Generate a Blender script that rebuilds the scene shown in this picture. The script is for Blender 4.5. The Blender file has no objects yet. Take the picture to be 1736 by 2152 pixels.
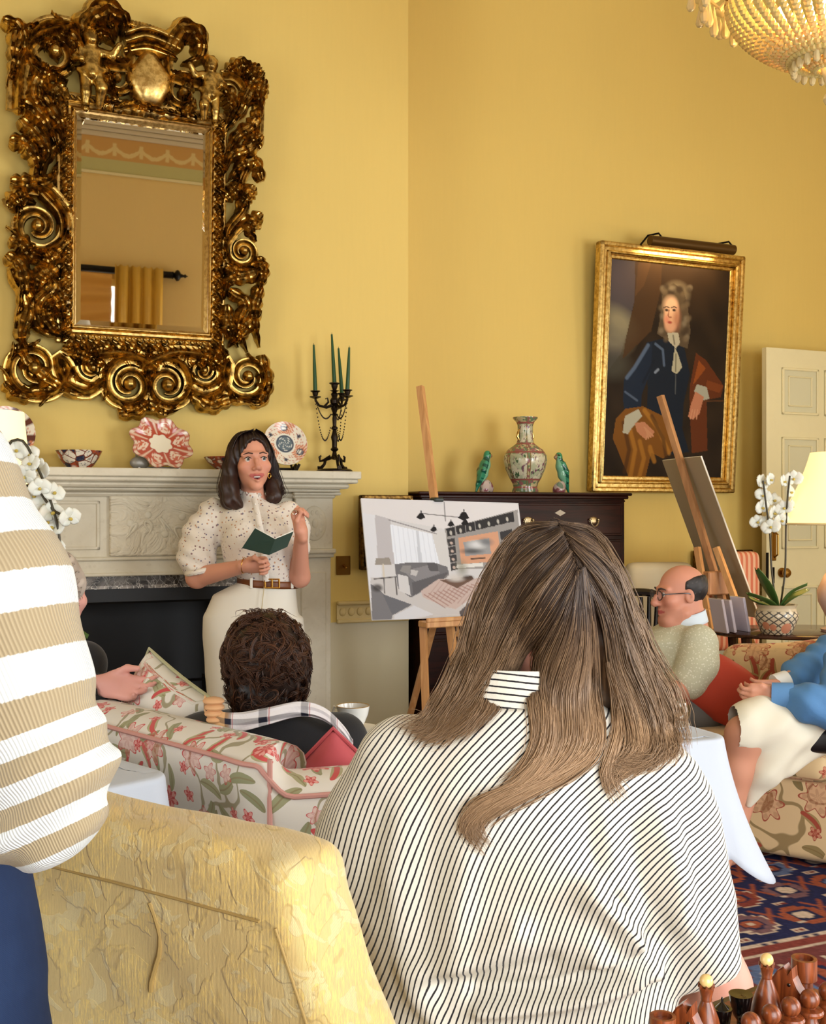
import bpy, bmesh, math, random
import numpy as np
from mathutils import Vector, Matrix, Euler
random.seed(7); RNG = np.random.default_rng(11)
SC = bpy.context.scene; COL = SC.collection
PI = math.pi
# ---------------------------------------------------------------- camera, exposure, world, daylight
F, CX, CY, CAMZ = 2300.0, 868.0, 1076.0, 1.32
cam_d = bpy.data.cameras.new('camera'); cam = bpy.data.objects.new('camera', cam_d); COL.objects.link(cam)
cam.location = (0, 0, CAMZ); cam.rotation_euler = (PI/2, 0, 0)
cam_d.sensor_fit = 'HORIZONTAL'; cam_d.sensor_width = 36.0; cam_d.lens = 36.0*F/1736.0
cam_d.clip_start = 0.05; cam_d.clip_end = 60
SC.camera = cam
vs = SC.view_settings
vs.view_transform = 'Standard'; vs.look = 'None'; vs.exposure = 0.0; vs.gamma = 1.0; vs.use_curve_mapping = False
SC.cycles.max_bounces = 7; SC.cycles.diffuse_bounces = 3; SC.cycles.glossy_bounces = 4; SC.cycles.transmission_bounces = 4
SC.cycles.transparent_max_bounces = 6
SC.cycles.use_denoising = True; SC.cycles.sample_clamp_indirect = 6.0
SC.cycles.caustics_reflective = False; SC.cycles.caustics_refractive = False
SC.cycles.use_adaptive_sampling = True; SC.cycles.adaptive_threshold = 0.02
# room frame: u runs along the chimney wall, n points out of it into the room
TH = math.radians(23.0)
U = Vector((math.cos(TH), math.sin(TH), 0)); NN = Vector((math.sin(TH), -math.cos(TH), 0))
P0 = Vector((-0.623, 5.35, 0))
def W(s, v, z=0.0): return P0 + U*s + NN*v + Vector((0, 0, z))
SCAM, VCAM = (Vector((0, 0, 0))-P0).dot(U), (Vector((0, 0, 0))-P0).dot(NN)
def at(px, py, d): return Vector(((px-CX)/F*d, d, CAMZ+(CY-py)/F*d))
def onwall(px, py, v):
    d = Vector(((px-CX)/F, 1, 0)); t = (v-VCAM)/d.dot(NN)
    return SCAM+t*d.dot(U), CAMZ+t*(CY-py)/F
world = bpy.data.worlds.new('world'); SC.world = world; world.use_nodes = True
bg = world.node_tree.nodes['Background']; bg.inputs[0].default_value = (0.75, 0.87, 1.0, 1); bg.inputs[1].default_value = 1.0
def area(name, s, v, z, w, h, power, color, toward, spread=PI):
    l = bpy.data.lights.new(name, 'AREA'); l.shape = 'RECTANGLE'; l.size = w; l.size_y = h; l.energy = power; l.color = color; l.spread = spread
    o = bpy.data.objects.new(name, l); COL.objects.link(o); p = W(s, v, z); o.location = p
    o.rotation_euler = (W(*toward)-p).to_track_quat('-Z', 'Y').to_euler(); return o
DAY = (0.93, 0.97, 1.0)
VREAR = 6.35; SRIGHT = 4.3; SLEFT = -4.2; ZCEIL = 4.95
area('daylight_behind', -0.90, VREAR-0.12, 1.40, 1.9, 2.0, 78, DAY, (-0.30, 1, 0.9))
area('daylight_behind_right', 2.45, VREAR-0.12, 1.40, 1.9, 2.0, 130, DAY, (0.4, 0.3, 1.0))
area('daylight_side', SRIGHT-0.12, 3.9, 1.40, 1.9, 2.0, 32, DAY, (0.0, 3.0, 0.6))
area('daylight_left', SLEFT+0.12, 3.6, 1.40, 1.9, 2.0, 27, DAY, (0.0, 1.5, 0.6))
def point(name, loc, power, color, r=0.05):
    l = bpy.data.lights.new(name, 'POINT'); l.energy = power; l.color = color; l.shadow_soft_size = r
    o = bpy.data.objects.new(name, l); COL.objects.link(o); o.location = loc; return o
# ---------------------------------------------------------------- small tools
def lin(c):
    c = np.asarray(c, float)/255.0
    return np.where(c <= 0.04045, c/12.92, ((c+0.055)/1.055)**2.4)
def L3(r, g, b): return tuple(float(x) for x in lin((r, g, b)))
def L4(r, g, b): return L3(r, g, b)+(1.0,)
class G:
    """one node material; expressions build nodes"""
    def __init__(s, name, rough=0.5, metal=0.0, spec=0.5, **kw):
        s.mat = bpy.data.materials.new(name); s.mat.use_nodes = True; s.nt = s.mat.node_tree
        s.b = s.nt.nodes['Principled BSDF']; s.b.inputs['Roughness'].default_value = rough
        s.b.inputs['Metallic'].default_value = metal; s.b.inputs['Specular IOR Level'].default_value = spec
        for k, v in kw.items(): s.b.inputs[k.replace('_', ' ')].default_value = v
    def put(s, sock, v):
        if isinstance(v, bpy.types.NodeSocket): s.nt.links.new(v, sock)
        else: sock.default_value = v
    def n(s, typ, out=0, ins=None, **props):
        nd = s.nt.nodes.new(typ)
        for k, v in props.items(): setattr(nd, k, v)
        for k, v in (ins or {}).items(): s.put(nd.inputs[k], v)
        return nd.outputs[out]
    def m(s, op, a, b=0.0, c=0.0, clamp=False): return s.n('ShaderNodeMath', 0, {0: a, 1: b, 2: c}, operation=op, use_clamp=clamp)
    def v(s, op, a, b=(0, 0, 0)): return s.n('ShaderNodeVectorMath', 0, {0: a, 1: b}, operation=op)
    def mix(s, f, a, b, mode='MIX'):
        nd = s.nt.nodes.new('ShaderNodeMix'); nd.data_type = 'RGBA'; nd.blend_type = mode
        s.put(nd.inputs[0], f)
        for i, x in ((6, a), (7, b)):
            if isinstance(x, tuple) and len(x) == 3: x = x+(1.0,)
            s.put(nd.inputs[i], x)
        return nd.outputs[2]
    def ss(s, x, lo, hi): return s.n('ShaderNodeMapRange', 0, {0: x, 1: lo, 2: hi, 3: 0.0, 4: 1.0}, interpolation_type='SMOOTHSTEP')
    def attr(s, name, out='Fac'): return s.n('ShaderNodeAttribute', out, attribute_name=name)
    def obj(s): return s.n('ShaderNodeTexCoord', 'Object')
    def noise(s, co, scale, detail=3.0, rough=0.55, out=0, dist=0.0): return s.n('ShaderNodeTexNoise', out, {'Vector': co, 'Scale': scale, 'Detail': detail, 'Roughness': rough, 'Distortion': dist})
    def wave(s, co, scale, dist=0.0, axis='X', prof='SIN'): return s.n('ShaderNodeTexWave', 1, {'Vector': co, 'Scale': scale, 'Distortion': dist}, bands_direction=axis, wave_profile=prof)
    def scale(s, co, sx, sy, sz): return s.n('ShaderNodeMapping', 0, {'Vector': co, 'Scale': (sx, sy, sz)})
    def col(s, c):
        if isinstance(c, tuple) and len(c) == 3: c = c+(1.0,)
        s.put(s.b.inputs['Base Color'], c); return s
    def bump(s, h, strength=0.3, dist=0.01):
        o = s.n('ShaderNodeBump', 0, {'Height': h, 'Strength': strength, 'Distance': dist}); s.nt.links.new(o, s.b.inputs['Normal']); return s
MATS = {}
def mat(name, rgb, rough=0.5, metal=0.0, spec=0.5, var=0.0, vscale=20.0, bump=0.0, bscale=60.0, bdist=0.004, **kw):
    if name in MATS: return MATS[name]
    g = G(name, rough, metal, spec, **kw); c = L3(*rgb)
    if var:
        f = g.noise(g.obj(), vscale); a = tuple(x*(1-var) for x in c); b = tuple(min(1, x*(1+var)) for x in c); g.col(g.mix(f, a, b))
    else: g.col(c)
    if bump: g.bump(g.noise(g.obj(), bscale, 4.0), bump, bdist)
    MATS[name] = g.mat; return g.mat
def attrmat(name, rough=0.5, spec=0.4, **kw):
    if name in MATS: return MATS[name]
    g = G(name, rough, 0, spec, **kw); g.col(g.attr('col', 'Color')); MATS[name] = g.mat; return g.mat
def meta(o, label=None, cat=None, group=None, kind=None):
    for k, v in (('label', label), ('category', cat), ('group', group), ('kind', kind)):
        if v: o[k] = v
    return o
def thing(name, label, cat, loc=(0, 0, 0), rz=0.0, group=None, rot=None):
    o = bpy.data.objects.new(name, None); COL.objects.link(o); o.location = loc; o.rotation_euler = rot or (0, 0, rz)
    o.empty_display_size = 0.05
    return meta(o, label, cat, group)
def link(name, me, m=None, parent=None, kind=None, loc=None):
    o = bpy.data.objects.new(name, me); COL.objects.link(o)
    if m is not None:
        for x in (m if isinstance(m, (list, tuple)) else [m]): me.materials.append(x)
    if parent is not None: o.parent = parent
    if loc is not None: o.location = loc
    if kind: o['kind'] = kind
    return o
def copy_thing(root, loc, rz=None, label=None, group=None):
    r = root.copy(); COL.objects.link(r); r.location = loc
    if rz is not None: r.rotation_euler = (r.rotation_euler[0], r.rotation_euler[1], rz)
    if label: r['label'] = label
    if group: r['group'] = group
    def kids(a, b):
        for ch in [o for o in COL.objects if o.parent == a]:
            c = ch.copy(); COL.objects.link(c); c.parent = b; kids(ch, c)
    kids(root, r); return r
class MB:
    """mesh builder: several closed shapes of ONE part"""
    def __init__(s): s.v = []; s.f = []; s.a = {}; s.n = 0; s.M = Matrix.Identity(4); s.col = None; s.c = []
    def add(s, vs, fs, col=None):
        M = np.array(s.M); vs = np.asarray(vs, float).reshape(-1, 3); vs = vs@M[:3, :3].T+M[:3, 3]
        b = s.n; s.v.append(vs); s.f += [tuple(i+b for i in f) for f in fs]; s.n += len(vs)
        c = col if col is not None else (s.col if s.col is not None else (0.5, 0.5, 0.5))
        c = np.asarray(c, float)
        s.c.append(np.tile(c, (len(vs), 1)) if c.ndim == 1 else c)
        return s
    def box(s, c, d, r=0.0, rz=0.0, rx=0.0, ry=0.0, col=None):
        """box with bevelled edges of radius r"""
        x, y, z = [k/2 for k in d]; r = min(r, x*0.98, y*0.98, z*0.98)
        vs = []; idx = {}
        R = Euler((rx, ry, rz)).to_matrix()
        if r <= 0:
            vs = [(i*x, j*y, k*z) for i in (-1, 1) for j in (-1, 1) for k in (-1, 1)]
            fs = [(0, 1, 3, 2), (4, 6, 7, 5), (0, 4, 5, 1), (2, 3, 7, 6), (0, 2, 6, 4), (1, 5, 7, 3)]
        else:
            for i in (-1, 1):
                for j in (-1, 1):
                    for k in (-1, 1):
                        for a in range(3):
                            p = [i*(x-r), j*(y-r), k*(z-r)]; p[a] += (i, j, k)[a]*r
                            idx[(i, j, k, a)] = len(vs); vs.append(tuple(p))
            g = lambda i, j, k, a: idx[(i, j, k, a)]
            fs = []
            for t in (-1, 1):
                for a, q in ((0, [(t, -1, -1), (t, 1, -1), (t, 1, 1), (t, -1, 1)]), (1, [(1, t, -1), (-1, t, -1), (-1, t, 1), (1, t, 1)]), (2, [(-1, -1, t), (1, -1, t), (1, 1, t), (-1, 1, t)])):
                    f = [g(*p, a) for p in q]; fs.append(tuple(f if t > 0 else f[::-1]))
            for i in (-1, 1):
                for j in (-1, 1):
                    for (fx, a, b, p, q) in ((2, 0, 1, (i, j, -1), (i, j, 1)), (1, 0, 2, (i, -1, j), (i, 1, j)), (0, 1, 2, (-1, i, j), (1, i, j))):
                        fs.append((g(*p, a), g(*q, a), g(*q, b), g(*p, b)))
            for i in (-1, 1):
                for j in (-1, 1):
                    for k in (-1, 1): fs.append((g(i, j, k, 0), g(i, j, k, 1), g(i, j, k, 2)))
        vs = [tuple(R@Vector(p)+Vector(c)) for p in vs]
        return s.add(vs, fs, col)
    def tube(s, path, r, n=8, caps=True, col=None, flat=1.0, up=None):
        P = [Vector(p) for p in path]; m = len(P); rr = r if isinstance(r, (list, tuple, np.ndarray)) else [r]*m
        vs = []; fs = []; T0 = (P[1]-P[0]).normalized(); a = Vector(up) if up is not None else (Vector((0, 0, 1)) if abs(T0.z) < 0.9 else Vector((1, 0, 0)))
        N = (a-T0*a.dot(T0)).normalized()
        for i in range(m):
            T = (P[min(i+1, m-1)]-P[max(i-1, 0)]).normalized(); N = (N-T*N.dot(T))
            if N.length < 1e-6: N = T.orthogonal()
            N.normalize(); B = T.cross(N)
            for k in range(n):
                t = 2*PI*k/n; vs.append(P[i]+(N*math.cos(t)*flat+B*math.sin(t))*rr[i])
        for i in range(m-1):
            for k in range(n):
                k2 = (k+1) % n; fs.append((i*n+k, i*n+k2, (i+1)*n+k2, (i+1)*n+k))
        if caps: fs += [tuple(range(n))[::-1], tuple((m-1)*n+k for k in range(n))]
        return s.add([tuple(p) for p in vs], fs, col)
    def lathe(s, prof, n=32, c=(0, 0, 0), col=None, sx=1.0, sy=1.0, cols=None):
        vs = []; fs = []; m = len(prof); cc = []
        for i, (r, z) in enumerate(prof):
            for k in range(n):
                t = 2*PI*(k+0.5)/n; vs.append((c[0]+sx*r*math.cos(t), c[1]+sy*r*math.sin(t), c[2]+z))
                if cols is not None: cc.append(cols[i])
        for i in range(m-1):
            for k in range(n):
                k2 = (k+1) % n; fs.append((i*n+k, i*n+k2, (i+1)*n+k2, (i+1)*n+k))
        if prof[0][0] > 1e-6: fs.append(tuple(range(n))[::-1])
        if prof[-1][0] > 1e-6: fs.append(tuple((m-1)*n+k for k in range(n)))
        return s.add(vs, fs, np.array(cc) if cols is not None else col)
    def ball(s, c, r, n=14, m=9, col=None, R=None):
        r = (r, r, r) if not isinstance(r, (tuple, list)) else r; vs = [(0, 0, -r[2])]; fs = []
        for i in range(1, m):
            a = -PI/2+PI*i/m
            for k in range(n): vs.append((r[0]*math.cos(a)*math.cos(2*PI*k/n), r[1]*math.cos(a)*math.sin(2*PI*k/n), r[2]*math.sin(a)))
        vs.append((0, 0, r[2])); e = len(vs)-1
        for k in range(n):
            k2 = (k+1) % n; fs.append((0, 1+k2, 1+k)); fs.append((e, e-n+k, e-n+k2))
            for i in range(m-2): fs.append((1+i*n+k, 1+i*n+k2, 1+(i+1)*n+k2, 1+(i+1)*n+k))
        if R is not None: vs = [tuple(R@Vector(p)) for p in vs]
        return s.add([(p[0]+c[0], p[1]+c[1], p[2]+c[2]) for p in vs], fs, col)
    def prism(s, poly, y0, y1, col=None):
        """polygon in x,z extruded along y"""
        n = len(poly); vs = [(x, y0, z) for x, z in poly]+[(x, y1, z) for x, z in poly]
        fs = [tuple(range(n)), tuple(range(2*n-1, n-1, -1))]+[(i, n+i, n+(i+1) % n, (i+1) % n) for i in range(n)]
        return s.add(vs, fs, col)
    def grid(s, fn, nu, nv, col=None, close=False):
        """fn(i/nu, j/nv) -> point"""
        vs = [fn(i/nu, j/nv) for i in range(nu+1) for j in range(nv+1)]
        fs = [(i*(nv+1)+j, (i+1)*(nv+1)+j, (i+1)*(nv+1)+j+1, i*(nv+1)+j+1) for i in range(nu) for j in range(nv)]
        return s.add(vs, fs, col)
    def mesh(s, name='m', smooth=True, attrs=None):
        V = np.concatenate(s.v); me = bpy.data.meshes.new(name); me.from_pydata(V.tolist(), [], s.f); me.update()
        bm = bmesh.new(); bm.from_mesh(me); bmesh.ops.recalc_face_normals(bm, faces=bm.faces); bm.to_mesh(me); bm.free()
        setcol(me, np.concatenate(s.c))
        if smooth: shade(me, smooth)
        return me
    def build(s, name, m=None, parent=None, smooth=True, kind=None, loc=None):
        return link(name, s.mesh(name, smooth), m, parent, kind, loc)
def shade(me, smooth=True):
    me.polygons.foreach_set('use_smooth', [True]*len(me.polygons))
    if smooth is True or isinstance(smooth, float):
        ang = smooth if isinstance(smooth, float) else 0.6
        try: me.set_sharp_from_angle(angle=ang)
        except Exception: pass
def setcol(me, C):
    a = me.attributes.new('col', 'FLOAT_COLOR', 'POINT'); C = np.asarray(C, float)
    a.data.foreach_set('color', np.concatenate([C, np.ones((len(C), 1))], 1).astype(np.float32).ravel())
def setattr1(me, name, x):
    a = me.attributes.new(name, 'FLOAT', 'POINT'); a.data.foreach_set('value', np.asarray(x, np.float32))
def setvec(me, name, X):
    a = me.attributes.new(name, 'FLOAT_VECTOR', 'POINT'); a.data.foreach_set('vector', np.asarray(X, np.float32).ravel())
def verts(me):
    X = np.empty(len(me.vertices)*3, np.float32); me.vertices.foreach_get('co', X); return X.reshape(-1, 3).astype(float)
def norms(me):
    X = np.empty(len(me.vertices)*3, np.float32); me.vertices.foreach_get('normal', X); return X.reshape(-1, 3).astype(float)
def boxtex(me):
    """map each vertex by its main facing"""
    V = verts(me); N = np.abs(norms(me)); T = np.stack([V[:, 0], V[:, 2], V[:, 1]*0], 1)
    k = np.argmax(N*np.array([1.0, 1.0, 1.0]), 1); T[k == 0] = np.stack([V[:, 1], V[:, 2], V[:, 1]*0+3], 1)[k == 0]; T[k == 2] = np.stack([V[:, 0], V[:, 1], V[:, 1]*0+5], 1)[k == 2]
    setvec(me, 'tex', T)
# ---------------------------------------------------------------- smooth bodies: signed distances + surface nets
def A(p): return np.asarray(p, float)
def cap(P, a, b, ra, rb=None):
    a, b = A(a), A(b); rb = ra if rb is None else rb; d = b-a; L = float(d@d)
    t = np.clip(((P-a)@d)/L, 0, 1) if L > 0 else np.zeros(len(P))
    return np.linalg.norm(P-a-t[:, None]*d, axis=1)-(ra+t*(rb-ra))
def ell(P, c, r, R=None):
    q = P-A(c)
    if R is not None: q = q@np.array(R)
    r = A(r); k0 = np.linalg.norm(q/r, axis=1); k1 = np.linalg.norm(q/r**2, axis=1)+1e-9
    return k0*(k0-1)/k1
def rbox(P, c, d, r, R=None):
    q = P-A(c)
    if R is not None: q = q@np.array(R)
    q = np.abs(q)-(A(d)/2-r)
    return np.linalg.norm(np.maximum(q, 0), axis=1)+np.minimum(q.max(1), 0)-r
def smin(a, b, k):
    h = np.clip(0.5+0.5*(b-a)/k, 0, 1); return b+(a-b)*h-k*h*(1-h)
def smax(a, b, k): return -smin(-a, -b, k)
def chain(P, pts, rs, k=0.01):
    d = None
    for i in range(len(pts)-1):
        e = cap(P, pts[i], pts[i+1], rs[i], rs[i+1]); d = e if d is None else smin(d, e, k)
    return d
def loft(P, zs, cx, cy, a, b, p=2.0):
    """stack of superellipses over height"""
    z = P[:, 2]; i = lambda q: np.interp(z, zs, q)
    aa, bb = i(a), i(b); x = np.abs(P[:, 0]-i(cx))/aa; y = np.abs(P[:, 1]-i(cy))/bb
    k = (x**p+y**p)**(1/p); d = (k-1)*np.minimum(aa, bb)
    return np.maximum(d, np.maximum(z-zs[-1], zs[0]-z))
def rot(ax, ang): return np.array(Matrix.Rotation(ang, 3, ax))
def surfnet(fn, lo, hi, h, blk=6):
    lo, hi = A(lo), A(hi); n = np.ceil((hi-lo)/(h*blk)).astype(int)
    cc = [lo[i]+h*blk*(np.arange(n[i])+0.5) for i in range(3)]
    C = np.stack(np.meshgrid(*cc, indexing='ij'), -1).reshape(-1, 3); D0 = fn(C).reshape(n)
    act = np.abs(D0) < h*blk*1.6
    N = n*blk; D = np.repeat(np.repeat(np.repeat(D0, blk, 0), blk, 1), blk, 2)
    Mk = np.repeat(np.repeat(np.repeat(act, blk, 0), blk, 1), blk, 2); I = np.argwhere(Mk)
    if len(I) == 0: raise ValueError('empty')
    out = np.empty(len(I))
    for s in range(0, len(I), 400000): out[s:s+400000] = fn(lo+h*(I[s:s+400000]+0.5))
    D[Mk] = out; D[D == 0] = 1e-9
    S = D < 0; nc = N-1; acc = np.zeros((*nc, 3)); cnt = np.zeros(nc)
    ij = [None]*3; quads = []
    for a in range(3):
        b, c = (a+1) % 3, (a+2) % 3
        s0 = [slice(None)]*3; s1 = [slice(None)]*3; s0[a] = slice(0, N[a]-1); s1[a] = slice(1, N[a])
        X0, X1 = D[tuple(s0)], D[tuple(s1)]; cr = (X0 < 0) != (X1 < 0)
        E = np.argwhere(cr); x0, x1 = X0[cr], X1[cr]; t = x0/(x0-x1)
        pos = E.astype(float); pos[:, a] += t
        for ob in (0, 1):
            for oc in (0, 1):
                q = E.copy(); q[:, b] -= ob; q[:, c] -= oc
                ok = (q[:, b] >= 0) & (q[:, c] >= 0) & (q[:, b] < nc[b]) & (q[:, c] < nc[c])
                qq = q[ok]; np.add.at(acc, tuple(qq.T), pos[ok]); np.add.at(cnt, tuple(qq.T), 1)
        ok = (E[:, b] > 0) & (E[:, c] > 0) & (E[:, b] < N[b]-1) & (E[:, c] < N[c]-1)
        E2 = E[ok]; neg = x0[ok] < 0
        def cell(ob, oc):
            q = E2.copy(); q[:, b] -= ob; q[:, c] -= oc; return np.ravel_multi_index(tuple(q.T), tuple(nc))
        Q = np.stack([cell(1, 1), cell(0, 1), cell(0, 0), cell(1, 0)], 1); Q[~neg] = Q[~neg][:, ::-1]; quads.append(Q)
    used = cnt.ravel() > 0; idx = np.cumsum(used)-1
    V = lo+h*(acc.reshape(-1, 3)[used]/cnt.ravel()[used][:, None]+0.5)
    Q = idx[np.concatenate(quads)]
    return V, Q
def sdf(name, fn, lo, hi, h, m=None, parent=None, colfn=None, relax=2, kind=None, attrs=None, vecs=None, disp=None):
    V, Q = surfnet(fn, lo, hi, h)
    if relax:
        for _ in range(relax):
            S = np.zeros_like(V); n = np.zeros(len(V))
            for i in range(4):
                for j in (1, 3):
                    np.add.at(S, Q[:, i], V[Q[:, (i+j) % 4]]); np.add.at(n, Q[:, i], 1)
            n[n == 0] = 1; V = V*0.45+0.55*S/n[:, None]
    me = bpy.data.meshes.new(name); me.vertices.add(len(V)); me.vertices.foreach_set('co', V.astype(np.float32).ravel())
    me.loops.add(len(Q)*4); me.loops.foreach_set('vertex_index', Q.astype(np.int32).ravel())
    me.polygons.add(len(Q)); me.polygons.foreach_set('loop_start', np.arange(0, len(Q)*4, 4, dtype=np.int32))
    me.update(calc_edges=True); me.validate()
    if disp is not None:
        V = V+norms(me)*disp(V)[:, None]; me.vertices.foreach_set('co', V.astype(np.float32).ravel()); me.update()
    me.polygons.foreach_set('use_smooth', [True]*len(me.polygons))
    if colfn is not None: setcol(me, colfn(V))
    for k, f in (attrs or {}).items(): setattr1(me, k, f(V))
    for k, f in (vecs or {}).items(): setvec(me, k, f(V))
    return link(name, me, m, parent, kind)
def wob(P, f, seed=0):
    """cheap smooth noise in -1..1"""
    r = np.random.default_rng(seed); s = 0
    for i in range(5):
        k = r.normal(size=3); k = k/np.linalg.norm(k)*f*(0.6+0.25*i); s = s+np.sin(P@k+r.uniform(0, 6.3))
    return s/5.0*1.6
# ---------------------------------------------------------------- painted flat pictures: a fine grid with one colour per point
class Ras:
    def __init__(s, w, h, nx, ny, base):
        s.w, s.h, s.nx, s.ny = w, h, nx, ny
        s.X, s.Y = np.meshgrid(np.linspace(0, 1, nx), np.linspace(0, 1, ny)); s.C = np.tile(lin(base), (ny, nx, 1)); s.asp = h/w
    def put(s, a, col):
        col = lin(col) if not (isinstance(col, np.ndarray) and col.ndim == 3) else col
        s.C = s.C*(1-a[..., None])+col*a[..., None]; return s
    def poly(s, pts, col, a=1.0):
        ins = np.zeros(s.X.shape, bool); n = len(pts)
        for i in range(n):
            (x0, y0), (x1, y1) = pts[i], pts[(i+1) % n]
            if y0 == y1: continue
            c = (s.Y >= min(y0, y1)) & (s.Y < max(y0, y1)); ins ^= c & (s.X < x0+(s.Y-y0)*(x1-x0)/(y1-y0))
        return s.put(ins*a, col)
    def ell(s, x, y, rx, ry, col, a=1.0, soft=0.15, r=0.0):
        dx, dy = s.X-x, (s.Y-y); c, q = math.cos(r), math.sin(r); ex, ey = dx*c+dy*q*s.asp, (-dx*q/s.asp+dy*c)
        k = np.sqrt((ex/rx)**2+(ey/ry)**2); return s.put(np.clip((1+soft-k)/(2*soft), 0, 1)*a, col)
    def line(s, pts, w, col, a=1.0):
        al = np.zeros(s.X.shape)
        for (x0, y0), (x1, y1) in zip(pts[:-1], pts[1:]):
            dx, dy = x1-x0, (y1-y0)*s.asp; L = dx*dx+dy*dy+1e-12; px, py = s.X-x0, (s.Y-y0)*s.asp
            t = np.clip((px*dx+py*dy)/L, 0, 1); d = np.hypot(px-t*dx, py-t*dy); al = np.maximum(al, np.clip((w-d)/(w*0.5), 0, 1))
        return s.put(al*a, col)
    def grad(s, y0, y1, col, a0, a1):
        t = np.clip((s.Y-y0)/(y1-y0), 0, 1); return s.put((a0+(a1-a0)*t)*((s.Y >= y0) & (s.Y <= y1)), col)
    def build(s, name, m, parent, loc=(0, 0, 0), z=0.0):
        """x right, z up, facing -y, centred"""
        V = np.stack([(s.X-0.5)*s.w, np.zeros_like(s.X), (0.5-s.Y)*s.h], -1).reshape(-1, 3)
        ny, nx = s.ny, s.nx; i = np.arange(ny*nx).reshape(ny, nx)
        Q = np.stack([i[:-1, :-1], i[1:, :-1], i[1:, 1:], i[:-1, 1:]], -1).reshape(-1, 4)
        me = bpy.data.meshes.new(name); me.from_pydata(V.tolist(), [], Q.tolist()); me.update(); setcol(me, s.C.reshape(-1, 3))
        return link(name, me, m, parent, loc=loc)
# ================================================================ materials
def wallpaint(name, rgb):
    g = G(name, 0.62, 0, 0.3); o = g.obj(); c = L3(*rgb)
    f = g.noise(g.scale(o, 1, 1, 0.35), 1.3, 3)
    f2 = g.noise(g.scale(o, 60, 60, 4), 1.0, 2)
    k = g.m('ADD', g.m('MULTIPLY', f, 0.7), g.m('MULTIPLY', f2, 0.3))
    g.col(g.mix(k, tuple(x*0.93 for x in c), tuple(x*1.06 for x in c))); g.bump(f2, 0.05, 0.002); return g.mat
M_WALL = wallpaint('yellow_distemper', (229, 198, 113)); M_WALL2 = wallpaint('yellow_distemper_alcove', (227, 195, 109))
M_REAR = wallpaint('peach_distemper', (232, 200, 134))
M_CEIL = mat('ceiling_white', (240, 234, 220), 0.8)
M_CREAM = mat('cream_paint', (232, 218, 172), 0.4, var=0.03)
M_PANEL = mat('door_grey_green', (214, 206, 170), 0.45)
M_DADO = mat('dado_cream', (214, 190, 130), 0.45, var=0.03)
M_STONE = None
def stone():
    g = G('carved_limestone', 0.5, 0, 0.4); o = g.obj()
    f = g.noise(o, 5.0, 5, 0.6, dist=0.6); f2 = g.noise(o, 38, 3)
    c = g.mix(f, L3(196, 184, 158), L3(236, 228, 208)); c = g.mix(g.m('MULTIPLY', g.ss(f2, 0.55, 0.8), 0.25), c, L3(168, 150, 120))
    g.col(c); g.bump(f2, 0.12, 0.003); return g.mat
def relief():
    g = G('stone_relief', 0.55, 0, 0.4); o = g.obj()
    f = g.noise(o, 7.0, 3, 0.5, dist=2.2); g.col(g.mix(f, L3(204, 190, 162), L3(234, 224, 202)))
    g.bump(g.m('ABSOLUTE', g.m('SUBTRACT', f, 0.5)), 0.8, 0.04); return g.mat
def marble():
    g = G('grey_veined_marble', 0.18, 0, 0.5); o = g.obj()
    f = g.noise(o, 7.0, 6, 0.62, dist=1.6); v = g.n('ShaderNodeTexVoronoi', 0, {'Vector': g.v('ADD', o, g.v('SCALE', g.noise(o, 6, 3, out=1))), 'Scale': 11.0}, feature='DISTANCE_TO_EDGE')
    c = g.mix(g.ss(f, 0.36, 0.66), L3(52, 46, 46), L3(176, 166, 156)); c = g.mix(g.ss(v, 0.05, 0.0), c, L3(222, 214, 204)); g.col(c); return g.mat
M_STONE = stone(); M_RELIEF = relief(); M_MARBLE = marble()
M_SOOT = mat('sooty_iron', (16, 16, 18), 0.45, 0.3, var=0.4, vscale=9)
M_IRON = mat('black_iron', (24, 22, 22), 0.35, 0.8)
M_BRONZE = mat('dark_bronze', (40, 31, 23), 0.38, 0.85)
M_BRASS = mat('old_brass', (150, 110, 52), 0.32, 1.0)
def goldmat(name, hi, lo, rough=0.28, sc=30):
    g = G(name, rough, 1.0, 0.5); o = g.obj(); f = g.noise(o, sc, 4, 0.6)
    g.col(g.mix(g.ss(f, 0.35, 0.62), L3(*lo), L3(*hi))); g.put(g.b.inputs['Roughness'], g.m('ADD', g.m('MULTIPLY', g.noise(o, 14), 0.25), rough-0.12))
    g.bump(f, 0.12, 0.004); return g.mat
M_GOLD = goldmat('carved_gilt', (208, 172, 96), (118, 92, 48))
M_GOLD2 = goldmat('frame_gilt', (222, 190, 120), (178, 144, 80), 0.3, 50)
def wood(name, a, b, rough=0.3, sc=1.0, coat=0.0, axis=(1, 1, 0.12)):
    g = G(name, rough, 0, 0.5, Coat_Weight=coat); o = g.obj()
    f = g.noise(g.scale(o, 22*sc*axis[0], 22*sc*axis[1], 22*sc*axis[2]), 1.0, 5, 0.6, dist=1.2)
    g.col(g.mix(g.ss(f, 0.3, 0.7), L3(*a), L3(*b))); g.bump(f, 0.05, 0.002); return g.mat
M_MAHOG = wood('dark_mahogany', (30, 12, 8), (56, 22, 13), 0.38, 1, 0.0, (0.12, 1, 1))
M_MAHOG.node_tree.nodes['Principled BSDF'].inputs['Specular IOR Level'].default_value = 0.22
M_BEECH = wood('beech', (196, 138, 84), (222, 168, 110), 0.42)
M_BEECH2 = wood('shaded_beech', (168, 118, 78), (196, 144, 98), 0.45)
M_DARKWOOD = wood('dark_table_wood', (44, 22, 14), (72, 38, 22), 0.25, 1, 0.3)
M_WHITE = mat('white_linen', (198, 205, 218), 0.75, var=0.02, bump=0.15, bscale=500, bdist=0.001)
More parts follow.
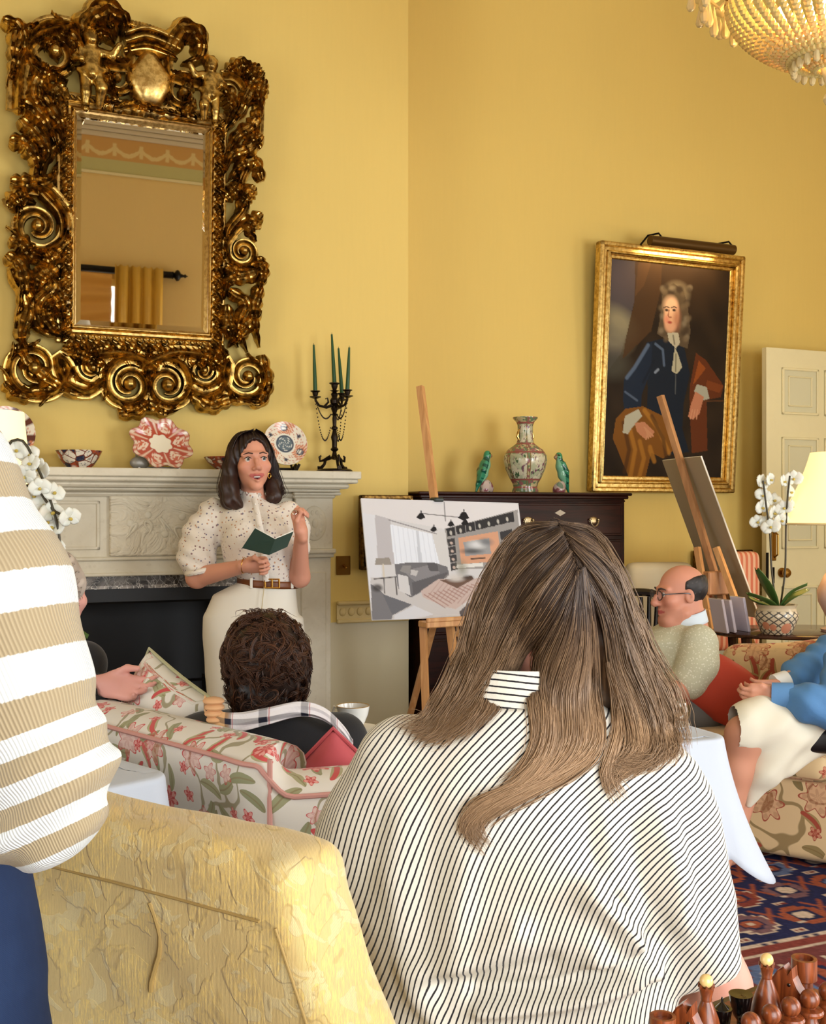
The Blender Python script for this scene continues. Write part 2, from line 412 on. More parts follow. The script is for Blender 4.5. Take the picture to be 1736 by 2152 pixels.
M_FLOOR = wood('floor_boards', (92, 62, 40), (120, 84, 56), 0.35, 0.4)
M_ATTR = attrmat('painted_colours', 0.55); M_GLAZE = attrmat('glazed_colours', 0.16, 0.6); M_PRINT = attrmat('printed_sheet', 0.6, 0.15)
# ================================================================ the room
def wobj(name, mb, m, kind='structure', smooth=0.6):
    """an object given in room axes: x along the wall, y into the wall, z up"""
    o = mb.build(name, m, None, smooth, kind); o.location = P0; o.rotation_euler = (0, 0, TH); return o
def wb(s0, s1, v0, v1, z0, z1): return ((s0+s1)/2, -(v0+v1)/2, (z0+z1)/2), (s1-s0, abs(v1-v0), z1-z0)
def bxx(mb, s0, s1, v0, v1, z0, z1, r=0, col=None): c, d = wb(s0, s1, v0, v1, z0, z1); return mb.box(c, d, r, col=col)
SB = 0.65
OPL, OPR, OPT = -1.30, -0.02, 1.06
b = MB(); bxx(b, -2.75, OPL-0.02, -0.62, 0, 0, ZCEIL); bxx(b, OPR+0.02, SB, -0.62, 0, 0, ZCEIL); bxx(b, OPL-0.02, OPR+0.02, -0.62, 0, OPT+0.2, ZCEIL)
wobj('wall_chimney', b, M_WALL, smooth=False)
b = MB(); bxx(b, SB, SRIGHT, -0.62, -0.45, 0, ZCEIL); wobj('wall_alcove', b, M_WALL2, smooth=False)
b = MB(); bxx(b, SLEFT, -2.75, -0.62, -0.45, 0, ZCEIL); wobj('wall_alcove_left', b, M_WALL2, smooth=False)
def holed(name, mk, a0, a1, holes, z0, z1, m):
    """wall along one axis with window holes (a0, a1) from z0 to z1"""
    b = MB(); cur = a0
    for h0, h1 in holes:
        mk(b, cur, h0, 0, ZCEIL); mk(b, h0, h1, 0, z0); mk(b, h0, h1, z1, ZCEIL); cur = h1
    mk(b, cur, a1, 0, ZCEIL); return wobj(name, b, m, smooth=False)
holed('wall_rear', lambda b, x0, x1, z0, z1: bxx(b, x0, x1, VREAR, VREAR+0.15, z0, z1), SLEFT, SRIGHT, [(-1.85, 0.05), (1.5, 3.4)], 0.45, 3.0, M_REAR)
holed('wall_right', lambda b, x0, x1, z0, z1: bxx(b, SRIGHT, SRIGHT+0.15, x0, x1, z0, z1), -0.62, VREAR+0.15, [(2.95, 4.85)], 0.45, 3.0, M_WALL2)
holed('wall_left', lambda b, x0, x1, z0, z1: bxx(b, SLEFT-0.15, SLEFT, x0, x1, z0, z1), -0.62, VREAR+0.15, [(2.65, 4.55)], 0.45, 3.0, M_WALL2)
b = MB(); bxx(b, SLEFT-0.15, SRIGHT+0.15, -0.62, VREAR+0.15, -0.1, 0); wobj('floor', b, M_FLOOR, smooth=False)
b = MB(); bxx(b, SLEFT-0.15, SRIGHT+0.15, -0.62, VREAR+0.15, ZCEIL, ZCEIL+0.12); wobj('ceiling', b, M_CEIL, smooth=False)
def lit_pane():
    g = G('daylit_pane', 0.2); g.col((0.9, 0.95, 1.0)); g.put(g.b.inputs['Emission Color'], (0.85, 0.93, 1.0, 1)); g.b.inputs['Emission Strength'].default_value = 2.2; return g.mat
M_PANE = lit_pane()
for i, (axis, c0) in enumerate((('s', -0.9), ('s', 2.45), ('v', 3.9), ('l', 3.6))):
    t = thing('window_%d' % (i+1), None, None); t['kind'] = 'structure'; t.location = P0; t.rotation_euler = (0, 0, TH)
    fr, pn = MB(), MB(); wx = (SRIGHT+0.04, SRIGHT+0.1) if axis == 'v' else (SLEFT-0.1, SLEFT-0.04)
    for k in range(-1, 2):
        if axis == 's': bxx(fr, c0+k*0.62-0.03, c0+k*0.62+0.03, VREAR+0.04, VREAR+0.1, 0.45, 3.0)
        else: bxx(fr, *wx, c0+k*0.62-0.03, c0+k*0.62+0.03, 0.45, 3.0)
    for z in (0.48, 1.3, 2.15, 2.97):
        if axis == 's': bxx(fr, c0-0.95, c0+0.95, VREAR+0.04, VREAR+0.1, z-0.03, z+0.03)
        else: bxx(fr, *wx, c0-0.95, c0+0.95, z-0.03, z+0.03)
    if axis == 's': bxx(pn, c0-0.95, c0+0.95, VREAR+0.11, VREAR+0.12, 0.45, 3.0)
    else: bxx(pn, *((SRIGHT+0.11, SRIGHT+0.12) if axis == 'v' else (SLEFT-0.12, SLEFT-0.11)), c0-0.95, c0+0.95, 0.45, 3.0)
    fr.build('window_frame', M_CREAM, t, False); pn.build('window_pane', M_PANE, t, False)
# painted frieze with garlands, green band and plaster cornice at the top of the rear wall (seen in the looking glass)
def frieze():
    g = G('garland_frieze', 0.7); o = g.obj(); x = g.n('ShaderNodeSeparateXYZ', 0, {0: o}); z = g.n('ShaderNodeSeparateXYZ', 2, {0: o})
    t = g.m('SUBTRACT', g.m('FRACT', g.m('MULTIPLY', x, 1/0.26)), 0.5)
    cv = g.m('SUBTRACT', 4.29, g.m('MULTIPLY', g.m('COSINE', g.m('MULTIPLY', t, PI)), 0.07))
    d = g.m('ABSOLUTE', g.m('SUBTRACT', z, g.m('ADD', cv, 0.0))); nz = g.noise(o, 40, 3)
    gar = g.ss(g.m('ADD', d, g.m('MULTIPLY', nz, 0.03)), 0.042, 0.03)
    knot = g.ss(g.m('ADD', g.m('ABSOLUTE', g.m('SUBTRACT', g.m('ABSOLUTE', t), 0.5)), g.m('MULTIPLY', nz, 0.08)), 0.13, 0.09)
    kz = g.m('MULTIPLY', knot, g.m('MULTIPLY', g.ss(z, 4.20, 4.215), g.ss(z, 4.34, 4.32)))
    g.col(g.mix(g.m('MAXIMUM', gar, kz), L3(206, 158, 90), L3(226, 200, 140))); return g.mat
b = MB(); bxx(b, SLEFT, SRIGHT, VREAR-0.012, VREAR, 4.17, 4.38); wobj('trim_1', b, frieze(), smooth=False)
b = MB(); bxx(b, SLEFT, SRIGHT, VREAR-0.012, VREAR, 4.045, 4.17); wobj('trim_2', b, mat('frieze_green', (196, 188, 128), 0.7), smooth=False)
b = MB(); bxx(b, SLEFT, SRIGHT, VREAR-0.025, VREAR, 4.02, 4.045); wobj('trim_3', b, M_CREAM, smooth=False)
b = MB()
for z0, z1, q in ((4.38, 4.43, 0.03), (4.43, 4.47, 0.06), (4.47, 4.55, 0.09), (4.55, 4.62, 0.16), (4.62, ZCEIL, 0.24)): bxx(b, SLEFT, SRIGHT, VREAR-q, VREAR, z0, z1, 0.008)
wobj('trim_4', b, mat('cornice_plaster', (214, 200, 176), 0.7))
# dado rail with carved band, chair-height, right of the fireplace and along the alcove
def dado(b, s0, s1, v):
    bxx(b, s0, s1, v, v+0.03, 0.855, 0.875, 0.006); bxx(b, s0, s1, v, v+0.014, 0.785, 0.86); bxx(b, s0, s1, v, v+0.022, 0.765, 0.787, 0.005)
    k = s0+0.03
    while k < s1-0.02: b.ball((k, -(v+0.014), 0.822), (0.019, 0.008, 0.022), 8, 5); k += 0.046
b = MB(); dado(b, 0.26, SB-0.001, 0); wobj('trim_5', b, M_DADO)
b = MB(); dado(b, 1.97, SRIGHT, -0.45); wobj('trim_6', b, M_DADO)
M_DADOP = mat('dado_panel_paint', (198, 186, 152), 0.3, var=0.05, vscale=3)
b = MB(); bxx(b, 0.22, SB-0.0005, 0, 0.006, 0.0, 0.77); wobj('trim_7', b, M_DADOP, smooth=False)
b = MB(); bxx(b, 1.97, SRIGHT, -0.45, -0.444, 0.0, 0.77); wobj('trim_8', b, M_DADOP, smooth=False)
b = MB(); bxx(b, 0.26, SB-0.001, 0.006, 0.02, 0, 0.2, 0.004); wobj('baseboard_chimney', b, M_DADO)
b = MB(); bxx(b, 1.97, SRIGHT, -0.45, -0.43, 0, 0.2, 0.004); wobj('baseboard_alcove', b, M_DADO)
# ---------------------------------------------------------------- fireplace
fp = thing('fireplace', 'pale carved stone fireplace with dark marble slips behind the standing woman', 'fireplace', P0, TH)
SL, SR = -1.76, 0.285
b = MB(); bxx(b, SL, SR, 0, 0.30, 1.475, 1.512, 0.004); bxx(b, SL+0.01, SR-0.01, 0, 0.285, 1.455, 1.477, 0.006); bxx(b, SL+0.04, SR-0.04, 0, 0.25, 1.43, 1.456, 0.01); bxx(b, SL+0.07, SR-0.07, 0, 0.2, 1.415, 1.432, 0.006)
b.build('mantel_shelf', M_STONE, fp)
for sg in (1, -1):
    c = (SL+SR)/2; X = lambda s: s if sg > 0 else 2*c-s
    b = MB()
    def q(s0, s1, v1, z0, z1, r=0.004): a0, a1 = sorted((X(s0), X(s1))); bxx(b, a0, a1, 0, v1, z0, z1, r)
    q(0.0, 0.215, 0.13, 1.385, 1.416, 0.008); q(-0.005, 0.235, 0.155, 1.40, 1.417, 0.006); q(0.015, 0.205, 0.115, 1.14, 1.39)
    q(0.0, 0.215, 0.14, 1.118, 1.142, 0.006); q(0.01, 0.208, 0.125, 1.10, 1.12, 0.004)
    q(0.02, 0.2, 0.1, 0.16, 1.10); q(0.005, 0.215, 0.12, 0, 0.17, 0.008); q(0.045, 0.175, 0.108, 0.22, 1.03, 0.006)
    p = b.build('pilaster', M_STONE, fp)
    o = MB(); xm = X(0.11); o.ball((xm, -0.115, 1.265), (0.062, 0.012, 0.085), 24, 12); o.ball((xm, -0.12, 1.265), (0.02, 0.012, 0.028), 12, 8)
    for k in range(10): o.ball((xm+0.038*math.cos(k*PI/5), -0.122, 1.265+0.052*math.sin(k*PI/5)), (0.011, 0.006, 0.014), 8, 6)
    o.build('oval_patera', M_STONE, p)
b = MB(); bxx(b, SL+0.21, 0.01, 0, 0.085, 1.115, 1.416); bxx(b, SL+0.2, 0.02, 0, 0.11, 1.1, 1.118, 0.006); bxx(b, SL+0.2, 0.02, 0, 0.095, 1.04, 1.102, 0.004); bxx(b, SL+0.2, 0.02, 0, 0.105, 1.03, 1.046, 0.004); bxx(b, SL+0.2, 0.02, 0, 0.12, 1.39, 1.416, 0.01)
for s0, s1 in ((SL+0.25, -0.89), ): 
    bxx(b, s0, s1, 0.08, 0.092, 1.15, 1.165, 0.003); bxx(b, s0, s1, 0.08, 0.092, 1.355, 1.37, 0.003); bxx(b, s0, s0+0.015, 0.08, 0.092, 1.15, 1.37, 0.003); bxx(b, s1-0.015, s1, 0.08, 0.092, 1.15, 1.37, 0.003)
b.build('frieze', M_STONE, fp)
b = MB(); bxx(b, -0.85, -0.10, 0, 0.112, 1.12, 1.395, 0.006); tb = b.build('carved_tablet', M_RELIEF, fp)
def leafrib(b, pts, w, h, y):
    b.tube([(x, y, z) for x, z in pts], [w*math.sin(PI*(0.12+0.86*i/(len(pts)-1))) for i in range(len(pts))], 8, flat=1.0)
b = MB()
for k in range(9):
    x0 = -0.78+k*0.078; hh = random.uniform(0.05, 0.1)
    leafrib(b, [(x0+0.03*math.sin(t*5+k)+t*0.05, 1.2+hh*math.sin(t*3.2)+0.02*k % 0.03) for t in np.linspace(0, 1, 12)], 0.009, 0, -0.113)
    b.ball((x0+0.02, -0.113, 1.27+0.05*math.sin(k*2.3)), (0.018, 0.006, 0.018), 10, 6)
b.build('relief_carving', M_STONE, tb)
b = MB(); bxx(b, OPL-0.25, OPR+0.06, 0.0, 0.055, 0.985, 1.03); bxx(b, OPL-0.25, OPL+0.1, 0, 0.055, 0, 0.985); bxx(b, OPR-0.12, OPR+0.06, 0, 0.055, 0, 0.985)
b.box((-0.66, -0.05, 1.0), (1.6, 0.01, 0.06)); b.build('marble_slip', M_MARBLE, fp, 0.6)
b = MB(); bxx(b, OPL, OPR, -0.46, -0.44, 0, 1.1); bxx(b, OPL, OPL+0.02, -0.46, 0.05, 0, 1.1); bxx(b, OPR-0.02, OPR, -0.46, 0.05, 0, 1.1); bxx(b, OPL, OPR, -0.46, 0.0, 1.06, 1.1)
bxx(b, OPL+0.08, OPR-0.1, -0.02, 0.04, 0.9, 0.985, 0.01); bxx(b, OPL, OPR, -0.46, 0.05, 0.0, 0.02); b.build('firebox', M_SOOT, fp, 0.6)
b = MB()
for z in (0.28, 0.36, 0.44, 0.52): bxx(b, -1.0, -0.3, -0.02, 0.0, z, z+0.012)
for k in range(8): bxx(b, -1.0+k*0.099, -0.985+k*0.099, -0.03, -0.015, 0.1, 0.55, 0.003)
for s in (-1.0, -0.3): b.ball((s, 0.0, 0.6), 0.028, 12, 8); bxx(b, s-0.012, s+0.012, -0.02, 0.012, 0.02, 0.58)
b.build('grate', M_IRON, fp)
b = MB(); bxx(b, -1.95, 0.45, 0.06, 0.55, 0.0, 0.012); wobj('hearth_stone', b, M_STONE)
# brass switch plate right of the fireplace
t = thing('light_switch', 'small brass wall switch plate beside the fireplace pilaster', 'light switch', W(0.297, 0.0, 1.054), TH)
b = MB(); b.box((0, -0.004, 0), (0.075, 0.008, 0.095), 0.003); b.build('plate', M_BRASS, t); b = MB(); b.tube([(0.002, -0.006, 0), (0.005, -0.03, -0.012)], [0.008, 0.005], 10); b.ball((0.005, -0.031, -0.012), 0.008); b.build('toggle', M_BRASS, t)
# ---------------------------------------------------------------- rear window dressing, seen in the looking glass
t = thing('curtain_pole', 'dark curtain pole with ball finial reflected in the gilt mirror', 'curtain pole', P0, TH)
b = MB(); b.tube([(-2.2, -(VREAR-0.07), 3.085), (0.58, -(VREAR-0.07), 3.085)], 0.035, 14); b.build('pole', M_IRON, t)
b = MB(); b.lathe([(0.03, -0.05), (0.04, -0.045), (0.025, -0.03), (0.05, -0.012), (0.058, 0.0), (0.05, 0.02), (0.02, 0.04), (0.012, 0.07), (0.022, 0.08), (0.006, 0.1), (0.0, 0.115)], 18)
o = b.build('finial', M_IRON, t, loc=(0.63, -(VREAR-0.07), 3.085)); o.rotation_euler = (0, PI/2, 0)
M_CURT = mat('gold_silk', (214, 166, 62), 0.5, var=0.08, vscale=6)
def curtain(name, label, s0, s1, z0, z1, n):
    b = MB(); L = s1-s0
    f = lambda i, j: (s0+L*i, -(VREAR-0.165+0.035*math.sin(i*n*2*PI)+0.012*math.sin(i*n*5.1+j*3)), z1-0.02*abs(math.sin(i*n*6.3))+(z0-z1)*j)
    b.grid(f, n*12, 10); me = b.mesh(name); o = link(name, me, M_CURT); o.location = P0; o.rotation_euler = (0, 0, TH)
    sm = o.modifiers.new('thick', 'SOLIDIFY'); sm.thickness = 0.006; return meta(o, label, 'curtain')
curtain('curtain', 'pleated gold curtain hanging by the pole finial, reflected in the mirror', 0.0, 0.47, 0.05, 3.14, 4)
b = MB()
def sw(i, j):
    z = 3.02-0.9*j*(1-0.55*(2*i-1)**2*0)-0.22*math.sin(PI*i)*j
    return (-1.75+1.72*i, -(VREAR-0.17-0.02*math.sin(j*22+2*math.sin(PI*i))-0.03*math.sin(PI*i)), 3.03-0.55*j-0.25*j*math.sin(PI*i)-0.05*(1-i)*0)
b.grid(sw, 24, 60); o = b.build('curtain_swag', mat('gold_silk_shade', (206, 150, 66), 0.5)); o.location = P0; o.rotation_euler = (0, 0, TH); meta(o, 'draped gold swag hung across the window, reflected in the mirror', 'curtain')
# ================================================================ big gilt mirror
TILT = math.radians(3.0); MC = (-0.70, 2.62)
mir = thing('wall_mirror', 'large carved gilt mirror with cherubs hanging above the fireplace', 'mirror', W(MC[0], 0.06, MC[1]), 0, rot=Euler((-TILT*-1*-1, 0, TH)))
mir.rotation_euler = Euler((TILT, 0, TH))
def mp(px, py):
    s, z = onwall(px, py, 0.08); return (s-MC[0], z-MC[1])
gx0, gz1 = mp(157, 237); gx1, gz0 = mp(438, 700)
b = MB(); b.box(((gx0+gx1)/2, -0.012, (gz0+gz1)/2), (gx1-gx0-0.05, 0.006, gz1-gz0-0.05))
bw = 0.028
def bevel_strip(b, x0, x1, z0, z1):
    o = [(x0, z0), (x1, z0), (x1, z1), (x0, z1)]; i = [(x0+bw, z0+bw), (x1-bw, z0+bw), (x1-bw, z1-bw), (x0+bw, z1-bw)]
    for k in range(4):
        k2 = (k+1) % 4; b.add([(o[k][0], -0.010, o[k][1]), (o[k2][0], -0.010, o[k2][1]), (i[k2][0], -0.0155, i[k2][1]), (i[k][0], -0.0155, i[k][1])], [(0, 1, 2, 3)])
bevel_strip(b, gx0, gx1, gz0, gz1)
b.build('mirror_glass', mat('silvered_glass', (232, 226, 212), 0.015, 1.0), mir, False)
b = MB()   # plain inner mouldings and back board with openings left between carvings
def rail(b, x0, x1, z0, z1, w, y0, y1, r=0.006):
    b.box(((x0+x1)/2, (y0+y1)/2, z0-w/2), (x1-x0+2*w, y1-y0, w), r); b.box(((x0+x1)/2, (y0+y1)/2, z1+w/2), (x1-x0+2*w, y1-y0, w), r)
    b.box((x0-w/2, (y0+y1)/2, (z0+z1)/2), (w, y1-y0, z1-z0), r); b.box((x1+w/2, (y0+y1)/2, (z0+z1)/2), (w, y1-y0, z1-z0), r)
rail(b, gx0, gx1, gz0, gz1, 0.014, -0.045, 0.0); rail(b, gx0-0.014, gx1+0.014, gz0-0.014, gz1+0.014, 0.022, -0.035, 0.0); rail(b, gx0-0.036, gx1+0.036, gz0-0.036, gz1+0.036, 0.045, -0.03, 0.0)
frame = b.build('inner_moulding', M_GOLD2, mir)
b = MB()
def beadrow(x0, z0, x1, z1, n):
    a = math.atan2(z1-z0, x1-x0)
    for k in range(n):
        t = (k+0.5)/n; R = Matrix.Rotation(-a+0.7, 3, 'Y'); b.ball((x0+(x1-x0)*t, -0.04, z0+(z1-z0)*t), (0.017, 0.014, 0.010), 8, 6, R=R)
e = 0.052
beadrow(gx0-e, gz0-e, gx1+e, gz0-e, 26); beadrow(gx0-e, gz1+e, gx1+e, gz1+e, 26); beadrow(gx0-e, gz0-e, gx0-e, gz1+e, 40); beadrow(gx1+e, gz0-e, gx1+e, gz1+e, 40)
b.build('gadroon_border', M_GOLD, mir)
carv = MB()
def cr(pts, n):
    """smooth curve through points"""
    P = [np.array(p, float) for p in pts]; P = [2*P[0]-P[1]]+P+[2*P[-1]-P[-2]]; out = []; m = len(P)-3
    for k in range(n):
        t = k/(n-1)*m; i = min(int(t), m-1); f = t-i; p0, p1, p2, p3 = P[i:i+4]
        out.append(0.5*((2*p1)+(-p0+p2)*f+(2*p0-5*p1+4*p2-p3)*f*f+(-p0+3*p1-3*p2+p3)*f**3))
    return out
def ribbon(b, path, wf, hf, y0=-0.03, lobes=0, grooves=2, m=12, lift=0.0, side=0, closed_tip=True):
    """a carved leaf: domed, grooved band along a plane path; wf, hf give half width and height along it"""
    n = len(path); P = [np.array(p, float) for p in path]; vs = []; fs = []
    for i in range(n):
        T = P[min(i+1, n-1)]-P[max(i-1, 0)]; T = T/(np.linalg.norm(T)+1e-9); Nn = np.array([-T[1], T[0]]); t = i/(n-1)
        w, h = wf(t), hf(t); lob = 1+0.38*(abs(math.sin(lobes*PI*t))-0.4) if lobes else 1
        for j in range(m+1):
            q = 2*j/m-1; wl = lob if (side == 0 or side*q > 0) else 1.0
            hh = h*(max(0, 1-abs(q)**2.2)**0.6)*(1+0.30*math.cos(grooves*PI*q*2)+(0.16*math.cos(lobes*2*PI*t-abs(q)*4) if lobes else 0)-0.1)
            p = P[i]+Nn*q*w*wl; vs.append((p[0], y0-hh-lift*math.sin(PI*min(1, t*1.1)), p[1]))
        for j in range(m-1, 0, -1): q = 2*j/m-1; p = P[i]+Nn*q*w*0.8; vs.append((p[0], y0+0.012, p[1]))
    k = 2*m
    for i in range(n-1):
        for j in range(k):
            j2 = (j+1) % k; fs.append((i*k+j, i*k+j2, (i+1)*k+j2, (i+1)*k+j))
    fs += [tuple(range(k)), tuple((n-1)*k+j for j in range(k))[::-1]]
    b.add(vs, fs)
def pxpath(pts, n=30): return cr([mp(*p) for p in pts], n)
def leaf(pts, w=0.035, h=0.03, lobes=5, y0=-0.03, lift=0.0, grooves=2, n=30, side=0, b=None):
    ribbon(b or carv, pxpath(pts, n), lambda t: w*(0.25+1.0*math.sin(PI*min(1, 0.15+0.85*t))**0.8)*(1-0.55*t**3), lambda t: h*(0.5+0.6*math.sin(PI*(0.1+0.8*t))), y0, lobes, grooves, lift=lift, side=side)
def volute(cx, cy, r0, a0, turns, w=0.03, h=0.045, tail=None, y0=-0.03, lobes=0, b=None):
    """spiral scroll in photo-plane pixels: from outside in; turns<0 is clockwise on the wall"""
    n = int(34*abs(turns))+10; c = np.array(mp(cx, cy)); k = 1/440.0; pts = []
    for i in range(n):
        t = i/(n-1); r = r0*k*(1-0.82*t**0.85); a = a0+2*PI*turns*t; pts.append(c+r*np.array([math.cos(a), math.sin(a)]))
    if tail: pts = [np.array(mp(*p)) for p in tail]+pts[1:]; pts = cr([pts[i] for i in list(range(len(tail)))+list(range(len(tail), len(pts), 3))], n+20)
    ribbon(b or carv, pts, lambda t: w*(1.05-0.62*t), lambda t: h*(1.0-0.35*t), y0, lobes, 1)
    for i in range(6 if r0 > 50 else 4):
        a = a0+turns/abs(turns)*(0.5+i*0.85); e = c+r0*k*(0.93-0.07*i)*np.array([math.cos(a), math.sin(a)]); o = np.array([math.cos(a), math.sin(a)]); tg = np.array([-o[1], o[0]])*(1 if turns > 0 else -1); L = r0*k*0.42
        ribbon(b or carv, cr([e-tg*L*0.5, e+tg*L*0.2+o*L*0.22, e+tg*L*0.75+o*L*0.55], 14), lambda t: 0.016*(1.1-0.8*t), lambda t: h*0.75, y0, 3, 1, m=8, lift=0.012)
    (b or carv).ball((c[0], y0-h*0.6, c[1]), (w*0.75, h*0.7, w*0.75), 10, 7)
# bottom: twin volutes in the middle, S scrolls to the corners
volute(272, 806, 62, 0.4, 1.75, 0.042, 0.06, tail=[(205, 745), (262, 742), (318, 765)])
volute(352, 808, 62, PI-0.4, -1.75, 0.042, 0.06, tail=[(420, 745), (362, 742), (308, 765)])
volute(72, 772, 66, 0.2, -1.6, 0.04, 0.055, tail=[(215, 800), (180, 822), (135, 800), (120, 750)])
volute(520, 790, 56, PI-0.4, 1.6, 0.036, 0.055, tail=[(390, 812), (430, 832), (470, 815), (480, 760)])
volute(195, 772, 38, PI, 1.5, 0.026, 0.045); volute(428, 778, 38, 0, -1.5, 0.026, 0.045)
for pts in ([(40, 720), (60, 760), (110, 800), (160, 825), (205, 820)], [(10, 800), (40, 825), (90, 822), (130, 815)], [(550, 745), (560, 800), (545, 845), (505, 835)], [(400, 820), (440, 850), (490, 838), (548, 850)],
            [(270, 745), (300, 760), (312, 790), (312, 830)], [(350, 745), (325, 760), (313, 795), (313, 835)], [(250, 868), (290, 862), (312, 850), (345, 866), (380, 858)], [(130, 735), (170, 745), (200, 760), (225, 775)], [(395, 745), (430, 750), (460, 770), (470, 790)]):
    leaf(pts, 0.034, 0.045, 6)
# left side: long S scroll with volute, acanthus sprays
volute(78, 478, 62, 1.2, -1.55, 0.04, 0.06, tail=[(60, 395), (100, 405), (130, 440)])
leaf([(120, 300), (85, 345), (80, 395), (125, 450), (128, 500), (95, 520)], 0.03, 0.05, 0)
for pts in ([(70, 190), (95, 230), (125, 270), (135, 310)], [(25, 225), (60, 235), (95, 270), (125, 330)], [(18, 300), (50, 310), (75, 345), (85, 390)], [(40, 255), (75, 290), (95, 330), (75, 370)], [(20, 385), (55, 390), (100, 385), (120, 345)],
            [(15, 440), (40, 420), (75, 430)], [(20, 500), (45, 515), (70, 540), (110, 545)], [(12, 535), (40, 560), (50, 610), (30, 690)], [(25, 560), (60, 640), (45, 700), (60, 740)], [(75, 560), (110, 600), (75, 640), (85, 690), (130, 710)],
            [(120, 560), (85, 590), (75, 640)], [(125, 620), (95, 650), (110, 690), (140, 705)], [(125, 520), (100, 545), (60, 535)], [(100, 150), (75, 190), (80, 230), (120, 250)], [(135, 190), (110, 215), (125, 260)], [(110, 600), (125, 640), (135, 680)]):
    leaf(pts, 0.036, 0.05, 5, lift=0.02)
# right side
volute(508, 530, 40, 2.0, 1.6, 0.03, 0.05, tail=[(545, 470), (510, 470), (478, 500)])
leaf([(530, 330), (500, 390), (510, 440), (475, 490), (480, 550)], 0.026, 0.045, 0)
for pts in ([(545, 160), (520, 190), (500, 240), (470, 285)], [(538, 235), (525, 270), (490, 295), (470, 330)], [(545, 290), (515, 320), (480, 335), (468, 370)], [(545, 385), (530, 350), (500, 355), (475, 385)], [(540, 320), (525, 300), (530, 260)], [(530, 395), (510, 420), (490, 460)],
            [(545, 450), (520, 480), (535, 510)], [(550, 560), (520, 580), (480, 590), (470, 630)], [(545, 600), (530, 660), (545, 730)], [(480, 610), (515, 640), (500, 690), (520, 740)], [(545, 650), (505, 700), (480, 730)], [(475, 640), (480, 690), (500, 730)], [(470, 560), (500, 575), (530, 565)], [(470, 420), (490, 400), (495, 370)], [(540, 540), (548, 575), (540, 620)]):
    leaf(pts, 0.03, 0.045, 5, lift=0.02)
# upper corners
volute(112, 122, 62, 0.9, 1.35, 0.045, 0.065, tail=[(35, 240), (40, 150), (75, 90)])
volute(478, 205, 40, PI-0.9, -1.4, 0.03, 0.05, tail=[(535, 290), (535, 220), (510, 172)])
for pts in ([(2, 55), (35, 75), (28, 125), (35, 180)], [(20, 60), (45, 95), (30, 150), (12, 190)], [(120, 75), (150, 100), (158, 135), (130, 160)], [(60, 130), (85, 160), (110, 165), (150, 150)], [(540, 155), (515, 165), (500, 185)], [(545, 175), (535, 210), (540, 255)], [(470, 160), (500, 150), (530, 165)], [(460, 200), (480, 235), (470, 270)], [(75, 95), (105, 105), (120, 140)]):
    leaf(pts, 0.034, 0.055, 5, lift=0.02)
# cresting: cartouche, crown, plumes, side scrolls
volute(240, 175, 42, 2.6, -1.2, 0.03, 0.06, tail=[(265, 110), (262, 150)]); volute(378, 205, 42, 0.5, 1.2, 0.03, 0.06, tail=[(345, 130), (352, 170)])
leaf([(235, 235), (280, 232), (330, 245), (400, 258)], 0.03, 0.045, 7); leaf([(255, 120), (300, 115), (345, 130), (365, 140)], 0.028, 0.05, 0, y0=-0.05)
leaf([(180, 110), (175, 70), (215, 42), (255, 65), (250, 95)], 0.05, 0.075, 6, lift=0.03); leaf([(345, 120), (372, 80), (405, 95), (408, 135), (375, 145)], 0.045, 0.07, 5, lift=0.03)
leaf([(205, 85), (225, 70), (240, 95)], 0.04, 0.07, 3); leaf([(165, 95), (190, 85), (215, 90), (235, 110)], 0.035, 0.06, 4, y0=-0.05)
for pts in ([(215, 150), (225, 185), (245, 215)], [(275, 215), (300, 235), (330, 240)], [(395, 165), (385, 200), (370, 240)], [(400, 215), (390, 245), (410, 262)], [(200, 215), (225, 225), (250, 225)]): leaf(pts, 0.028, 0.05, 4)
for k in range(16):
    p = mp(258+k*7.2, 62+0.018*(k*7.2-30)**2*0.1+k*1.7); carv.ball((p[0], -0.06, p[1]), (0.014, 0.018, 0.02), 8, 6)
for k in range(2):
    p0 = [mp(255+k*2, 85+k*17), mp(300, 75+k*17), mp(350, 92+k*17), mp(370, 102+k*17)]; ribbon(carv, cr(p0, 24), lambda t: 0.016, lambda t: 0.04, -0.04, 0, 0)
for k in range(13):
    x = 150+k*26; q = 722+k*1.4; leaf([(x-8, q-8), (x+6, q+6), (x+4, q+24)], 0.028, 0.045, 3, n=14)
    if k < 12: leaf([(x+14, q), (x+10, q+26), (x+22, q+44)], 0.024, 0.035, 3, n=14)
for k in range(18):
    y = 250+k*26; leaf([(150, y), (136, y+10), (128, y+26)], 0.02, 0.035, 3, n=12); leaf([(446, y+20), (458, y+32), (466, y+50)], 0.02, 0.035, 3, n=12)
carv.build('acanthus_carving', M_GOLD, mir)
b = MB(); c = mp(308, 180)
def cart(i, j):
    a = 2*PI*i; r = j; w = 0.085*(1+0.16*math.cos(2*a)+0.08*math.cos(4*a)); h = 0.135*(1-0.1*math.sin(3*a))
    return (c[0]+r*w*math.cos(a), -0.055-0.055*math.sqrt(max(0, 1-r**2.4)), c[1]+r*h*math.sin(a))
b.grid(cart, 40, 10); b.build('cartouche', M_GOLD2, mir)
